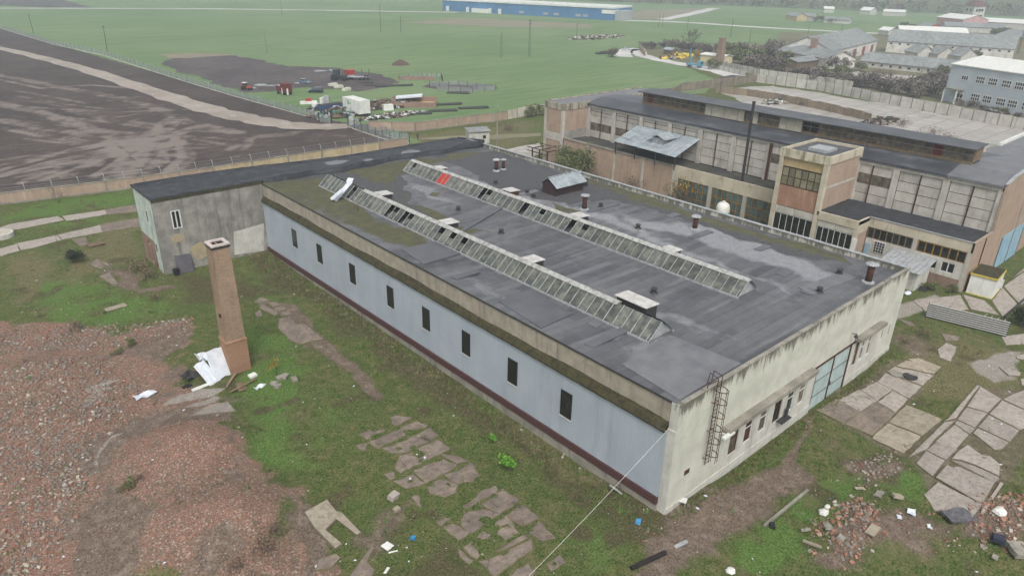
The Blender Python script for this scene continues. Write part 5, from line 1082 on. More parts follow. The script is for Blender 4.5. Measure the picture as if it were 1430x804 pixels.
panel_wall('slab_fence', 'low brown slab fence right behind the factory roof monitor', [(1000, 130), (1042, 134), (1080, 140), (1140, 152), (1216, 170)], 3.0, 2.4, .2, surf('brown panel', S(146, 128, 106), S(124, 110, 94), .4, (S(90, 76, 64), .6), rand=.08), base=False, cap=False, hvar=.06)
M['pale_panel'] = surf('pale panel', S(200, 196, 187), S(178, 174, 165), .3, (S(110, 98, 84), .55), (1, 1, .2), .8, rand=.08)
panel_wall('concrete_yard_wall', 'long pale concrete panel wall at the back of the wet concrete yard', [(1056, 115), (1140, 126), (1256, 149), (1340, 165), (1430, 182), (1560, 206)], 4.0, 3.2, .2, M['pale_panel'], base=False, cap=False, hvar=.05)
panel_wall('outer_panel_wall', 'second grey panel wall running along the brush toward the old barn', [(1000, 92), (1060, 106), (1140, 116), (1190, 124)], 4.0, 2.6, .2, M['pale_panel'], base=False, cap=False, hvar=.07)
panel_wall('roadside_wall', 'white roadside wall below the shrubs by the brick stack', [(980, 92), (1004, 98), (1040, 107)], 4.0, 2.0, .2, M['white_render'], base=False, cap=False)
panel_wall('ruined_wall', 'short broken reddish wall at the bend of the dirt road', [(893, 70), (901, 79)], 3.5, 2.6, .3, M['wall_brick'], base=False, cap=False, hvar=.1)
# mesh fence along the field
segs = along([(-60, 25), (0, 40), (75, 63), (145, 78), (250, 112), (330, 136), (445, 168)], 5.0)
mf = thing('mesh_fence', 'long wire mesh fence with pale posts between dirt track and green field', 'fence', segs[0][0], world=True)
meshm = NM('wire mesh'); tr = meshm.n('ShaderNodeBsdfTransparent'); mxs = meshm.n('ShaderNodeMixShader'); mxs.inputs[0].default_value = .30
meshm.put(meshm.b.inputs['Base Color'], S(150, 158, 156)); meshm.nt.links.new(tr.outputs[0], mxs.inputs[1]); meshm.nt.links.new(meshm.b.outputs[0], mxs.inputs[2])
meshm.nt.links.new(mxs.outputs[0], meshm.nt.nodes['Material Output'].inputs['Surface']); M['mesh'] = meshm.mat
pm_ = MB(); pm_.box((-.06, -.06, 0), (.06, .06, 2.3)); pme_ = pm_.me('post', M['galv'])
for i, (a, c) in enumerate(segs):
    inst('post', pme_, mf, a)
    b = MB(); b.bar(a+Vector((0, 0, 1.15)), c+Vector((0, 0, 1.15)), .02, 2.0); b.build('mesh_panel', M['mesh'], mf)
b = MB()
for a, c in segs: b.bar(a+Vector((0, 0, .1)), c+Vector((0, 0, .1)), .25, .3)
b.build('kerb', M['pale_panel'], mf)
gs = along([(445, 168), (484, 178)], 3.2)
gate2 = thing('yard_gate', 'dark metal gate posts and white sign panel at the end of the mesh fence', 'gate', gs[0][0], world=True)
for a, h in ((Vector(G(446, 171)), 2.8), (Vector(G(463, 174)), 3.6), (Vector(G(487, 178)), 3.4)): b = MB(); b.bar(a, a+Vector((0, 0, h)), .25); b.build('post', M['dark_metal'], gate2)
a, c = Vector(G(488, 178)), Vector(G(494, 176)); b = MB(); b.bar(a+Vector((0, 0, 1.6)), c+Vector((0, 0, 1.6)), .1, 2.4); b.build('sign_panel', M['white_paint'], gate2)
a, c = Vector(G(446, 171)), Vector(G(463, 174)); b = MB(); b.bar(a+Vector((0, 0, 1.3)), c+Vector((0, 0, 1.3)), .05, 2.2); b.build('mesh_panel', M['mesh'], gate2)
a, c = Vector(G(494, 176)), Vector(G(502, 178)); b = MB(); b.bar(a+Vector((0, 0, 1.3)), c+Vector((0, 0, 1.3)), .05, 2.0); b.build('mesh_panel', M['mesh'], gate2)
segs = along([(486, 178), (505, 185), (545, 198), (572, 201), (520, 184)], 3.4)[:-1]
sg = thing('steel_panel_fence', 'grey steel fence of framed panels turning the corner by the brick walls', 'fence', segs[0][0], world=True)
for a, c in segs[:12]:
    b = MB(); b.bar(a, a+Vector((0, 0, 2.5)), .12); b.build('post', M['dark_metal'], sg); b = MB(); b.bar(a+Vector((0, 0, 1.3)), c+Vector((0, 0, 1.3)), .03, 2.1); b.build('mesh_panel', M['mesh'], sg)
    b = MB(); b.bar(a+Vector((0, 0, .15)), c+Vector((0, 0, .15)), .2, .3); b.build('kerb', M['pale_panel'], sg)
segs = along([(558, 112), (590, 110), (616, 109), (619, 117)], 2.0)+along([(600, 122), (640, 120), (692, 127), (660, 130), (610, 127)], 4.0)
gf = thing('garden_fence', 'thin dark stake fence around a bare plot in the green field', 'fence', segs[0][0], world=True)
for i, (a, c) in enumerate(segs):
    b = MB(); b.bar(a, a+Vector((0, 0, 2.0)), .12); b.build('stake', M['bark'], gf)
    b = MB(); b.bar(a+Vector((0, 0, 1.0)), c+Vector((0, 0, 1.0)), .02, 1.5); b.build('mesh_panel', M['mesh'], gf)

# ================================================================ POLES
def pole(px, py, ty, label, kindp='wood', arms=1, lean=0.0):
    g = Vector(G(px, py)); h = 1.0
    lo, hi = 0.5, 60
    for _ in range(40):
        md = (lo+hi)/2; q = np.array((g.x, g.y, md))-CAMP; yy = 402-FPX*(q @ _u)/(q @ _f)
        lo, hi = (md, hi) if yy > ty else (lo, md)
    h = lo; t = thing('utility_pole', label, 'pole', g, rng.uniform(0, 3), group='poles across the fields')
    if kindp == 'lattice':
        b = MB(); n = max(5, int(h/1.6))
        for sx, sy in ((-1,-1),(1,-1),(1,1),(-1,1)): b.bar((sx*.45, sy*.45, 0), (sx*.18, sy*.18, h), .075)
        for i in range(n):
            z0, z1 = h*i/n, h*(i+1)/n; w0, w1 = .45-.27*i/n, .45-.27*(i+1)/n
            b.bar((-w0, -w0, z0), (w1, -w1, z1), .04); b.bar((w0, -w0, z0), (w1, w1, z1), .04); b.bar((w0, w0, z0), (-w1, w1, z1), .04); b.bar((-w0, w0, z0), (-w1, -w1, z1), .04)
        b.build('mast', M['dark_metal'], t)
    elif kindp == 'concrete':
        b = MB(); b.mesh([(sx*.28, sy*.2, 0) for sx, sy in ((-1,-1),(1,-1),(1,1),(-1,1))]+[(sx*.14+lean*h, sy*.1, h) for sx, sy in ((-1,-1),(1,-1),(1,1),(-1,1))], [(0,3,2,1),(4,5,6,7),(0,1,5,4),(1,2,6,5),(2,3,7,6),(3,0,4,7)]); b.build('mast', M['concrete'], t)
    else:
        b = MB(); b.tube((0, 0, -.2), (lean*h, 0, h), .16, .1, 8); b.build('mast', M['bark'], t)
    for k in range(arms):
        z = h-.5-k*1.3; a = MB(); a.bar((lean*z-1.0, 0, z), (lean*z+1.0, 0, z), .13); ar = a.build('crossarm', M['dark_metal'], t)
        for s in (-.85, 0, .85): i_ = MB(); i_.lathe((lean*z+s, 0, z+.07), [(.06, 0), (.09, .1), (.05, .25)], 8); i_.build('insulator', M['white_frame'], ar)
for a in [(150, 73, 36, 'leaning dark pole standing on the line of the mesh fence', 'wood', 1, -.05), (47, 47, 20, 'small leaning pole far off in the green field at the upper left', 'wood', 1, -.04), (373, 76, 39, 'notched concrete pole beside the dirt lot', 'concrete', 2),
          (394, 21, 0, 'paired poles standing by the straight country road', 'wood', 2), (532, 46, 6, 'tall thin pole in the field between road and blue warehouse', 'wood', 1), (560, 46, 22, 'short pole beside a small bush in the field', 'wood', 0),
          (700, 81, 46, 'lattice mast without arms in the middle of the green field', 'lattice', 0), (739, 79, 27, 'tall lattice mast with crossarms in the middle of the green field', 'lattice', 2), (805, 57, 32, 'plain thin pole near the mounds of rubbish in the field', 'wood', 0),
          (920, 37, 20, 'near one of two thin poles by the road junction', 'wood', 0), (925, 37, 20, 'far one of two thin poles by the road junction', 'wood', 0), (960, 39, 24, 'slim pole left of the bare tree beyond the road', 'wood', 0),
          (1020, 53, 27, 'slim pole on the far road verge behind the brush', 'wood', 0), (1046, 62, 42, 'pole standing in the brush near the old barn', 'wood', 0), (1128, 48, 33, 'pole before the old barn roofs', 'wood', 0), (1174, 49, 33, 'pole on the road behind the long sheds', 'wood', 0),
          (902, 73, 60, 'stubby pole on the ruined wall at the road bend', 'wood', 0), (694, 214, 146, 'concrete pole behind the far corner of the hall roof', 'concrete', 1), (1005, 132, 114, 'dark post at the dark panel wall', 'wood', 0), (1286, 104, 87, 'leaning pole in the wet courtyard', 'concrete', 0), (1421, 75, 34, 'tall dark lamp pole beside the long white sheds', 'lattice', 0)]: pole(*a)

# ================================================================ FAR BUILDINGS
def gable(name, label, cat, pxA, pxB, width, h, rise, wallm, roofm, wins=0, winm='glass_dark', flipside=False, ribs=0):
    """house along the line A-B (its near long side), depth width behind"""
    a, c = Vector(G(*pxA)), Vector(G(*pxB)); L = (c-a).length; rz = math.atan2((c-a).y, (c-a).x)
    t = thing(name, label, cat, a, rz)
    s = -1 if flipside else 1
    b = MB(); b.box((0, min(0, s*width), -.3), (L, max(0, s*width), h)); b.ext([(0, h), (s*width, h), (s*width/2, h+rise*.97)], 'x', 0, L); b.build('wall', wallm, t)
    n = max(1, ribs)
    for i in range(n):
        x0, x1 = L*i/n-(.4 if i == 0 else 0), L*(i+1)/n+(.4 if i == n-1 else -.05)
        b = MB(); b.ext([(-s*.5, h-.15), (-s*.5, h+.05), (s*width/2, h+rise+.2), (s*(width+.5), h+.05), (s*(width+.5), h-.15), (s*width/2, h+rise)], 'x', x0, x1); b.build('roof', roofm, t)
    if wins:
        wm_ = MB(); wm_.box((-.65, -s*.06-.04, 0), (.65, -s*.06+.04, 1.0)); wf = wm_.me('window', M['white_frame']); pm3 = MB(); pm3.box((-.55, -s*.11-.02, .1), (.55, -s*.11+.02, .9)); pme3 = pm3.me('pane', M[winm])
        for i in range(wins):
            o = link(bpy.data.objects.new('window', wf)); o.parent = t; o.location = (L*(i+.5)/wins, 0, h-1.7); q = link(bpy.data.objects.new('pane', pme3)); q.parent = o
    return t, L
# blue warehouse
a, c = Vector(G(618, 15)), Vector(G(856, 29)); L = (c-a).length; rz = math.atan2((c-a).y, (c-a).x); wh = thing('blue_warehouse', 'very long low blue warehouse with pale roof across the far fields', 'warehouse', a, rz)
M['blue_wall'] = surf('blue cladding', S(66, 114, 158), S(58, 102, 144), .1, rough=.6, rand=.05)
hb = 9.0; n = 12
for i in range(n):
    b = MB(); b.box((L*i/n+.1, 0, 0), (L*(i+1)/n, 40, hb)); b.build('wall_bay', M['blue_wall'], wh)
    b = MB(); b.box((L*i/n+.05, -.6, hb), (L*(i+1)/n, 40, hb+1.4)); b.build('roof', M['white_paint'], wh)
    b = MB(); b.box((L*(i+.3)/n, 6, hb+1.4), (L*(i+.7)/n, 12, hb+2.0)); b.build('roof_light', M['white_frame'], wh)
for f in (.03, .16, .30, .36): b = MB(); b.box((L*f, -1.6, 0), (L*f+2.4, -.02, 4.2)); b.build('dock', M['white_paint'], wh)
b = MB(); b.box((L*.2, -3, 0), (L*.31, -.02, 3.5)); b.build('office', M['white_paint'], wh)
for f in (.48, .62, .68, .8, .84): b = MB(); b.box((L*f, -.08, 1.5), (L*f+5, -.01, 3.4)); b.build('window', M['galv'], wh)
b = MB(); b.box((L*.94, -.5, 5), (L+.5, 10, 8)); b.build('sign_band', M['white_paint'], wh)
b = MB(); b.box((L+.1, 3, 0), (L+8, 24, 7.5)); b.build('grey_wing', M['galv'], wh)
# grey two-storey building at the right
a, c = Vector(G(1316, 141)), Vector(G(1424, 162)); dv = (c-a).normalized(); L = 95.0; rz = math.atan2(dv.y, dv.x)
gb = thing('grey_office_building', 'two-storey pale grey clad building with paired white windows and light roof', 'building', a, rz)
M['grey_clad'] = surf('grey cladding', S(182, 190, 196), S(172, 180, 187), .15, rough=.6, bump=.03, rand=.03, grain=.03)
hb = 12.2; n = 10
b = MB(); b.box((.05, .25, -.3), (L, 28, hb-.02)); b.build('core', M['concrete'], gb)
for i in range(n): b = MB(); b.box((L*i/n, 0, -.3), (L*(i+1)/n-.04, .24, hb)); b.build('wall_panel', M['grey_clad'], gb)
b = MB(); b.box((-.02, .25, -.3), (.04, 28, hb)); b.build('wall_panel', M['grey_clad'], gb)
for i in range(8): b = MB(); b.ext([(-.4, hb), (14, hb+2.4), (28.4, hb), (28.4, hb+.2), (14, hb+2.65), (-.4, hb+.3)], 'x', L*i/8-(.3 if i == 0 else 0), L*(i+1)/8-.04); b.build('roof', M['white_paint'], gb)
def gwin(x, z, w_=3.0, h_=2.2, cols=4, rows=2):
    b = MB(); b.box((x-.15, -.08, z-.15), (x+w_+.15, -.005, z+h_+.15)); o = b.build('window', M['white_frame'], gb); cw, chh = w_/cols, h_/rows
    for i in range(cols):
        for j in range(rows): g = MB(); g.box((x+i*cw+.12, -.1, z+j*chh+.13), (x+(i+1)*cw-.12, -.081, z+(j+1)*chh-.13)); g.build('pane', M['glass_dark'], o)
axx = lambda px, py: (np.linalg.solve(np.array([[dv.x, -ray(px, py)[0]], [dv.y, -ray(px, py)[1]]]), np.array([CX-a.x, CY-a.y]))[0])
for px in (1366, 1384, 1404, 1423): gwin(axx(px, 102), 7.6)
for px in (1357, 1374, 1394, 1411, 1432): gwin(axx(px, 133), 2.0)
gwin(axx(1345, 102), 7.9, 2.4, 1.4, 3, 1); gwin(axx(1336, 135), .4, 2.2, 3.0, 2, 2)
xp = axx(1324, 135)
b = MB(); b.box((xp, -3.2, 4.6), (xp+5.2, -.01, 5.0)); b.build('canopy', M['concrete'], gb)
for s in (.1, 4.8): b = MB(); b.box((xp+s, -3.1, -.3), (xp+s+.3, -2.8, 4.6)); b.build('canopy_post', M['white_paint'], gb)
# old barn group
M['barn_wall'] = surf('patchy white wall', S(216, 214, 208), S(196, 192, 184), .25, (S(136, 120, 108), .6), (1, 1, .5), .4)
fm_ = M['fibre']
gable('old_barn', 'low patchy white barn with grey sheet roof behind the brush', 'barn', (1085, 84), (1152, 97), 16, 4.5, 3.0, M['barn_wall'], fm_, ribs=6)
t, L = gable('large_barn', 'taller barn with long grey sheet roof and reddish doors', 'barn', (1158, 90), (1222, 72), 24, 6, 5.5, M['barn_wall'], fm_, ribs=8)
for i in range(5): b = MB(); b.box((L*(i+.3)/5, -.15, 0), (L*(i+.6)/5, -.02, 4.2)); b.build('door', surf('reddish door', S(150, 84, 76), S(128, 72, 66), 1) if i == 0 else bpy.data.materials['reddish door'], t)
b = MB(); b.box((-6, 6, 6), (-3.4, 8.6, 11.5)); b.build('roof_vent', M['old_brick'], t)
gable('open_shed', 'small open-fronted shed with pale mono roof in front of the old barn', 'shed', (1112, 99), (1154, 93), 9, 3.6, 1.2, M['wood'], fm_, ribs=3)
gable('long_grey_shed', 'very long low grey-roofed shed with white base wall', 'shed', (1200, 93), (1330, 107), 14, 2.6, 3.4, M['white_render'], fm_, ribs=10, wins=10)
t, L = gable('long_white_shed', 'long white shed with grey sheet roof and row of small windows', 'shed', (1236, 73), (1412, 86), 20, 6, 5.5, M['barn_wall'], fm_, ribs=12, wins=14)
gable('white_roof_hall', 'long pale-roofed hall rising behind the long white shed', 'shed', (1255, 58), (1350, 62), 20, 5.5, 3.5, M['white_render'], M['white_paint'], ribs=6, flipside=False)
for i, (p, q, lab) in enumerate([((1262, 80), (1280, 83), 'first small grey gable in front of the long white shed'), ((1292, 82), (1308, 85), 'middle small grey gable in front of the long white shed'), ((1322, 85), (1340, 88), 'third small grey gable, nearest the grey office building')]):
    gable('gabled_shed', lab, 'shed', p, q, 10, 3, 3.4, M['white_render'], fm_, ribs=2)
# tower house and the far industrial estate
a = Vector(G(1348, 33)); th = thing('tower_house', 'white square tower house with brown hipped roof and small windows', 'house', a, -.55)
b = MB(); b.mesh([(sx*6.2+6, sy*6.2, 0) for sx, sy in ((-1,-1),(1,-1),(1,1),(-1,1))]+[(sx*5.6+6, sy*5.6, 15) for sx, sy in ((-1,-1),(1,-1),(1,1),(-1,1))], [(0,3,2,1),(4,5,6,7),(0,1,5,4),(1,2,6,5),(2,3,7,6),(3,0,4,7)]); b.build('wall', M['white_render'], th)
b = MB(); b.mesh([(6+sx*6.6, sy*6.6, 15) for sx, sy in ((-1,-1),(1,-1),(1,1),(-1,1))]+[(6+sx*3, sy*3, 19.5) for sx, sy in ((-1,-1),(1,-1),(1,1),(-1,1))], [(0,3,2,1),(4,5,6,7),(0,1,5,4),(1,2,6,5),(2,3,7,6),(3,0,4,7)]); b.build('roof', surf('brown tile', S(108, 72, 66), S(88, 62, 58), .5), th)
for fx in (3.2, 6, 8.8):
    for z in (5.5, 10.5): b = MB(); b.box((fx-.8, -6.15, z), (fx+.8, -5.7, z+2.2)); b.build('window', M['glass_dark'], th)
for fy in (-2.5, 2.5):
    for z in (5.5, 10.5): b = MB(); b.box((-.2, fy-.8, z), (.3, fy+.8, z+2.2)); b.build('window', M['glass_dark'], th)
pinkw = surf('pink render', S(196, 160, 156), S(178, 146, 142), .3)
ochw = surf('ochre render', S(190, 172, 132), S(172, 156, 120), .3)
FAR = [('factory_hall', 'pale-roofed hall with pinkish base left of the tower house', (1306, 36), (1342, 40), 24, 7, 3, pinkw, M['white_paint']),
 ('factory_hall', 'broad low grey roof stretching below the tower house', (1318, 44), (1400, 48), 26, 4, 2.2, M['white_render'], fm_), ('factory_hall', 'long pale roof at the right edge behind the tower house', (1368, 39), (1470, 45), 24, 5, 2.5, M['white_render'], M['white_paint']),
 ('factory_hall', 'ochre hall with low roof near the tall dark lamp pole', (1388, 60), (1440, 66), 20, 5, 3, ochw, fm_), ('farmhouse', 'small house group far left across the green field', (1096, 28), (1112, 30), 10, 4, 2.6, ochw, fm_),
 ('farmhouse', 'white farmhouse beside trees on the far field', (1119, 29), (1134, 30), 9, 4, 2.4, M['white_render'], fm_), ('farmhouse', 'low shed at the end of the far farm row', (1150, 32), (1185, 34), 10, 3, 2, M['white_render'], fm_),
 ('farmhouse', 'red-sided small house beside the pale-roofed hall', (1281, 44), (1296, 46), 10, 4, 2.6, surf('red render', S(176, 92, 84), S(150, 80, 74), .3), fm_), ('farmhouse', 'tiny pale house under the wooded hillside', (1200, 20), (1214, 21), 12, 4, 3, M['white_render'], M['white_paint']),
 ('farmhouse', 'pale shed row near the wooded hillside', (1150, 18), (1164, 18.5), 12, 4, 2, M['white_render'], M['white_paint']), ('farmhouse', 'long pale roof at the foot of the wooded hillside', (1232, 22), (1262, 23.5), 14, 4, 2, M['white_render'], M['white_paint']),
 ('farmhouse', 'small pale depot beside the road in front of the sheds', (1226, 48), (1240, 49.5), 9, 3, 2, M['white_render'], M['white_paint'])]
for nm, lab, p, q, wd, h, rs, wm_, rm_ in FAR: gable(nm, lab, 'house' if nm == 'farmhouse' else 'hall', p, q, wd, h, rs, wm_, rm_, ribs=3)
# small yard by the road bend
gable('yellow_hut', 'cream hut with flat pale roof beside the short brick stack', 'hut', (977, 89), (1008, 93), 8, 4.2, .5, surf('cream hut', S(206, 196, 160), S(190, 180, 146), .5), M['white_paint'])
gable('blue_roof_shelter', 'small open shelter with blue-grey roof in the roadside yard', 'shelter', (926, 76), (937, 77.5), 5, 2.5, .8, M['wood'], M['corrugated'])
a = Vector(G(1004, 93)); st = thing('brick_stack', 'short reddish brick stack beside the cream hut', 'chimney', a); b = MB(); frust(b, 1.5, 0, 1.15, 12.0); b.build('shaft', M['old_brick'], st); b = MB(); frust(b, 1.3, 12.0, 1.3, 12.4); b.build('cap', M['old_brick'], st)
hut_ = Vector(G(667, 199)); wk = thing('white_hut', 'small white hut with grey roof just behind the hall far corner', 'hut', hut_, R(-22))
b = MB(); b.box((-2.6, -1.5, -.2), (2.6, 1.5, 2.9)); b.build('wall', M['white_render'], wk); b = MB(); b.ext([(-1.8, 2.9), (1.8, 3.3), (1.8, 3.45), (-1.8, 3.05)], 'x', -2.9, 2.9); b.build('roof', M['fibre'], wk)
b = MB(); b.box((.9, -1.54, 1.2), (1.7, -1.5, 2.0)); b.build('window', M['glass_dark'], wk); b = MB(); b.box((-1.9, -1.55, 0), (-1.0, -1.5, 2.1)); b.build('door', M['galv'], wk)

# ================================================================ WOODED HILLS
def hills():
    xs = np.linspace(-1200, 4200, 90); ds = np.linspace(0, 1, 14)
    V, F = [], []
    p0 = np.array(G(850, 3)[:2]); p1 = np.array(G(1430, 24)[:2])
    dirv = (p1-p0)/np.linalg.norm(p1-p0); nv = np.array([-dirv[1], dirv[0]]); nv = nv if nv @ np.array([1, 1]) > 0 else -nv
    ts = np.linspace(-1500, 3000, 90); 
    T, D = np.meshgrid(ts, ds); Px = p0[0]+dirv[0]*T+nv[0]*D*1100; Py = p0[1]+dirv[1]*T+nv[1]*D*1100
    Z = (150*D**.8)*(.75+.5*vnoise(T+3000, D*800, 420, 71)+.35*vnoise(T+3000, D*800+900, 160, 72)); Z = np.maximum(Z-1.0, -1)
    n = len(ts); idx = (np.arange(len(ds)-1)[:, None]*n+np.arange(n-1)[None, :]).ravel()
    me = npmesh('hills', np.stack([Px.ravel(), Py.ravel(), Z.ravel()], 1), np.stack([idx, idx+1, idx+n+1, idx+n], 1), surf('hill ground', S(84, 90, 66), S(92, 92, 72), .01, rough=1), True)
    kind(link(bpy.data.objects.new('hills', me)), 'structure')
    # the wood: thousands of small leafy crowns, too far to pick apart
    N = 9000; t = nrg.uniform(-500, 1700, N); d = nrg.uniform(0.0, .62, N)**1.3
    j = np.clip((d*13).astype(int), 0, 12); i = np.clip(np.searchsorted(ts, t), 0, n-1); zb = Z[j, i]
    bx = p0[0]+dirv[0]*t+nv[0]*d*1100; by = p0[1]+dirv[1]*t+nv[1]*d*1100; hgt = nrg.uniform(7, 16, N); K = 18
    c = np.repeat(np.stack([bx, by, zb], 1), K, 0); hh = np.repeat(hgt, K)
    u = nrg.normal(size=(N*K, 3)); u /= np.linalg.norm(u, axis=1)[:, None]; rr = nrg.uniform(.45, 1, N*K)[:, None]
    pc = c+u*rr*np.stack([hh*.36, hh*.36, hh*.42], 1)+np.stack([0*hh, 0*hh, hh*.58], 1)
    tri = nrg.normal(size=(N*K, 3, 3)); tri /= np.linalg.norm(tri, axis=2)[:, :, None]; Vv = (pc[:, None, :]+tri*(hh*.16)[:, None, None]).reshape(-1, 3)
    mats = [surf('wood foliage', S(96, 104, 70), S(112, 112, 84), .05, rough=1, bump=0), surf('bare wood', S(104, 92, 84), S(90, 80, 74), .05, rough=1, bump=0), surf('wood autumn', S(122, 108, 72), S(108, 104, 70), .05, rough=1, bump=0)]
    me = npmesh('woodland', Vv, np.arange(N*K*3).reshape(-1, 3), mats, mi=np.repeat(nrg.choice(3, N, p=[.35, .45, .2]), K))
    o = kind(link(bpy.data.objects.new('woodland', me)), 'stuff'); tag(o, 'hazy mixed woodland covering the far hillside', 'woodland')
hills()

# ================================================================ HAZE
hz = MB(); hz.box((-3300, -2100, -3.0), (4200, 4200, 165)); o = hz.build('haze', []); kind(o, 'stuff')
hm_ = bpy.data.materials.new('haze'); hm_.use_nodes = True; hn = hm_.node_tree; hn.nodes.remove(hn.nodes['Principled BSDF']); pv = hn.nodes.new('ShaderNodeVolumePrincipled')
pv.inputs['Color'].default_value = (.80, .90, 1.0, 1); pv.inputs['Density'].default_value = .0005; pv.inputs['Anisotropy'].default_value = .2
hn.links.new(pv.outputs[0], hn.nodes['Material Output'].inputs['Volume']); o.data.materials.append(hm_)
# ================================================================ VEHICLES AND THE SCRAP YARD
M['tyre'] = flat('tyre', S(34, 33, 33), .85); M['rim'] = flat('rim', S(150, 150, 148), .4); M['car_glass'] = glass('car glass', S(46, 52, 58), .08, S(70, 76, 82))
M['lamp_red'] = flat('tail lamp', S(150, 30, 28), .3); M['lamp_white'] = flat('head lamp', S(215, 215, 210), .2)
def wheel(parent, x, y, r, wd, rim='rim'):
    b = MB(); P = [(r*.62, -wd/2), (r*.95, -wd/2), (r, -wd*.3), (r, wd*.3), (r*.95, wd/2), (r*.62, wd/2)]; b.lathe((0, 0, 0), P, 18)
    b.v = [(vx, vz, vy) for vx, vy, vz in b.v]; o = b.build('wheel', M['tyre'], parent, True, (x, y, r))
    q = MB(); q.lathe((0, 0, 0), [(r*.62, -wd*.42), (r*.55, -wd*.3), (r*.2, -wd*.36), (r*.2, wd*.36), (r*.55, wd*.3), (r*.62, wd*.42)], 14); q.v = [(vx, vz, vy) for vx, vy, vz in q.v]; q.build('rim', M[rim], o, True)
def car(name, label, px, heading_px, paint, L=4.2, Wd=1.75, H=1.5, suv=False):
    a, c = Vector(G(*px)), Vector(G(*heading_px)); d = c-a; t = thing(name, label, 'car', (a+c)/2, math.atan2(d.y, d.x))
    mt = NM(label[:20]); r = mt.out(paint, .3, .0, .5); mt.b.inputs['Coat Weight'].default_value = .6
    g = .22 if not suv else .32; bel = H*.56; hl = L/2
    prof = [(-hl, g+.12), (-hl+.08, bel-.05), (-hl+.12, bel), (hl-1.05, bel), (hl-.35, bel-.12), (hl-.05, bel-.3), (hl, g+.15), (hl-.1, g), (-hl+.1, g)]
    b = MB()
    for s0, s1, k in ((-Wd/2, -Wd/2+.08, 0), (-Wd/2+.08, Wd/2-.08, 1), (Wd/2-.08, Wd/2, 2)):
        sh_ = .97 if k != 1 else 1; b.ext([(x*sh_, z*(1 if k == 1 else .99)) for x, z in prof], 'y', 0, 0) if False else None
    n = len(prof); ys = [-Wd/2, -Wd/2+.1, Wd/2-.1, Wd/2]; sc_ = [.965, 1, 1, .965]
    vs = [(x*k, y, z if k == 1 else g+(z-g)*.97) for y, k in zip(ys, sc_) for x, z in prof]
    fs = [(j*n+i, j*n+(i+1) % n, (j+1)*n+(i+1) % n, (j+1)*n+i) for j in range(3) for i in range(n)]+[tuple(range(n-1, -1, -1)), tuple(range(3*n, 4*n))]
    b.mesh(vs, fs); b.build('body', r, t)
    x0, x1 = -hl+(.1 if suv else .2), hl-1.1; tw = Wd/2-.1; rf = Wd/2-.3
    c = MB(); lo = [(x0, -tw, bel), (x1, -tw, bel), (x1, tw, bel), (x0, tw, bel)]; up = [(x0+.35, -rf, H), (x1-.75, -rf, H), (x1-.75, rf, H), (x0+.35, rf, H)]
    c.mesh(lo+up, [(0,3,2,1),(4,5,6,7),(0,1,5,4),(1,2,6,5),(2,3,7,6),(3,0,4,7)]); c.build('cabin', r, t)
    V_ = [Vector(q) for q in lo+up]
    def pane(i, j, k, l, nm, cut=(.08, .92)):
        A, B, Cc, D = V_[i], V_[j], V_[k], V_[l]; nn = (B-A).cross(D-A).normalized()*.012; f = lambda s, u: (A*(1-s)+B*s)*(1-u)+(D*(1-s)+Cc*s)*u
        b = MB(); P = [f(cut[0], .12), f(cut[1], .12), f(cut[1], .88), f(cut[0], .88)]; b.mesh([p+nn for p in P]+[p-nn for p in P], [(0,1,2,3),(7,6,5,4),(0,1,5,4),(1,2,6,5),(2,3,7,6),(3,0,4,7)]); b.build(nm, M['car_glass'], t)
    for e in ((.06, .48), (.52, .94)): pane(0, 1, 5, 4, 'side_window', e); pane(2, 3, 7, 6, 'side_window', e)
    pane(1, 2, 6, 5, 'windscreen'); pane(3, 0, 4, 7, 'rear_window')
    for sx in (-1, 1):
        for sy in (-1, 1): wheel(t, sx*(hl-.8), sy*(Wd/2-.1), .34 if not suv else .38, .22)
    for sy in (-1, 1):
        b = MB(); b.box((hl-.2, sy*(Wd/2-.35)-.16, bel-.36), (hl-.01, sy*(Wd/2-.35)+.16, bel-.22)); b.build('headlight', M['lamp_white'], t)
        b = MB(); b.box((-hl-.0, sy*(Wd/2-.2)-.1, bel-.3), (-hl+.12, sy*(Wd/2-.2)+.1, bel-.05)); b.build('tail_lamp', M['lamp_red'], t)
    b = MB(); b.box((hl-.12, -.75, g+.02), (hl+.03, .75, g+.2)); b.build('bumper', M['dark_metal'], t)
    return t
car('parked_car', 'small grey-blue hatchback parked on the dirt lot', (419, 116), (433, 117.8), S(92, 112, 128), 4.4, 1.8, 1.65)
car('parked_car', 'dark navy estate car parked on grass near the dirt lot', (452, 129.5), (430.5, 129.5), S(34, 42, 58), 5.0, 1.9, 1.8, True)
car('moving_car', 'pale car at the bend of the distant dirt road', (870, 71), (878, 70.5), S(190, 196, 200), 4.6, 1.9, 1.7)
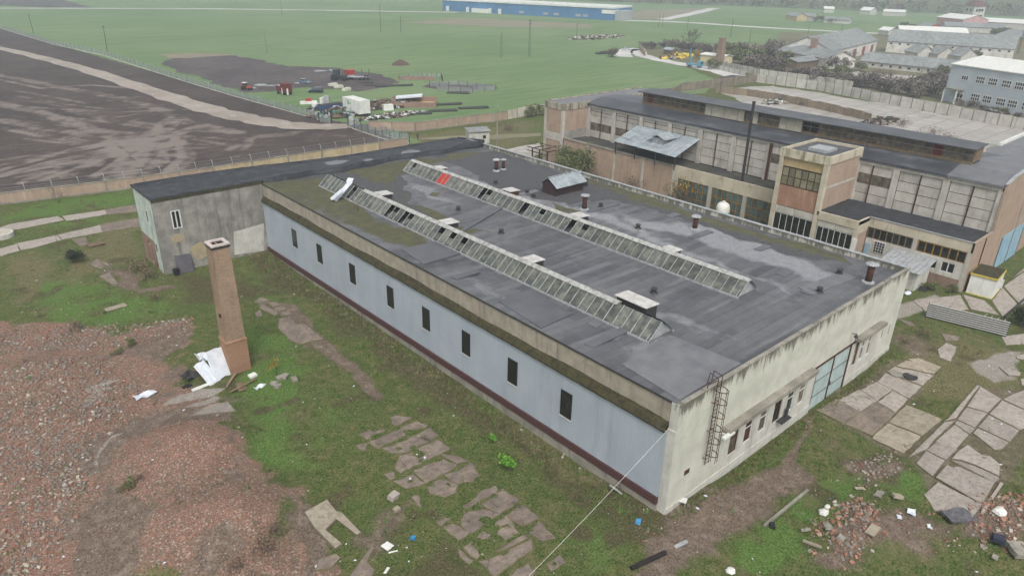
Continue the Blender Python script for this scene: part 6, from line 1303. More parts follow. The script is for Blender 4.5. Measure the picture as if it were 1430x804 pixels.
def tractor(label, px, hpx, paint, s=1.0, cabglass=True):
    a, c = Vector(G(*px)), Vector(G(*hpx)); d = c-a; t = thing('tractor', label, 'tractor', (a+c)/2, math.atan2(d.y, d.x)); pm = flat(label[:18], paint, .45)
    b = MB(); b.box((.2*s, -.42*s, .75*s), (2.2*s, .42*s, 1.55*s)); b.prism([(2.2*s, -.38*s), (2.4*s, -.3*s), (2.4*s, .3*s), (2.2*s, .38*s)], .8*s, 1.45*s); b.build('hood', pm, t)
    b = MB(); b.box((-1.5*s, -.4*s, .6*s), (.2*s, .4*s, 1.2*s)); b.box((.2*s, -.2*s, .45*s), (2.1*s, .2*s, .75*s)); b.build('chassis', M['dark_metal'], t)
    b = MB()
    for x, y in ((-1.3, -.7), (-1.3, .7), (.25, -.7), (.25, .7)): b.bar((x*s, y*s, 1.2*s), (x*s*.95, y*s*.92, 2.75*s), .1*s)
    b.build('cab_frame', pm, t)
    b = MB(); b.box((-1.22*s, -.64*s, 1.3*s), (.18*s, .64*s, 2.7*s)); b.build('cab_glass', M['car_glass'], t)
    b = MB(); b.box((-1.45*s, -.78*s, 2.75*s), (.4*s, .78*s, 2.92*s)); b.build('cab_roof', M['white_paint'] if s < .9 else pm, t)
    for y in (-.95, .95): wheel(t, -1.0*s, y*s, .88*s, .5*s); wheel(t, 1.7*s, y*.85*s, .55*s, .36*s)
    for y in (-.95, .95): b = MB(); b.box((-1.7*s, (y-.28)*s, 1.72*s), (-.3*s, (y+.28)*s, 1.82*s)); b.build('mudguard', pm, t)
    b = MB(); b.tube((1.1*s, .3*s, 1.5*s), (1.1*s, .3*s, 2.5*s), .05*s); b.build('exhaust', M['dark_metal'], t)
tractor('small old orange-red tractor with pale cab roof near the mesh fence', (337, 125.5), (352, 126.5), S(164, 78, 58), .85)
tractor('large dark tractor with red bonnet coupled to a seeding train', (465, 112.5), (481, 113), S(56, 62, 66), 1.35)
# seed drill and flat trailer behind the tractor
a, c = Vector(G(481, 112)), Vector(G(497, 111)); d = c-a; sd_ = thing('seed_drill', 'red farm seed drill hopper on a frame between tractor and flat trailer', 'farm machine', (a+c)/2, math.atan2(d.y, d.x))
b = MB(); b.ext([(-1.1, 1.9), (-1.4, 3.4), (1.4, 3.4), (1.1, 1.9)], 'x', -1.6, 1.6); b.build('hopper', M['red_sheet'], sd_); b = MB(); b.box((-1.65, -1.45, 3.4), (1.65, 1.45, 3.55)); b.build('hopper_lid', M['red_sheet'], sd_)
b = MB(); b.box((-3, -1.2, 1.0), (2.5, 1.2, 1.2)); b.box((-1.2, -1, 1.2), (1.2, 1, 1.9)); b.build('frame', M['galv'], sd_)
for x in (-1.6, .2): 
    for y in (-1.3, 1.3): wheel(sd_, x, y, .5, .35)
a, c = Vector(G(496, 112)), Vector(G(511, 112)); d = c-a; tr_ = thing('flat_trailer', 'grey flat farm trailer with dark wheels at the tail of the seeding train', 'trailer', (a+c)/2, math.atan2(d.y, d.x))
b = MB(); b.box((-3.6, -1.2, 1.1), (3.4, 1.2, 1.3)); b.build('bed', M['galv'], tr_); b = MB(); b.box((1.4, -1.2, 1.3), (3.3, 1.2, 1.7)); b.build('load', M['dark_metal'], tr_)
for x in (1.5, 2.0):
    pass
for x in (-.2, 1.2, 2.6):
    for y in (-1.15, 1.15): wheel(tr_, x, y, .55, .3)
for x in (.6, 3.2):
    b = MB(); b.bar((x, -1.1, 1.3), (x, -1.1, 4.0), .08); b.bar((x, 1.1, 1.3), (x, 1.1, 4.0), .08); b.bar((x, -1.1, 4.0), (x, 1.1, 4.0), .08); b.build('side_frame', M['dark_metal'], tr_)
# red box trailer
a, c = Vector(G(386, 129)), Vector(G(411, 135)); d = c-a; rt = thing('red_trailer', 'dark red high-sided farm trailer standing on the grass edge', 'trailer', (a+c)/2, math.atan2(d.y, d.x)); dr = surf('dark red paint', S(112, 44, 42), S(90, 40, 38), 1)
b = MB(); b.box((-.6, -1.2, 1.0), (2.6, 1.2, 3.6)); b.build('box', dr, rt); b = MB(); b.box((-3.4, -1.2, 1.0), (-.65, 1.2, 2.6)); b.build('tipper', dr, rt); b = MB(); b.box((-3.3, -1.1, 2.6), (2.5, 1.1, 2.75)); b.build('top_sheet', M['galv'], rt)
b = MB(); b.box((2.62, -.9, .2), (2.7, -.3, 2.2)); b.build('white_board', M['white_paint'], rt); b = MB(); b.box((.2, -1.3, .3), (.6, -1.22, 2.2)); b.build('white_board', M['white_paint'], rt)
for x in (-2.2, 1.4):
    for y in (-1.2, 1.2): wheel(rt, x, y, .55, .32)
# white cargo box
A, B_, Cc = Vector(G(480, 156.5)), Vector(G(502.2, 163.5)), Vector(G(515, 161)); ux = B_-A; wb = (Cc-B_).length; L = ux.length; rz = math.atan2(ux.y, ux.x)
cb = thing('cargo_box', 'white box trailer body with small green print standing in the scrap yard', 'box trailer', A, rz); hb = 3.7
b = MB(); b.box((0, 0, .7), (L, wb, .7+hb)); b.build('body', M['white_paint'], cb)
for x in (0, L): 
    for y in (0, wb): b = MB(); b.box((x-.06, y-.06, .66), (x+.06, y+.06, .74+hb)); b.build('corner_post', M['white_frame'], cb)
b = MB(); b.box((-.05, -.05, .5), (L+.05, wb+.05, .68)); b.build('chassis', M['dark_metal'], cb)
b = MB(); b.box((L*.3, -.03, 2.6), (L*.37, -.005, 3.9)); b.box((L*.38, -.03, 3.0), (L*.52, -.005, 3.25)); b.build('green_print', flat('green print', S(70, 150, 110), .5), cb).__setitem__('kind', 'stuff')
b = MB(); b.box((L+.005, wb*.49, .8), (L+.03, wb*.51, .6+hb)); b.build('door_seam', M['galv'], cb)
for x in (L*.7, L*.85): wheel(cb, x, .2, .45, .3); wheel(cb, x, wb-.2, .45, .3)
def block(name, label, cat, px, size, mt, rz=0, group=None, dz=0, top=None):
    g = Vector(G(*px)) if px[1] < 260 else GG(*px); g.z += dz; t = thing(name, label, cat, g, rz, group); b = MB(); x, y, z = size
    b.mesh([(-x/2, -y/2, -.05), (x/2, -y/2, -.05), (x/2, y/2, -.05), (-x/2, y/2, -.05), (-x/2*.94, -y/2*.94, z), (x/2*.96, -y/2*.92, z*.97), (x/2*.93, y/2*.95, z), (-x/2*.95, y/2*.93, z*.95)], [(0,3,2,1),(4,5,6,7),(0,1,5,4),(1,2,6,5),(2,3,7,6),(3,0,4,7)])
    b.build('body', mt, t)
    if top: q = MB(); q.box((-x/2*.9, -y/2*.9, z+.0), (x/2*.9, y/2*.9, z+.1)); q.build('top', top, t)
    return t
block('skip', 'low blue metal skip among scrap left of the white box trailer', 'skip', (462, 153), (8, 3, 1.6), flat('blue skip', S(52, 70, 106), .6), .1, top=M['dark_metal'])
block('white_cabinet', 'white cabinet standing behind the blue skip', 'cabinet', (452, 146), (1.8, 1.4, 2.2), M['white_paint'], .2)
block('white_cabinet', 'small white cabinet left of the blue skip', 'cabinet', (441, 152), (2.0, 1.4, 1.6), M['white_paint'], .6)
block('water_tank', 'round-shouldered pale tank on the blue skip', 'tank', (457, 147), (1.8, 1.6, 2.8), M['galv'], .9)
bt = block('small_boat', 'little white boat hull with red cover on the grass', 'boat', (431, 145), (5.2, 1.9, .8), M['white_paint'], -.35); q = MB(); q.box((-.8, -.5, .8), (.9, .5, 1.6)); q.build('cover', M['red_sheet'], bt)
for i, (p, lab) in enumerate([((465, 120), 'pale bale nearest the tractor on the grass'), ((473, 123), 'middle one of three pale bales on the grass'), ((484, 126.5), 'pale bale nearest the black pipes on the grass')]): block('pale_bale', lab, 'bale', p, (3.2, 1.6, .9), surf('pale bale', S(206, 206, 190), S(180, 180, 164), 2) if i == 0 else bpy.data.materials['pale bale'], .2*i, 'pale bales on the grass')
block('white_crate', 'bright white crate standing among brown scrap', 'crate', (542, 154), (3.0, 1.8, 1.7), M['white_paint'], -.3)
rn = Vector(G(578, 147)); ru = thing('ruined_foundation', 'low crumbled brick foundation filled with sand under a white cover', 'ruin', rn, -.65)
b = MB()
for a, c in (((-7, -4.5, 0), (7, -3.9, 1.5)), ((-7, 3.9, 0), (7, 4.5, 1.9)), ((-7, -3.9, 0), (-6.4, 3.9, 1.4)), ((6.4, -3.9, 0), (7, 3.9, 1.3))): b.box(a, c)
b.build('brick_wall', M['old_brick'], ru)
b = MB(); b.box((-6.4, -3.9, 0), (6.4, 3.9, .6)); b.build('sand', surf('sand', S(178, 150, 110), S(160, 134, 98), 1), ru)
b = MB(); b.obox((-1.5, 2.2, 2.3), (4, .3, .3), (0, 1.7, 0), (0, 0, .25)); b.build('cover', M['white_sheet'], ru)
for p, lab, ln, an in [((551, 121), 'long dark pipe bundle with a stand end in the field', 14, -.45), ((524, 120), 'thin dark pipe lying near the big tractor', 8, -.5), ((510, 116.5), 'short dark pipe close behind the flat trailer', 7, -.5), ((585, 160), 'dark pipe pile beside the sandy ruin', 8, -.5), ((618, 156), 'black pipe stack on grass by the brick wall', 9, -.5), ((627, 147), 'black pipe stack farther up the grass', 9, -.4), ((662, 152), 'longest black pipe stack near the brick wall end', 10, -.45), ((640, 131), 'grey-black pipe bundle alone in the field', 8, -.7)]:
    g = Vector(G(*p)); t = thing('pipe_bundle', lab, 'pipes', g, an, 'dark pipes lying in the field')
    for k in range(3): b = MB(); b.tube((-ln/2+rng.random(), (k-1)*.45, .3), (ln/2-rng.random(), (k-1)*.45, .3+.1*k), .26, n=7); b.build('pipe', M['dark_metal'], t)
def scrap(name, label, px, rx, ry, n, mats, hmax, smin, smax, seed):
    g = np.array(G(*px)); r_ = np.random.default_rng(seed); V, F, mi = [], [], []
    for i in range(n):
        a, q = r_.uniform(0, 6.28), r_.random()**.6; x, y = rx*q*math.cos(a), ry*q*math.sin(a); z = max(0, hmax*(1-q)*r_.uniform(.3, 1)); s = r_.uniform(smin, smax, 3); s[2] *= .35
        e = Matrix.Rotation(r_.uniform(0, 6.28), 3, 'Z') @ Matrix.Rotation(r_.normal()*.35, 3, 'X') @ Matrix.Rotation(r_.normal()*.35, 3, 'Y')
        b0 = len(V)
        for c in ((-1,-1,-1),(1,-1,-1),(1,1,-1),(-1,1,-1),(-1,-1,1),(1,-1,1),(1,1,1),(-1,1,1)): v = e @ Vector((c[0]*s[0], c[1]*s[1], c[2]*s[2])); V.append((g[0]+x+v.x, g[1]+y+v.y, z+s[2]+v.z))
        for f in ((0,3,2,1),(4,5,6,7),(0,1,5,4),(1,2,6,5),(2,3,7,6),(3,0,4,7)): F.append([b0+k for k in f]); mi.append(i % len(mats))
    o = kind(link(bpy.data.objects.new(name, npmesh(name, V, F, mats, mi=mi))), 'stuff'); o['label'] = label; o['category'] = 'scrap'
sm = [M['dark_metal'], M['rust'], M['wood'], M['galv'], flat('green tarp', S(70, 110, 96), .7), M['concrete'], M['white_paint']]
scrap('scrap_heap', 'dark heap of tangled scrap with green tarps in front of the white box trailer', (471, 161), 8, 4.5, 260, sm[:5], 1.8, .25, 1.1, 1)
scrap('scrap_heap', 'brown heap of boards and scrap between white box trailer and ruin', (536, 148), 12, 6, 420, [M['rust'], M['wood'], M['dark_metal'], M['wood'], M['galv']], 1.6, .2, .9, 2)
scrap('scrap_heap', 'scattered scrap along the brick wall foot', (545, 163), 12, 3, 240, sm, .8, .15, .7, 3)
scrap('scrap_heap', 'junk strewn around the white cabinets', (455, 152), 7, 3, 120, sm, .8, .2, .7, 4)
scrap('rubble_mound', 'low rubble mounds across the middle of the green field', (835, 53), 26, 9, 300, [M['concrete'], M['dark_metal'], M['wood'], M['white_render']], 1.4, .3, 1.0, 5)
scrap('rubble_mound', 'grey rubble in the wet concrete yard behind the monitor', (1085, 143), 8, 3, 160, [M['concrete'], M['dark_metal'], M['white_render']], 1.0, .2, .7, 6)
scrap('rubble_mound', 'dark rubble strip in the wet concrete yard', (1225, 172), 12, 3, 260, [M['dark_metal'], M['concrete'], M['rust']], 1.2, .2, .8, 7)
scrap('rubble_mound', 'dark rubble beside the grey office building wall', (1385, 160), 14, 3, 220, [M['dark_metal'], M['rust'], M['concrete']], 1.6, .3, .9, 8)
scrap('rubble_mound', 'dark dots of rubble by the far dirt road', (846, 75), 7, 3, 90, [M['dark_metal'], M['bark']], 1.0, .3, .8, 9)
yl = flat('yellow machine', S(206, 180, 70), .6)
scrap('yellow_machinery', 'row of old yellow machinery parts in the roadside yard', (945, 81), 13, 3, 130, [yl, yl, M['rust'], M['concrete']], 1.8, .3, 1.3, 10)
mo = Vector(G(559, 91)); b = MB(); pts = [(r_*math.cos(a), r_*.7*math.sin(a), z) for r_, z in ((7, 0), (5, 1.2), (2.5, 2.4), (.8, 3.0)) for a in [k*math.pi/7 for k in range(14)]]
b.mesh([(x*(1+.15*rng.uniform(-1, 1)), y*(1+.15*rng.uniform(-1, 1)), z) for x, y, z in pts], [(j*14+i, j*14+(i+1) % 14, (j+1)*14+(i+1) % 14, (j+1)*14+i) for j in range(3) for i in range(14)]+[tuple(range(42, 56))])
o = b.build('earth_mound', surf('dark earth', S(96, 76, 66), S(80, 64, 58), .5), smooth=True); o.location = mo; o.scale = (.65, .65, .75); tag(o, 'pointed heap of dark brown earth in the green field', 'mound')
block('broken_wall', 'low broken brown wall beside the fenced plot', 'wall', (581, 112), (14, .8, 1.4), M['old_brick'], -.75)
# blue crane truck on the far road
a, c = Vector(G(965, 94)), Vector(G(974, 95)); d = c-a; tk2 = thing('blue_truck', 'blue crane truck standing at the side of the distant dirt road', 'truck', (a+c)/2, math.atan2(d.y, d.x)); bl = flat('truck blue', S(90, 140, 160), .5)
b = MB(); b.box((-3.6, -1.2, .9), (1.6, 1.2, 1.6)); b.build('bed', bl, tk2); b = MB(); b.box((1.7, -1.2, .7), (3.6, 1.2, 2.9)); b.build('cab', bl, tk2); b = MB(); b.box((3.0, -1.1, 1.8), (3.63, 1.1, 2.7)); b.build('windscreen', M['car_glass'], tk2)
b = MB(); b.bar((-2, 0, 1.6), (-2.6, 0, 8), .4); b.build('crane_mast', bl, tk2)
for x in (-2.4, 2.4):
    for y in (-1.1, 1.1): wheel(tk2, x, y, .5, .3)

# ================================================================ PERSON
def person(loc, rz):
    t = thing('person', 'person in dark clothes standing at the edge of grass behind the hall', 'person', loc, rz)
    J = {'pel': (0, 0, .93), 'bel': (0, 0, 1.08), 'chest': (0.01, 0, 1.32), 'neck': (0.0, 0, 1.47), 'head': (.02, 0, 1.60), 'top': (.01, 0, 1.72),
         'sl': (0, .18, 1.40), 'el': (-.03, .25, 1.13), 'wl': (.04, .24, .90), 'hl': (.07, .22, .80), 'sr': (0, -.18, 1.40), 'er': (-.04, -.25, 1.14), 'wr': (.02, -.25, .90), 'hr': (.05, -.24, .80),
         'pl': (0, .09, .88), 'kl': (.04, .11, .50), 'al': (-.02, .12, .09), 'tl': (.14, .13, .04), 'pr': (0, -.09, .88), 'kr': (.0, -.11, .50), 'ar': (-.05, -.12, .09), 'tr': (.11, -.13, .04)}
    Rr = {'pel': .14, 'bel': .13, 'chest': .16, 'neck': .06, 'head': .10, 'top': .06, 'sl': .08, 'el': .05, 'wl': .037, 'hl': .035, 'sr': .08, 'er': .05, 'wr': .037, 'hr': .035, 'pl': .10, 'kl': .065, 'al': .05, 'tl': .04, 'pr': .10, 'kr': .065, 'ar': .05, 'tr': .04}
    E = [('pel','bel'),('bel','chest'),('chest','neck'),('neck','head'),('head','top'),('chest','sl'),('sl','el'),('el','wl'),('wl','hl'),('chest','sr'),('sr','er'),('er','wr'),('wr','hr'),('pel','pl'),('pl','kl'),('kl','al'),('al','tl'),('pel','pr'),('pr','kr'),('kr','ar'),('ar','tr')]
    ks = list(J); me = bpy.data.meshes.new('body'); me.from_pydata([J[k] for k in ks], [(ks.index(a), ks.index(b)) for a, b in E], []); o = link(bpy.data.objects.new('body', me)); o.parent = t
    m_ = o.modifiers.new('skin', 'SKIN'); o.modifiers.new('sub', 'SUBSURF').render_levels = 2
    if not me.skin_vertices: 
        bpy.context.view_layer.objects.active = o
    sv = me.skin_vertices[0].data
    for i, k in enumerate(ks): sv[i].radius = (Rr[k], Rr[k]); sv[i].use_root = (k == 'pel')
    q = NM('clothes and skin'); sp = q.n('ShaderNodeSeparateXYZ'); q.put(sp.inputs[0], q.obj()); z = sp.outputs[2]
    c = q.mx(q.ma('GREATER_THAN', z, .9), S(44, 46, 52), S(58, 60, 66)); c = q.mx(q.ma('GREATER_THAN', z, 1.47), c, S(196, 150, 128)); c = q.mx(q.ma('LESS_THAN', z, .1), c, S(30, 28, 28)); me.materials.append(q.out(c, .85))
    b = MB(); b.lathe((-.01, 0, 1.62), [(.1, -.02), (.118, .04), (.10, .1), (.05, .135)], 10); b.build('hair', flat('dark hair', S(40, 34, 30), .8), t, True)
    b = MB()
    for y in (-.04, .04): b.obox((.115, y, 1.615), (.008, 0, 0), (0, .014, 0), (0, 0, .008))
    b.build('eyes', M['black_rubber'], t).__setitem__('kind', 'stuff'); b = MB(); b.obox((.125, 0, 1.585), (.018, 0, 0), (0, .012, 0), (0, 0, .022)); b.build('nose', flat('skin', S(190, 142, 120), .7), t)
    for y, s in ((.22, 1), (-.24, -1)):
        for k in range(4): b = MB(); b.bar((.05+.018*k, y, .78), (.055+.018*k, y, .70+.01*abs(k-1)), .016); b.build('finger', bpy.data.materials['skin'], t)
        b = MB(); b.bar((.09, y-.02*s, .80), (.115, y-.02*s, .745), .018); b.build('thumb', bpy.data.materials['skin'], t)
g = G(583.5, 195); person(g, R(-120))
# ================================================================ PAVING SLABS IN THE YARD
def crop(x0, y0, k): return lambda pts: [(x0+x/k, y0+y/k) for x, y in pts]
def jag(P, step=.7, amp=.07):
    out = []; n = len(P)
    for i in range(n):
        a, c = Vector(P[i]), Vector(P[(i+1) % n]); L = (c-a).length; k = max(1, int(L/step)); nn = Vector((-(c-a).y, (c-a).x))/max(L, 1e-6)
        for j in range(k): out.append(tuple(a+(c-a)*(j/k)+nn*rng.uniform(-amp, amp)))
    return out
def slabmat(name, c1, c2, cst, csoil, rough=.9, creep=.55):
    q = NM(name); a = q.attr('e'); n1 = q.noise(.7, 5); n2 = q.noise(2.2, 6, .7); n3 = q.noise(11, 4, .7); cr = q.n('ShaderNodeTexVoronoi', feature='DISTANCE_TO_EDGE'); q.put(cr.inputs['Vector'], q.pos()); cr.inputs['Scale'].default_value = .3
    c = q.mx(q.step(n1, .32, .68), c1, c2); c = q.mx(q.step(n2, .47, .6, 0, .7), c, cst); r = q.rnd(); c = q.mx(1.0, c, q.mx(r, (.9,)*3+(1,), (1.1,)*3+(1,)), 'MULTIPLY')
    crack = q.ma('MULTIPLY', q.step(q.ma('ADD', cr.outputs['Distance'], q.ma('MULTIPLY', q.ma('SUBTRACT', n3, .5), .03)), -.002, .012, 1, 0), q.step(n1, .5, .6)); c = q.mx(crack, c, S(72, 66, 56))
    c = q.mx(q.thr(a[0], n2, creep*2, .14), q.mx(q.step(n3, .35, .65), csoil[0], csoil[1]), c)
    c = q.mx(1.0, c, q.mx(q.step(n3, .25, .75), (.78,)*3+(1,), (1.2,)*3+(1,)), 'MULTIPLY'); q.bump(q.ma('ADD', q.ma('MULTIPLY', n3, .6), q.ma('MULTIPLY', crack, -1.5)), .35, .05)
    return q.out(c, rough, 0, .3)
M['old_slab_near'] = surf('mossy grey slab', S(150, 136, 122), S(120, 110, 103), .7, (S(100, 92, 72), .6), (1, 1, 1), 1.1, (.5, .68), rough=.92, bump=.25, rand=.1, grain=.14)
M['slab_light'] = surf('pale slab', S(176, 168, 158), S(160, 150, 141), .5, (S(138, 124, 114), .6), (1, 1, 1), .9, (.5, .7), rough=.85, bump=.15, rand=.06)
M['tan_block'] = surf('tan slab', S(160, 150, 132), S(146, 136, 120), .5, (S(116, 106, 90), .5), (1, 1, 1), .9, rough=.9, bump=.2, rand=.06)
SOILG = (S(86, 88, 54), S(104, 94, 72)); SOILD = (S(98, 90, 72), S(118, 108, 92))
M['slab_block'] = M['slab_light']
M['slab_near'] = slabmat('mossy slab', S(138, 125, 113), S(112, 102, 96), S(104, 92, 78), SOILG, .9, .38)
M['slab_light'] = slabmat('pale cracked slab', S(164, 156, 148), S(150, 142, 134), S(134, 122, 113), SOILD, .8, .2)
M['slab_tan'] = slabmat('tan cracked slab', S(162, 152, 136), S(150, 140, 125), S(128, 118, 102), SOILD, .85, .3)
def slab(parent, px, mt, h=.08, step=.7, amp=.07):
    P = [tuple(GG(x, y)[:2]) for x, y in px]; c = np.mean(np.array(P), 0); P = [tuple(c+(np.array(p)-c)*(1.16 if mt is M['slab_near'] else 1.015)) for p in P]; z = max(np.mean([gz(*p) for p in P]), gz(*c))
    # plane through the outline so that the slab follows the ground
    A = np.array([[p[0]-c[0], p[1]-c[1], 1] for p in P]); co = np.linalg.lstsq(A, np.array([gz(*p) for p in P]), rcond=None)[0]
    zf = lambda x, y: co[0]*(x-c[0])+co[1]*(y-c[1])+co[2]; O = jag(P, step, amp); n = len(O); I = []; I2 = []
    ar = sum(O[i][0]*O[(i+1) % n][1]-O[(i+1) % n][0]*O[i][1] for i in range(n)); sg = 1 if ar > 0 else -1; sz = math.sqrt(abs(ar)/2); ins = min(.26 if mt is M['slab_near'] else .1, sz*.12)
    for i in range(n):
        a_, b_ = Vector(O[i-2]), Vector(O[(i+2) % n]); t_ = (b_-a_).normalized(); nn = Vector((-t_.y, t_.x))*sg; I.append(tuple(Vector(O[i])+nn*ins*.5)); I2.append(tuple(Vector(O[i])+nn*ins))
    V = [(x, y, zf(x, y)-.2) for x, y in O]+[(x, y, zf(x, y)+h*.6) for x, y in O]+[(x, y, zf(x, y)+h) for x, y in I]+[(x, y, zf(x, y)+h) for x, y in I2]
    F = [tuple(range(n-1, -1, -1))]+[(k*n+i, k*n+(i+1) % n, (k+1)*n+(i+1) % n, (k+1)*n+i) for k in range(3) for i in range(n)]+[tuple(range(3*n, 4*n))]
    b = MB(); b.mesh(V, F); o = b.build('slab', mt, parent); setcol(o.data, 'e', np.repeat(np.array([0, 0, .5, 1.0]), n)[:, None]*np.ones((1, 3))); return o
def paving(name): o = link(bpy.data.objects.new(name, None)); o['kind'] = 'structure'; o.empty_display_size = .1; return o
pv1 = paving('sunken_paving')
K1 = crop(480, 565, 5.36)
for p in [[(140,215),(385,85),(480,100),(500,112),(190,248)], [(205,275),(530,130),(610,165),(280,318)], [(310,325),(470,260),(620,185),(690,240),(480,350),(380,352)], [(400,470),(440,380),(560,330),(690,275),(775,330),(770,350),(610,420),(440,500)],
          [(540,490),(740,415),(830,450),(780,500),(620,580),(545,520)], [(380,575),(520,525),(600,590),(470,630)], [(640,620),(720,560),(850,600),(830,660),(750,695),(660,660)], [(770,530),(880,480),(960,440),(1005,530),(960,570),(850,590)],
          [(505,690),(560,680),(580,760),(550,760)], [(735,375),(860,380),(930,420),(840,440)], [(95,305),(180,290),(170,340),(130,340)], [(305,515),(370,505),(385,550),(350,555)]]: slab(pv1, K1(p), M['slab_near'], .04, .5, .12)
K2 = crop(600, 664, 5.745)
for p in [[(70,365),(150,300),(370,180),(390,215),(200,320),(110,395)], [(385,195),(400,130),(520,85),(550,120),(460,180)], [(430,230),(590,110),(715,205),(560,310)], [(250,350),(310,290),(430,268),(555,315),(330,455),(265,400)], [(115,410),(180,390),(320,450),(230,515)],
          [(290,560),(600,335),(695,460),(390,655)], [(605,335),(750,240),(870,340),(740,400),(680,370)], [(805,460),(880,370),(1000,490),(900,525)], [(415,680),(560,620),(790,515),(805,600),(530,800)], [(940,700),(1040,640),(1090,700),(970,760)], [(600,830),(780,710),(850,775),(740,850)], [(235,590),(350,680),(320,700),(235,650)], [(540,600),(735,485),(780,505),(600,590)]]: slab(pv1, K2(p), M['slab_near'], .04, .5, .12)
K3 = crop(400, 684, 6.7)
for p in [[(290,750),(310,660),(460,600),(490,640),(420,730)], [(590,820),(700,660),(780,560),(820,545),(760,680),(820,740),(780,830)]]: slab(pv1, K3(p), M['slab_near'])
u_ = slab(pv1, K3([(170,215),(380,112),(470,215),(520,222),(700,405),(660,430),(470,290),(370,390),(520,520),(460,562),(260,365)]), M['slab_tan'], .22, 1.5, .03); u_['label'] = 'raised U-shaped concrete foundation'
K6 = crop(340, 400, 8.04)
for p in [[(410,470),(420,375),(545,375),(600,430),(690,435),(870,590),(740,600),(650,630),(540,600)], [(190,205),(230,205),(385,295),(345,330),(190,250)], [(120,180),(200,130),(300,160),(190,190)], [(260,180),(370,175),(410,210),(340,230)], [(340,260),(430,215),(480,255),(400,285)], [(440,310),(500,285),(540,310),(500,335)], [(130,300),(190,270),(215,330),(160,345)]]: slab(pv1, K6(p), M['slab_near'])
pv2 = paving('concrete_path')
K7 = crop(0, 260, 5.024)
for p in [[(-60,310),(60,270),(400,212),(450,240),(130,305),(40,308)], [(440,212),(740,168),(745,200),(700,210),(470,245)], [(745,167),(950,132),(1010,150),(960,178),(750,200)], [(-60,460),(120,405),(130,440),(140,455),(0,492),(-60,505)], [(125,403),(400,345),(430,380),(250,430),(145,452)], [(405,343),(700,275),(720,325),(500,365),(435,378)], [(705,273),(980,228),(1010,250),(985,282),(800,310),(725,323)], [(510,375),(600,360),(620,410),(560,420)], [(630,550),(680,515),(760,560),(700,580)], [(700,635),(770,610),(830,680),(780,690)]]: slab(pv2, K7(p), M['slab_near'] if p[0][0] > 500 else M['slab_light'], .06, 1.2, .09)
for p in [[(130, 362), (150, 368), (160, 378), (140, 372)]]: slab(pv2, p, M['slab_near'])
pv3 = paving('yard_paving')
K4 = crop(1080, 420, 3.654)
ne = [(225,560),(325,505),(440,455),(525,415),(575,365),(622,335),(685,300)]; fe_ = [(495,688),(548,640),(620,575),(690,502),(760,437),(820,377),(857,342)]
for i in range(6):
    a, c, d, e = ne[i], ne[i+1], fe_[i+1], fe_[i]; m1 = ((a[0]+e[0])/2, (a[1]+e[1])/2); m2 = ((c[0]+d[0])/2, (c[1]+d[1])/2)
    if i in (0, 1, 2): slab(pv3, K4([(a[0]+4, a[1]), (c[0]-2, c[1]), (m2[0]-2, m2[1]-3), (m1[0]+2, m1[1]-2)]), M['slab_near'] if i == 0 else M['slab_light']); slab(pv3, K4([(m1[0]+4, m1[1]+2), (m2[0]-1, m2[1]+1), (d[0]-3, d[1]+1), (e[0]+2, e[1]-2)]), M['slab_near'] if i < 2 else M['slab_light'])
    else: slab(pv3, K4([(a[0]+4, a[1]), (c[0]-4, c[1]+3), (d[0]-4, d[1]+3), (e[0]+2, e[1]-2)]), M['slab_tan'] if i == 5 else M['slab_light'])
for p, k in [([(685,300),(740,293),(860,340),(815,360)], 'slab_tan'), ([(840,250),(880,215),(938,238),(905,312),(850,290)], 'slab_light'), ([(680,533),(862,605),(760,690),(590,620)], 'slab_tan'), ([(585,624),(755,694),(665,780),(500,702)], 'slab_tan'), ([(640,95),(700,110),(725,130),(690,128)], 'slab_near'), ([(860,170),(950,185),(940,205),(880,205)], 'slab_near'), ([(1040,470),(1150,340),(1180,350),(1075,480)], 'slab_light') ]:
    if p[0][0] != 1040: slab(pv3, K4(p), M[k])
K8 = crop(1230, 490, 5.36)
for p in [[(400,682),(552,556),(658,630),(560,740)], [(552,548),(568,522),(706,582),(664,626)], [(570,516),(640,424),(798,470),(704,575)], [(644,418),(745,268),(900,364),(803,464)], [(470,540),(560,520),(392,680),(345,742),(200,800)], [(570,500),(630,415),(740,265),(715,262),(480,530)],
          [(692,620),(722,580),(960,690),(900,742),(850,742)], [(727,572),(806,482),(1036,600),(966,684)], [(812,474),(906,372),(1085,455),(1085,580),(1040,594)], [(914,364),(1000,320),(1090,290),(1090,448)],
          [(880,120),(920,115),(1045,165),(1040,190),(950,185)], [(1045,215),(1090,200),(1090,260),(1050,260)], [(1015,40),(1080,25),(1090,70),(1020,60)]]: slab(pv3, K8(p), M['slab_light'], .1, .9, .03)
K5 = crop(1240, 600, 5.03)
for p in [[(195,236),(264,152),(404,219),(312,332)], [(268,146),(345,82),(488,142),(408,214)], [(250,455),(350,373),(660,525),(592,622),(440,570),(330,575)], [(333,343),(433,227),(742,379),(665,520)], [(438,217),(510,224),(610,258),(772,332),(782,350),(746,374)], [(446,206),(496,146),(560,110),(655,180),(720,190),(788,250),(778,328),(612,250),(516,216)]]: slab(pv3, K5(p), M['slab_light'], .1, .9, .03)
a, c = GG(1240+660/5.03, 600+590/5.03), GG(1240+795/5.03, 600+385/5.03); b = MB(); b.bar(a+Vector((0, 0, .12)), c+Vector((0, 0, .12)), .22, .25); b.build('kerb', M['slab_block'], pv3)
pv4 = paving('factory_pavement')
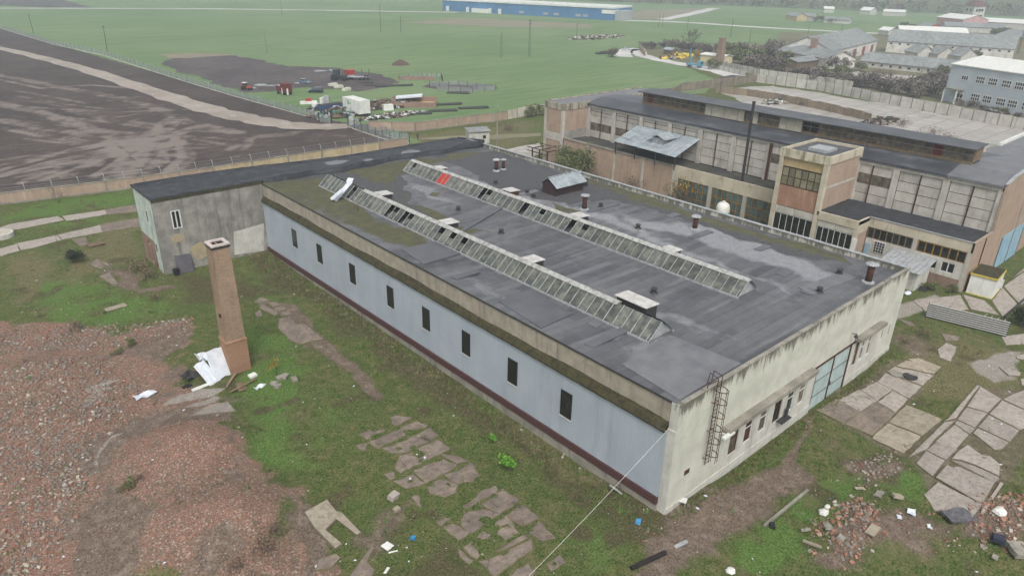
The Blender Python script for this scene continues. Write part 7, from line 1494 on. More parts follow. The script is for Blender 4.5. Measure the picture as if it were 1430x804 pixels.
for p in [[(1275, 420), (1340, 412), (1352, 432), (1300, 440)], [(1345, 412), (1375, 420), (1395, 440), (1356, 432)], [(1402, 400), (1440, 372), (1470, 400), (1425, 425)], [(1385, 420), (1400, 402), (1422, 426), (1400, 442)], [(1415, 388), (1440, 365), (1480, 380), (1445, 370)], [(1398, 470), (1440, 465), (1450, 480), (1405, 482)]]: slab(pv4, p, M['slab_light'], .05, 2, .04)
a, c = GG(1402, 443), GG(1440, 410); b = MB(); b.bar(a+Vector((0, 0, .06)), c+Vector((0, 0, .06)), .25, .2); b.build('kerb', M['dark_metal'], pv4)
# two manhole covers
for i, (px, py) in enumerate([(1252, 522), (1271, 526)]):
    g = GG(px, py); b = MB(); b.lathe((0, 0, 0), [(.75, 0), (.75, .1), (.62, .12), (.6, .09)], 18); o = b.build('manhole_cover', M['dark_metal'] if i else M['concrete']); o.location = g; tag(o, ['worn manhole ring on the pale slabs nearer the cream wall', 'worn manhole ring on the pale slabs farther from the wall'][i], 'manhole cover', 'manhole rings on the yard paving')
# concrete well ring at the left edge
g = GG(2, 331); b = MB(); n = 28
for i in range(n):
    pass
b.lathe((0, 0, 0), [(1.75, 0), (1.75, .75), (1.45, .75), (1.45, .1)], 28); o = b.build('concrete_ring', M['pale_panel'], smooth=False); o.location = g; tag(o, 'round concrete well ring in grass beside the cracked path', 'well ring')

# ================================================================ RUBBLE
RUB = [surf('rubble brick', S(162, 122, 103), S(138, 102, 87), 3, rough=.95, bump=.1, rand=.2), surf('rubble grey', S(154, 146, 136), S(128, 120, 111), 3, rough=.95, bump=.1, rand=.2), surf('rubble pale', S(190, 180, 166), S(168, 158, 146), 3, rough=.95, bump=.1, rand=.15), surf('rubble dusty', S(154, 128, 112), S(134, 112, 99), 3, rough=.95, bump=.1, rand=.2)]
ZONES = [([(0, 455), (200, 452), (272, 440), (262, 468), (150, 490), (0, 497)], 26, .08, .4, (.25, .45, .1, .2)), ([(-20, 530), (60, 505), (150, 505), (200, 540), (190, 590), (160, 612), (-20, 640)], 28, .08, .4, (.22, .46, .1, .22)),
         ([(-40, 640), (135, 610), (140, 690), (110, 740), (60, 804), (-60, 830)], 36, .08, .36, (.22, .46, .12, .2)), ([(130, 610), (340, 590), (420, 760), (430, 820), (120, 830)], 16, .04, .15, (.4, .2, .2, .2)), ([(0, 495), (260, 470), (300, 560), (180, 590), (0, 540)], 4.5, .06, .2, (.4, .25, .15, .2)),
         ([(1130, 722), (1195, 690), (1235, 715), (1232, 760), (1180, 795), (1135, 775)], 44, .07, .4, (.5, .26, .08, .16)), ([(1188, 640), (1250, 622), (1265, 648), (1215, 680), (1195, 665)], 34, .06, .38, (.15, .5, .2, .15)), ([(1330, 718), (1400, 688), (1440, 688), (1440, 780), (1360, 765)], 44, .07, .4, (.5, .26, .08, .16)),
         ([(1180, 700), (1330, 720), (1335, 765), (1240, 750)], 14, .06, .3, (.4, .3, .1, .2)), ([(275, 492), (305, 478), (303, 500), (272, 508)], 16, .08, .25, (.5, .2, .1, .2)), ([(150, 480), (255, 445), (262, 452), (180, 490)], 6, .08, .3, (.3, .4, .1, .2)),
         ([(880, 738), (950, 722), (958, 760), (900, 768)], 9, .05, .25, (.1, .5, .3, .1)), ([(372, 345), (700, 572), (920, 712), (905, 716), (690, 580), (366, 352)], 5, .06, .3, (.25, .4, .2, .15)), ([(330, 345), (368, 340), (372, 356), (345, 362)], 12, .1, .4, (.3, .3, .2, .2)), ([(1130, 640), (1430, 640), (1430, 800), (1000, 804)], 1.4, .06, .25, (.3, .4, .2, .1)), ([(380, 520), (760, 600), (900, 800), (420, 804)], .8, .05, .2, (.25, .4, .25, .1)), ([(0, 350), (210, 380), (250, 440), (0, 450)], .9, .06, .25, (.2, .4, .3, .1))]
RX_, RY_, RS_, RM_ = [], [], [], []
for px, dens, s0, s1, pr in ZONES:
    W_ = W2(px); lo, hi = W_.min(0), W_.max(0); n = int((hi-lo).prod()*dens); x, y = nrg.uniform(lo[0], hi[0], n), nrg.uniform(lo[1], hi[1], n); sd = sdist(x, y, W_); keep = (sd > -.2) & (nrg.random(n) < (.55 if dens >= 26 else .12)+(.45 if dens >= 26 else .88)*ss(-.22, .22, vnoise(x, y, 2.4, 51)+.55*vnoise(x, y, .9, 52))) & (nrg.random(n) < ss(-.2, 1.2, sd)*.8+.2)
    keep &= ~((x > -.3) & (x < HW+.2) & (y > -.1) & (y < HL+9)); x, y = x[keep], y[keep]; m = len(x); RX_.append(x); RY_.append(y); RS_.append(s0+(s1-s0)*nrg.random(m)**3.5); RM_.append(nrg.choice(4, m, p=pr))
rx_, ry_, rs_, rm_ = map(np.concatenate, (RX_, RY_, RS_, RM_)); 
def rstones(x, y, s, name, mi):
    n = len(x); base = np.array([(-1,-1,-1),(1,-1,-1),(1,1,-1),(-1,1,-1),(-1,-1,1),(1,-1,1),(1,1,1),(-1,1,1)], float)
    asp = np.stack([np.ones(n), nrg.uniform(.45, .8, n), nrg.uniform(.3, .6, n)], 1)*(s/2)[:, None]
    P = base[None]*asp[:, None]*nrg.uniform(.7, 1.1, (n, 8, 3)); q = nrg.normal(size=(n, 4))*np.array([.4, .4, .4, 1]); ang = nrg.uniform(0, 6.28, n)
    ax_, ay_ = nrg.normal(size=n)*.35, nrg.normal(size=n)*.35
    def rot(P, i, j, a): c, s_ = np.cos(a)[:, None], np.sin(a)[:, None]; u, v = P[..., i].copy(), P[..., j].copy(); P[..., i] = u*c-v*s_; P[..., j] = u*s_+v*c
    rot(P, 1, 2, ax_); rot(P, 0, 2, ay_); rot(P, 0, 1, ang)
    P[..., 0] += x[:, None]; P[..., 1] += y[:, None]; P[..., 2] += (gzv(x, y)+s*.12)[:, None]
    F = np.array([(0,3,2,1),(4,5,6,7),(0,1,5,4),(1,2,6,5),(2,3,7,6),(3,0,4,7)]); Fa = (np.arange(n)[:, None, None]*8+F[None]).reshape(-1, 4)
    return npmesh(name, P.reshape(-1, 3), Fa, RUB, mi=np.repeat(mi, 6))
D_ = np.hypot(np.hypot(rx_-CX, ry_-CY), 40); app = rs_/D_; order = np.argsort(-app); big = order[:240]; rest = order[240:]
o = kind(link(bpy.data.objects.new('rubble', rstones(rx_[rest], ry_[rest], rs_[rest], 'rubble', rm_[rest]))), 'stuff'); o['label'] = 'spread of broken brick and concrete rubble over the yard ground'; o['category'] = 'rubble'
cm = []
for k in range(10):
    r_ = np.random.default_rng(90+k); b = MB(); asp = (1, r_.uniform(.5, .85), r_.uniform(.35, .65)); pts = []
    for c in ((-1,-1,-1),(1,-1,-1),(1,1,-1),(-1,1,-1),(-1,-1,1),(1,-1,1),(1,1,1),(-1,1,1)): pts.append([.5*c[i]*asp[i]*r_.uniform(.65, 1.05) for i in range(3)])
    b.mesh(pts, [(0,3,2,1),(4,5,6,7),(0,1,5,4),(1,2,6,5),(2,3,7,6),(3,0,4,7)]); cm.append([b.me('rubble_chunk', mt) for mt in RUB])
for i in big:
    o = inst('rubble_chunk', cm[i % 10][rm_[i]], None, (rx_[i], ry_[i], gz(rx_[i], ry_[i])+rs_[i]*.14), rot=(nrg.normal()*.3, nrg.normal()*.3, nrg.uniform(0, 6)), scale=(rs_[i],)*3)
    left = rx_[i] < -8; tag(o, ('%s chunk lying loose in the rubble field left of the hall' if left else '%s chunk lying loose in the rubble piles before the cream wall') % ['broken brick', 'grey concrete', 'pale mortar', 'dusty brick'][rm_[i]], 'rubble chunk', ('%s chunks of the left rubble field' if left else '%s chunks before the cream wall') % ['brick', 'grey', 'pale', 'dusty'][rm_[i]])

# ================================================================ LOOSE THINGS IN THE YARD
def plate(name, label, cat, px, size, mt, rz=0, tilt=(0, 0), dz=.06, group=None, bend=0.0):
    g = GG(*px, dz); x, y, th = size; b = MB(); n = 5; vs = []
    for k in (0, 1):
        for i in range(n):
            for j in range(3): u, v = -x/2+x*i/(n-1), -y/2+y*j/2; vs.append((u*(1+.05*rng.uniform(-1, 1)), v*(1+.08*rng.uniform(-1, 1)), k*th+bend*math.sin(i*2.1+j*1.3)))
    fs = []; m = n*3
    for i in range(n-1):
        for j in range(2): q = i*3+j; fs += [(q, q+1, q+4, q+3), (m+q, m+q+3, m+q+4, m+q+1)]
    ring = [0, 1, 2]+[i*3+2 for i in range(1, n)]+[m-2, m-3]+[i*3 for i in range(n-2, 0, -1)]
    for a, c in zip(ring, ring[1:]+ring[:1]): fs.append((a, c, m+c, m+a))
    b.mesh(vs, fs); o = b.build(name, mt); o.location = g; o.rotation_euler = (tilt[0], tilt[1], rz); tag(o, label, cat, group); return o
W_ = M['white_sheet']
g = GG(310, 530); t = plate('white_sheet', 'largest white sheet propped against the brick chimney base', 'sheet', (310, 522), (2.3, 3.2, .06), W_, .25, (1.0, .12), 1.4, 'white sheets by the chimney', .015)
plate('white_sheet', 'narrow white sheet leaning in front of the largest one', 'sheet', (291, 532), (1.3, 2.6, .08), W_, .35, (.8, -.1), 1.0, 'white sheets by the chimney', .02)
plate('white_sheet', 'crumpled white sheet on top of the propped sheets', 'sheet', (287, 516), (1.6, 1.2, .1), W_, .2, (.3, .3), 1.6, 'white sheets by the chimney', .15)
plate('white_sheet', 'small white scrap on the chimney plinth side', 'sheet', (304, 503), (.9, .5, .1), W_, .5, (.5, 0), .9, 'white sheets by the chimney', .05)
plate('foam_strip', 'long white foam strip lying on grass below the propped sheets', 'foam board', (282, 541), (2.0, .4, .12), M['white_paint'], .1)
plate('dark_sheet', 'torn dark grey sheet crumpled beside the white panels', 'sheet', (266, 527), (2.2, 1.3, .08), M['dark_metal'], .5, (.25, .2), .3, None, .25)
plate('dark_sheet', 'small black rag on bare dirt left of the white panels', 'rag', (261, 540), (1.0, .5, .06), M['black_rubber'], .2, (.1, .1), .08, None, .08)
plate('white_plastic', 'crumpled white plastic film on the red rubble', 'plastic sheet', (203, 553), (2.0, .8, .1), W_, .15, (.1, .05), .15, None, .12)
plate('timber_board', 'wide pale board lying flat near the chimney', 'board', (337, 541), (1.9, .8, .06), M['wood'], 1.4, (.05, .05), .1)
plate('timber_plank', 'long thin plank lying across the wide board', 'plank', (340, 541), (3.2, .22, .07), M['wood'], .28, (.0, .02), .24)
plate('timber_plank', 'reddish plank sloping against the chimney foot', 'plank', (324, 533), (2.4, .2, .07), M['old_brick'], .75, (0, -.15), .3)
plate('white_tub', 'white plastic tray on grass right of the chimney', 'tray', (353, 526), (.8, .6, .25), M['white_paint'], .2, (.1, 0), .06)
plate('white_plastic', 'torn white film scraps beside the planks', 'plastic sheet', (363, 541), (1.2, .5, .1), W_, .3, (.1, 0), .1, None, .12)
for i, (px, s) in enumerate([((391, 529), .75), ((398, 527), .9), ((411, 531), .8), ((383, 537), .7), ((388, 541), .75)]): plate('concrete_block', ['grey block at the foot of the sapling', 'larger grey block behind the sapling', 'grey block lying apart right of the sapling', 'flat grey block left in front of the sapling', 'grey block nearest the camera by the sapling'][i], 'block', px, (s, s*.7, .3), M['concrete'], i*.7, (.08, .05), .02, 'grey blocks near the sapling')
plate('concrete_block', 'square pale block on its side in the grass by the slabs', 'block', (549, 696), (.85, .6, .45), M['slab_block'], .3, (.15, .1), .05)
plate('concrete_block', 'little tan block on the grass below the square one', 'block', (554, 713), (.5, .4, .25), M['tan_block'], .2)
plate('white_board', 'bright white square board in the lower yard', 'board', (541, 763), (.65, .75, .06), M['white_paint'], .2)
plate('white_strip', 'bent white strip beside the bright white board', 'strip', (549, 771), (.7, .1, .06), M['white_paint'], -.4)
plate('white_strip', 'short white strip at the bottom edge of the yard', 'strip', (540, 797), (.6, .2, .05), M['white_paint'], .5)
plate('blue_scrap', 'small bright blue plastic scrap in the grass', 'plastic scrap', (577, 753), (.35, .3, .2), flat('bright blue', S(40, 130, 180), .6), .4)
plate('blue_scrap', 'flat blue plastic scrap near the hall corner', 'plastic scrap', (891, 729), (.75, .4, .06), flat('pale blue', S(70, 140, 180), .6), .5, bend=.05)
plate('metal_flashing', 'strip of grey metal flashing near the glass heap', 'strip', (951, 761), (1.2, .3, .04), M['galv'], -.2, (.1, 0), .12)
plate('grey_downpipe', 'pale bent pipe leaning on the plinth near the hall corner', 'pipe', (859, 690), (1.3, .12, .1), M['galv'], -1.0, (0, .6), .5)
g = GG(953, 704); t = thing('white_stool', 'small white stool with a square top at the cream wall foot', 'stool', g, .4); b = MB(); b.box((-.3, -.3, .42), (.3, .3, .5)); b.build('seat', M['white_paint'], t)
for x in (-.24, .24):
    for y in (-.24, .24): b = MB(); b.bar((x, y, 0), (x, y, .42), .05); b.build('leg', M['galv'], t)
g1, g2 = GG(881, 795, .15), GG(929, 773, .15); d = (g2-g1); b = MB(); b.tube(-d/2, d/2, .17, .2, 9); o = b.build('charred_log', surf('charred wood', S(48, 42, 40), S(34, 30, 30), 3, rough=.9)); o.location = (g1+g2)/2; tag(o, 'dark charred log lying at the yard near the hall corner', 'log')
g1, g2 = GG(1067, 735, .1), GG(1128, 685, .1); d = g2-g1; b = MB(); b.bar(-d/2, d/2, .22, .2); o = b.build('kerb_beam', M['concrete']); o.location = (g1+g2)/2; tag(o, 'long weathered beam lying along the muddy track', 'beam')
M['plaster_lump'] = surf('white plaster', S(224, 222, 216), S(190, 188, 182), 2, bump=.8)
for i, (px, s) in enumerate([((1150, 716), 1.3), ((1155, 708), .8), ((1020, 797), 1.0), ((1395, 715), 1.6)]):
    b = MB(); b.lathe((0, 0, 0), [(.3, -.1), (.52, .1), (.42, .35), (.15, .5)], 9); b.v = [(x*(1+.25*rng.uniform(-1, 1)), y*(1+.25*rng.uniform(-1, 1)), z) for x, y, z in b.v]; o = b.build('plaster_lump', M['plaster_lump']); o.location = GG(*px); o.scale = (s*.75, s*.6, s*.5)
    tag(o, ['largest white lump at the top of the brick pile', 'small white lump just behind the largest one', 'white plaster lump at the bottom of the muddy track', 'white lump on the brick pile beside the right kerb'][i], 'lump', 'white plaster lumps')
for i, (px, s, lab) in enumerate([((1218, 743), (1.9, 1.1, .25), 'wide grey slab piece at the right of the brick pile'), ((1155, 738), (1.3, .9, .3), 'grey slab piece among bricks at the middle of the pile'), ((1173, 754), (.8, .8, .4), 'rounded pale stone in front of the brick pile'), ((1252, 696), (1.3, .8, .4), 'thick grey slab behind the brick pile'), ((1227, 692), (1.5, .9, .2), 'brownish slab behind the brick pile'), ((1418, 772), (2.2, 1.6, .7), 'large grey boulder at the lower right edge'), ((1133, 762), (2.2, .35, .25), 'long grey beam piece at the left of the brick pile'), ((1125, 742), (1.2, .4, .2), 'short pale piece at the left end of the brick pile'), ((1388, 780), (.9, .6, .2), 'flat grey piece before the boulder'), ((1200, 684), (.5, 1.4, .15), 'narrow grey slab standing behind the pile')]): plate('concrete_piece', lab, 'concrete piece', px, tuple(.62*k_ for k_ in s), M['concrete'] if i % 3 else M['tan_block'], i*.8, (rng.uniform(-.25, .25), rng.uniform(-.25, .25)), .15, 'broken concrete pieces by the brick pile', .02)
plate('white_plastic', 'white plastic bag on the dirt between the rubble piles', 'plastic sheet', (1272, 716), (.9, .6, .08), W_, .3, (.1, .1), .1, None, .1)
plate('white_plastic', 'small white plastic scrap below the bag', 'plastic sheet', (1297, 736), (.6, .3, .06), W_, .6, (.1, .1), .08, None, .06)
plate('white_plastic', 'round white scrap on the dirt left of the bag', 'plastic sheet', (1255, 723), (.35, .35, .15), W_, .6, (.1, .1), .06)
plate('dark_bag', 'dark bag half buried in the right brick pile', 'bag', (1392, 757), (1.0, .8, .35), flat('navy bag', S(40, 44, 60), .6), .3, (.1, .1), .2, None, .08)
plate('dark_bag', 'black scrap on the grass beside the muddy track', 'bag', (1078, 735), (.7, .4, .12), M['black_rubber'], .6, (.1, 0), .08, None, .06)
plate('grey_heap', 'low heap of grey gravelly debris at the slab end', 'heap', (1338, 722), (2.4, 1.4, .2), surf('debris', S(110, 108, 112), S(80, 78, 84), 4, bump=1), -.5, (0, 0), .1, None, .12)
ms = plate('metal_sheet', 'dark metal sheet leaning against the annex wall', 'sheet', (258, 376), (2.2, 2.6, .06), surf('dark sheet', S(92, 88, 92), S(78, 74, 80), 1), 0, (1.15, .06), 1.1)
q_ = AY(258, 371, 73.6); ms.location = (q_[0], 73.65, gz(q_[0], 73.6)+1.15)
g = AY(291, 323, 74.3); b = MB(); b.bar((0, 0, 0), (0, -.6, .1), .1); b.box((-.7, -.85, 0), (.8, -.5, .18)); o = b.build('wall_lamp', M['white_paint'], ax); o.location = (g[0]+15.2, 0, g[2])
plate('timber_pallet', 'grey broken pallet on the grass by the dark bush', 'pallet', (134, 343), (2.2, 1.3, .3), M['wood'], .1, (.05, 0), .05)
plate('pale_planks', 'pale flat boards lying in the grass left of the chimney', 'boards', (162, 430), (2.4, 1.0, .1), M['tan_block'], .1)
g = GG(247, 384); b = MB(); b.lathe((0, 0, 0), [(.35, 0), (.42, .7), (.45, .9), (.3, .95)], 12); o = b.build('black_bin', M['black_rubber']); o.location = g; tag(o, 'dark bucket on the grass by the annex corner', 'bucket')
# cable from the hall corner to the ground
p0, p1 = Vector((-.1, .7, 8.0)), GG(690, 852); b = MB(); n = 14; P = [p0+(p1-p0)*(i/n)-Vector((0, 0, .25*math.sin(math.pi*i/n))) for i in range(n+1)]
for a, c in zip(P[:-1], P[1:]): b.tube(a, c, .013, n=5, cap=False)
o = b.build('white_cable', M['white_paint']); tag(o, 'thin white cable slanting from the hall corner down across the yard', 'cable')
# litter specks
N = 900; x = nrg.uniform(-42, 62, N); y = nrg.uniform(-22, 118, N); ok = ~((x > -.5) & (x < HW+.5) & (y > -.5) & (y < 83)) & ~((x > -15.5) & (y > 74) & (y < 83)) & (x < 62)
x, y = x[ok], y[ok]; n = len(x); s = .05+.16*nrg.random(n)**3; z = gzv(x, y)+.05; a = nrg.uniform(0, 6.28, n)
Vl = np.stack([np.stack([x+s*np.cos(a+k*1.57)*(1 if k % 2 else .6), y+s*np.sin(a+k*1.57)*(1 if k % 2 else .6), z+.04*nrg.random(n)], 1) for k in range(4)], 1).reshape(-1, 3)
o = kind(link(bpy.data.objects.new('litter', npmesh('litter', Vl, np.arange(4*n).reshape(-1, 4), [M['white_sheet'], M['tan_block']], mi=nrg.choice(2, n, p=[.6, .4])))), 'stuff'); tag(o, 'pale paper and plastic litter scattered over the grass', 'litter')
# ================================================================ VEGETATION
GR = [surf('grass blade', S(102, 122, 64), S(82, 104, 50), 2, bump=0, rough=.9), surf('grass dry', S(140, 130, 96), S(114, 106, 76), 2, bump=0, rough=.9), surf('grass lush', S(98, 136, 64), S(80, 118, 52), 2, bump=0, rough=.9), surf('weed', S(78, 84, 50), S(102, 88, 68), 2, bump=0, rough=.9)]
def blades(x, y, h, mi, per=4, name='grass', label='', wdt=.035, spread=.1):
    n = len(x); bx = np.repeat(x, per)+nrg.normal(size=n*per)*spread; by = np.repeat(y, per)+nrg.normal(size=n*per)*spread; hh = np.repeat(h, per)*nrg.uniform(.6, 1.2, n*per); a = nrg.uniform(0, 6.28, n*per)
    z = gzv(bx, by)-.01; w_ = wdt*(.6+hh*2); lean = nrg.uniform(.2, .9, n*per)*hh
    p0 = np.stack([bx-w_*np.cos(a), by-w_*np.sin(a), z], 1); p1 = np.stack([bx+w_*np.cos(a), by+w_*np.sin(a), z], 1); b2 = a+1.57*np.sign(nrg.normal(size=n*per)); p2 = np.stack([bx+lean*np.cos(b2), by+lean*np.sin(b2), z+hh], 1)
    V = np.stack([p0, p1, p2], 1).reshape(-1, 3); o = kind(link(bpy.data.objects.new(name, npmesh(name, V, np.arange(len(V)).reshape(-1, 3), GR, mi=np.repeat(mi, per)))), 'stuff'); tag(o, label, 'grass'); return o
N = 95000; x = nrg.uniform(-46, 66, N); y = nrg.uniform(-25, 122, N); ch_ = chan(x, y)
ok = ~((x > -.45) & (x < HW+.3) & (y > -.2) & (y < 83)) & ~((x > -15.6) & (y > 73.9) & (y < 83) & (x < 1)) & ~((x > 62.5) & (y > 14)) & (np.maximum(ch_[1], np.maximum(ch_[2], ch_[3])) < .35)
SLABS = [o for p in (pv1, pv2, pv3, pv4) for o in p.children if o.name.startswith('slab')]
for s_ in SLABS:
    v = np.array([tuple(q.co) for q in s_.data.vertices])[:, :2]; v = v[:len(v)//4]; lo, hi = v.min(0), v.max(0); inb = np.where(ok & (x > lo[0]) & (x < hi[0]) & (y > lo[1]) & (y < hi[1]))[0]
    if len(inb): ok[inb[sdist(x[inb], y[inb], v) > .28]] = False
x, y = x[ok], y[ok]; ch_ = [c[ok] for c in ch_]; n = len(x); cl = vnoise(x+60, y+40, 1.6, 41)+.6*vnoise(x+60, y+40, .7, 42); keep = nrg.random(n) < ss(-.35, .35, cl); x, y = x[keep], y[keep]; ch_ = [c[keep] for c in ch_]; cl = cl[keep]; n = len(x)
r = nrg.random(n); mi = np.where(r < ch_[0]*.75, 2, np.where(r > 1-.25-.5*ch_[4]-.3*ch_[5], 1, np.where(r > .62, 3, 0)))
blades(x, y, .05+.10*nrg.random(n)**2+.06*np.clip(cl, 0, 1), mi, 5, 'grass', 'rough short grass covering the yard')
# rank weeds along the plinth
n = 2600; yy = nrg.uniform(1, 74, n); xx = -.6-np.abs(nrg.normal(size=n))*1.3; xe = nrg.uniform(0, 42, n//2); ye = -.3-np.abs(nrg.normal(size=n//2))*.6
xx = np.concatenate([xx, xe]); yy = np.concatenate([yy, ye]); blades(xx, yy, .1+.25*nrg.random(len(xx))**2, nrg.choice(4, len(xx), p=[.35, .25, .05, .35]), 5, 'weeds', 'rank weeds growing along the foot of the hall walls')
# taller weed clumps and dead stalks over the rough ground
n = 26000; x = nrg.uniform(-44, 62, n); y = nrg.uniform(-25, 118, n); c2 = chan(x, y); q_ = vnoise(x, y, 2.2, 91)+.7*vnoise(x, y, .8, 92)
ok = ~((x > -.8) & (x < HW+.5) & (y > -.4) & (y < 83)) & ~((x > -16) & (y > 73.5) & (y < 83) & (x < 1)) & ~((x > 62) & (y > 14)) & (c2[3] < .3) & (nrg.random(n) < ss(.12, .5, q_)*(.25+.75*np.maximum(c2[5], np.maximum(c2[4], .35*(c2[1] < .4)))))
for s_ in SLABS:
    v = np.array([tuple(q.co) for q in s_.data.vertices])[:, :2]; v = v[:len(v)//4]; lo, hi = v.min(0), v.max(0); inb = np.where(ok & (x > lo[0]) & (x < hi[0]) & (y > lo[1]) & (y < hi[1]))[0]
    if len(inb): ok[inb[sdist(x[inb], y[inb], v) > .1]] = False
x, y = x[ok], y[ok]; blades(x, y, .14+.34*nrg.random(len(x))**2, nrg.choice(4, len(x), p=[.2, .3, .08, .42]), 7, 'weeds', 'taller weed clumps and dead stalks over the rough yard', .03, .16)
def leafcloud(n, rad, hgt, size, seed, hollow=.5, lumps=7, flatten=1.0):
    r_ = np.random.default_rng(seed); cs = np.stack([r_.normal(size=lumps)*rad*.45, r_.normal(size=lumps)*rad*.45, hgt*(.45+.4*r_.random(lumps))], 1); rr = rad*(.35+.3*r_.random(lumps)); k = r_.integers(0, lumps, n)
    u = r_.normal(size=(n, 3)); u /= np.linalg.norm(u, axis=1)[:, None]; p = cs[k]+u*(rr[k]*(hollow+(1-hollow)*r_.random(n)))[:, None]*np.array([1, 1, .85*flatten]); p[:, 2] = np.abs(p[:, 2])+.02
    d = r_.normal(size=(n, 3)); d /= np.linalg.norm(d, axis=1)[:, None]; e = np.cross(d, r_.normal(size=(n, 3))); e /= np.linalg.norm(e, axis=1)[:, None]; s = size*r_.uniform(.6, 1.4, n)[:, None]
    V = np.stack([p-d*s, p+e*s*.6, p+d*s, p-e*s*.6], 1).reshape(-1, 3); return V
def twigs(n, rad, hgt, seed, r0=.02, up=.6):
    """bare branching: stems from the base dividing twice"""
    r_ = np.random.default_rng(seed); S_ = []
    def grow(p, d, L, r, lv):
        q = p+d*L; S_.append((p, q, r, r*.65))
        if lv == 0: return
        for _ in range(r_.integers(2, 4)):
            e = d+r_.normal(size=3)*.55; e[2] += .15; e /= np.linalg.norm(e); grow(p+d*L*r_.uniform(.5, 1), e, L*r_.uniform(.5, .8), r*.6, lv-1)
    for _ in range(n):
        d = np.array([r_.normal()*(1-up), r_.normal()*(1-up), 1.0]); d /= np.linalg.norm(d); grow(np.array([r_.normal()*rad*.25, r_.normal()*rad*.25, -.1]), d, hgt*.42*r_.uniform(.7, 1.2), r0, 3)
    return S_
def twigmesh(segs, nside=3):
    b = MB()
    for p, q, r0, r1 in segs: b.tube(p, q, r0, r1, nside, False)
    return b
LEAF = {k: [surf(k+' light', a, c, 1.5, bump=0, rough=.9), surf(k+' dark', d, e, 1.5, bump=0, rough=.9)] for k, (a, c, d, e) in {
    'olive leaf': (S(126, 128, 90), S(112, 116, 78), S(90, 96, 64), S(78, 84, 56)), 'brown leaf': (S(146, 124, 104), S(128, 110, 92), S(104, 90, 78), S(92, 80, 70)), 'bright leaf': (S(126, 172, 66), S(106, 154, 56), S(86, 132, 48), S(70, 112, 42)), 'dark leaf': (S(70, 78, 56), S(60, 66, 50), S(46, 52, 40), S(40, 44, 36)),
    'yellow leaf': (S(176, 150, 66), S(150, 126, 56), S(128, 104, 52), S(112, 92, 48)), 'grey twig': (S(142, 132, 122), S(126, 117, 108), S(110, 101, 95), S(98, 90, 85)), 'purple twig': (S(120, 108, 100), S(106, 95, 90), S(92, 82, 78), S(80, 71, 69))}.items()}
PROTO = {}
def bush_mesh(key, leaf, n, rad, hgt, size, seed, lumps=8, stems=7, sr=.03):
    V = leafcloud(n, rad, hgt, size, seed, .35, lumps); me = npmesh('foliage', V, np.arange(len(V)).reshape(-1, 4), LEAF[leaf], mi=np.random.default_rng(seed).choice(2, n)); st = twigmesh(twigs(stems, rad, hgt*.9, seed+1, sr)).me('stem', M['twig']); PROTO[key] = (me, st)
def bush(name, label, cat, loc, key, scale=1.0, rz=None, group=None):
    t = thing(name, label, cat, loc, rng.uniform(0, 6.28) if rz is None else rz, group); t.scale = (scale,)*3
    for nm, me in zip(('foliage', 'stems'), PROTO[key]):
        if me is not None: o = link(bpy.data.objects.new(nm, me)); o.parent = t
    return t
bush_mesh('dark', 'dark leaf', 1600, 1.5, 1.8, .10, 1); bush_mesh('dry', 'brown leaf', 520, 1.5, 1.3, .07, 3, stems=16, sr=.022); bush_mesh('olive', 'olive leaf', 5200, 3.4, 6.0, .16, 5, 14, 9, .06); bush_mesh('bright', 'bright leaf', 500, .7, .7, .11, 7, 6, 3); bush_mesh('mid', 'olive leaf', 900, 1.5, 1.8, .14, 9)
bush_mesh('hedge_a', 'purple twig', 900, 3.2, 3.6, .28, 11, 9, 9, .06); bush_mesh('hedge_b', 'grey twig', 900, 3.2, 4.2, .28, 13, 9, 9, .06); bush_mesh('hedge_c', 'olive leaf', 1000, 3.2, 4.0, .30, 15, 9, 6, .06); bush_mesh('sparse', 'yellow leaf', 420, 2.0, 5.0, .09, 17, 12, 14, .05); bush_mesh('red', 'brown leaf', 600, 2.2, 3.0, .09, 19, 10, 16, .04); bush_mesh('yellow', 'yellow leaf', 800, 2.4, 3.6, .25, 21)
bush('dark_bush', 'dark rounded bush beside the cracked path left of the annex', 'bush', GG(107, 366), 'dark', 1.0)
bush('dry_shrub', 'reddish brown dry shrub in the pit at the annex corner', 'shrub', GG(196, 380), 'dry', 1.4)
bush('dry_shrub', 'smaller dry shrub beside the rubble in the annex pit', 'shrub', GG(208, 388), 'dry', 1.0)
bush('leafy_tree', 'big olive leafy shrub tree at the brick front of the factory', 'tree', (64.3, 73.2, 0), 'olive', 1.15)
bush('leafy_tree', 'lower olive shrub beside the big one at the factory front', 'tree', (62.5, 76.0, 0), 'mid', 1.7)
bush('bare_shrub', 'reddish nearly bare shrub against the brick factory wall', 'shrub', (65.2, 58.0, 0), 'red', 1.3)
bush('bare_shrub', 'dark reddish shrub near the big olive tree', 'shrub', (64.8, 68.2, 0), 'red', 1.2)
bush('bare_tree', 'thin tree with few yellow leaves before the ochre windows', 'tree', (64.6, 46.8, 0), 'sparse', 1.5)
bush('field_bush', 'small brown bush alone on the grass beyond the hall', 'bush', G(709, 183), 'dry', 1.5)
bush('bright_bush', 'smaller bright lime green bush near the grey wall', 'bush', GG(690, 615), 'bright', .75); bush('bright_bush', 'larger bright lime green bush near the grey wall', 'bush', GG(711, 651), 'bright', 1.35)
bush('dry_shrub', 'brown dry shrub on the yard beyond the cream wall corner', 'shrub', GG(1290, 470), 'dry', .9); bush('dry_shrub', 'low reddish shrub near the cream wall corner', 'shrub', GG(1266, 480), 'dry', .55)
bush('dry_shrub', 'dark dry twigs on pale slabs past the reddish shrub', 'shrub', GG(1304, 490), 'dry', .55)
bush('dark_bush', 'dark green clipped bush on the lawn at the right edge', 'bush', GG(1428, 455), 'dark', 1.2)
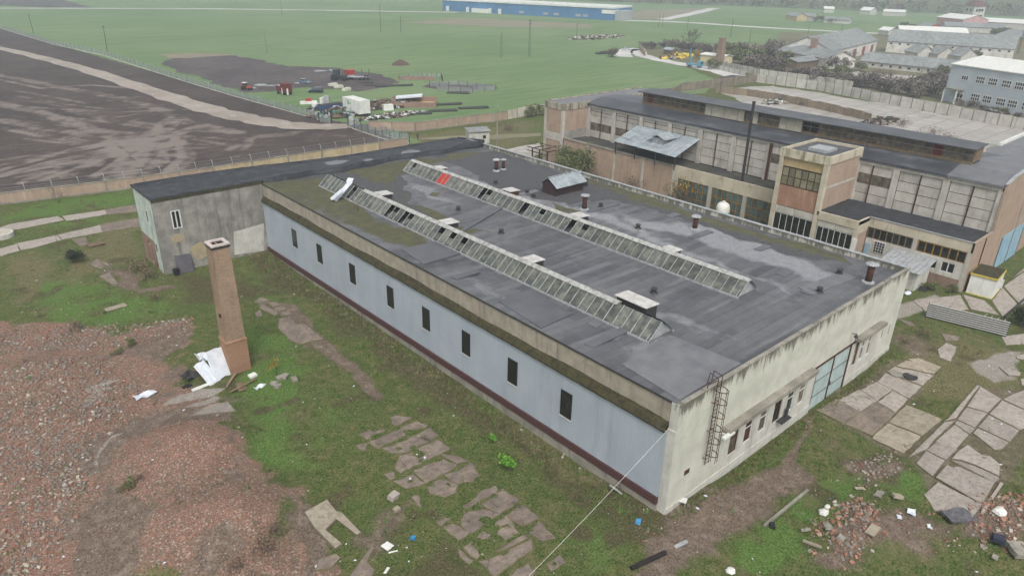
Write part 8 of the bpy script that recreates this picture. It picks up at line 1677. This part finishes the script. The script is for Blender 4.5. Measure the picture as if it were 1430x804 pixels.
bush('dry_shrub', 'dead brush at the right flank of the red mound', 'shrub', GG(368, 770), 'dry', 1.1); bush('dry_shrub', 'dead brush at the lower edge of the red mound', 'shrub', GG(385, 742), 'dry', .7); bush('dry_shrub', 'sparse dead brush low on the red mound', 'shrub', GG(330, 795), 'dry', .8)
bush('dry_shrub', 'dark tuft on top of the red mound', 'shrub', GG(196, 668), 'dry', .45); bush('weed_clump', 'green weed clump below the tuft on the mound', 'weeds', GG(180, 682), 'mid', .4); bush('dry_shrub', 'dark tuft on the bare red soil', 'shrub', GG(36, 506), 'dry', .4)
bush('weed_clump', 'weed clump between the rubble bands', 'weeds', GG(165, 495), 'mid', .35); bush('weed_clump', 'green tuft on the wet dirt patch', 'weeds', GG(184, 482), 'mid', .4); bush('dark_bush', 'dark thicket above the brick rubble band', 'bush', GG(108, 460), 'dry', .9); bush('dark_bush', 'low dark thicket left of the chimney', 'bush', GG(217, 418), 'dry', .7)
bush('weed_clump', 'weeds in front of the factory end windows', 'weeds', GG(1300, 405), 'mid', .6); bush('dry_shrub', 'brown creeper on the wall beside the white windows', 'shrub', (66.0, 6.2, 0), 'dry', 1.2)
bush('weed_clump', 'green weeds beside the leaning bed frame', 'weeds', GG(1330, 408), 'mid', .5)
for i, (px, py) in enumerate([(520, 268), (478, 262), (583, 240)]): pass
# sapling by the chimney and a stem on the roof
g = GG(386, 524); t = thing('sapling', 'small yellow-green sapling standing in the lush grass', 'sapling', g); b = MB(); b.tube((0, 0, -.1), (.05, 0, 1.1), .04, .025); b.build('stem', M['bark'], t); V = leafcloud(130, .55, 1.2, .1, 55, .2, 6); V[:, 2] += .55; o = link(bpy.data.objects.new('foliage', npmesh('foliage', V, np.arange(len(V)).reshape(-1, 4), LEAF['yellow leaf'], mi=np.arange(130) % 2))); o.parent = t
g = G(500, 296, 10.1); t = thing('roof_sapling', 'thin bare sapling growing through the mossy roof beside broken panes', 'sapling', g); twigmesh([(np.array((0, 0, 0)), np.array((.1, .1, 5.2)), .05, .02)]+twigs(3, .3, 2.4, 71, .02)).build('stems', M['twig'], t)
g = GG(83, 352); t = thing('bare_sapling', 'thin bare sapling by the path left of the annex', 'sapling', g); twigmesh([(np.array((0, 0, 0)), np.array((.05, .1, 3.2)), .04, .015)]+twigs(2, .2, 1.5, 73, .015)).build('stems', M['twig'], t)
g = GG(83, 283); t = thing('bare_sapling', 'bushy bare sapling in front of the brick boundary wall', 'sapling', g); twigmesh(twigs(5, .4, 4.5, 75, .035)).build('stems', M['twig'], t)
g = GG(1266, 632); t = thing('dead_branch', 'dead forked branch on the corner of the tan slab', 'branch', g); twigmesh(twigs(1, .0, 1.6, 77, .04)).build('stems', M['twig_red'], t)
g = GG(1372, 640); t = thing('dead_weed', 'dead star-shaped weed growing from a slab joint', 'weed', g); twigmesh(twigs(4, .1, .6, 79, .03, .2)).build('stems', M['twig_red'], t)
# big bare tree and the brush beyond the yard wall
def bare_tree(label, px, h, seed):
    t = thing('bare_tree', label, 'tree', G(*px)); r_ = np.random.default_rng(seed); S_ = [(np.array((0, 0, -.3)), np.array((.1, .1, h*.34)), h*.022, h*.016)]; tips = []
    def grow(p, d, L, r, lv):
        q = p+d*L; S_.append((p, q, r, r*.7)); 
        if lv == 0: tips.append(q); return
        for _ in range(3 if lv > 1 else 4):
            e = d+r_.normal(size=3)*.5; e[2] += .08; e /= np.linalg.norm(e); grow(p+d*L*r_.uniform(.6, 1), e, L*r_.uniform(.6, .8), r*.62, lv-1)
    for _ in range(5): d = r_.normal(size=3)*.45; d[2] = 1; d /= np.linalg.norm(d); grow(np.array((.1, .1, h*.3)), d, h*.27, h*.011, 4)
    twigmesh(S_[:1], 8).build('trunk', M['bark'], t); twigmesh(S_[1:]).build('crown', M['twig'], t)
bare_tree('tall bare tree rising from the brush beyond the dirt road bend', (964, 76), 14, 5); bare_tree('small bare tree in front of the large barn', (1187, 89), 7, 8)
tips = [((900, 68), 'hedge_a'), ((912, 69), 'hedge_a'), ((925, 68), 'hedge_a'), ((938, 69), 'hedge_b'), ((950, 71), 'hedge_a'), ((962, 73), 'hedge_a'), ((975, 74), 'hedge_b'), ((988, 77), 'hedge_a'), ((943, 66), 'hedge_b'), ((1000, 76), 'hedge_b'),
 ((1012, 80), 'hedge_c'), ((1024, 84), 'hedge_c'), ((1016, 88), 'hedge_c'), ((1034, 90), 'hedge_c'), ((1046, 92), 'hedge_c'), ((1040, 84), 'hedge_b'), ((1056, 88), 'hedge_c'), ((1066, 94), 'hedge_a'), ((1052, 98), 'hedge_b'), ((1070, 86), 'hedge_b'), ((1030, 78), 'hedge_b'), ((1080, 76), 'hedge_b'),
 ((1076, 102), 'hedge_a'), ((1090, 105), 'hedge_a'), ((1100, 108), 'hedge_b'), ((1112, 108), 'hedge_a'), ((1124, 112), 'hedge_a'), ((1136, 114), 'hedge_b'), ((1148, 114), 'hedge_a'), ((1160, 117), 'hedge_a'), ((1170, 108), 'hedge_c'), ((1180, 118), 'hedge_b'), ((1166, 100), 'hedge_b'), ((1178, 96), 'hedge_a'), ((1150, 104), 'hedge_c'),
 ((1192, 121), 'hedge_a'), ((1204, 123), 'hedge_a'), ((1214, 122), 'hedge_b'), ((1226, 107), 'red'), ((1234, 108), 'red'), ((1244, 109), 'red'), ((1228, 125), 'hedge_a'), ((1240, 128), 'hedge_a'), ((1252, 124), 'hedge_c'), ((1250, 131), 'hedge_b'), ((1264, 132), 'hedge_a'), ((1276, 126), 'hedge_a'), ((1290, 128), 'hedge_a'), ((1302, 124), 'hedge_a'), ((1284, 120), 'hedge_a'), ((1300, 116), 'hedge_a'), ((1312, 118), 'hedge_a'), ((1316, 106), 'hedge_c'), ((1306, 132), 'hedge_b'), ((1294, 134), 'hedge_a'), ((1280, 136), 'hedge_b'),
 ((1340, 150), 'hedge_b'), ((1356, 150), 'hedge_a'), ((1390, 158), 'hedge_c'), ((1403, 160), 'hedge_c'), ((1380, 158), 'hedge_b'), ((1370, 154), 'hedge_a'), ((1420, 166), 'hedge_a'), ((1200, 99), 'hedge_c'), ((1100, 88), 'hedge_c'), ((1092, 98), 'hedge_c'), ((1262, 40), 'hedge_c'), ((1272, 41), 'hedge_c'), ((1290, 74), 'hedge_c'), ((1360, 84), 'hedge_c'), ((1200, 52), 'hedge_c'), ((1390, 52), 'hedge_c'), ((1404, 50), 'hedge_c'), ((1396, 48), 'hedge_c'), ((1112, 29), 'hedge_b'), ((1138, 31), 'hedge_b'), ((1146, 31), 'hedge_c'), ((1160, 33), 'hedge_b'), ((854, 80), 'hedge_a'), ((975, 82), 'yellow'), ((992, 97), 'hedge_c')]
for (px, py), k in tips:
    lab = {'hedge_a': 'purplish bare thicket bush in the brush belt beyond the yards', 'hedge_b': 'grey bare thicket bush in the brush belt beyond the yards', 'hedge_c': 'olive green bush in the brush belt beyond the yards', 'red': 'reddish brown bush on the far courtyard edge', 'yellow': 'yellow autumn bush at the distant roadside'}[k]
    z_ = 'along the road near the tall bare tree' if px < 1000 and py < 82 else ('between short brick stack and old barn' if px < 1072 else ('around the far farm houses' if py < 60 else ('right behind the yard wall below the barns' if px < 1215 else ('left of the grey office building' if px < 1325 else 'at the foot of the grey office building'))))
    lab = lab.replace('in the brush belt beyond the yards', z_)
    bush('thicket_bush', lab, 'bush', G(px, py), k, rng.uniform(.85, 1.35)*(1.35 if 1005 < px < 1090 and py > 60 else 1)*(.4 if px > 1325 and py > 140 else 1), None, {'hedge_a': 'purplish thickets', 'hedge_b': 'grey thickets', 'hedge_c': 'olive bushes', 'red': 'reddish bushes', 'yellow': 'yellow bush'}[k])
for i, (px, py) in enumerate([(741, 163), (752, 160)]): bush('ivy_clump', ['ivy clump hanging over the stained wall', 'second ivy clump nearest the tall brick block'][i], 'ivy', G(px, py), 'mid', 1.5)
for i, (px, py) in enumerate([(1300, 190), (1322, 198), (1258, 176), (1120, 148)]): bush('dry_shrub', ['dry shrub on the wet yard near its right end', 'farther dry shrub on the wet yard', 'dry shrub at the end of the slab fence', 'dry shrub by grey rubble in the wet yard'][i], 'shrub', G(px, py), 'dry', 1.6)
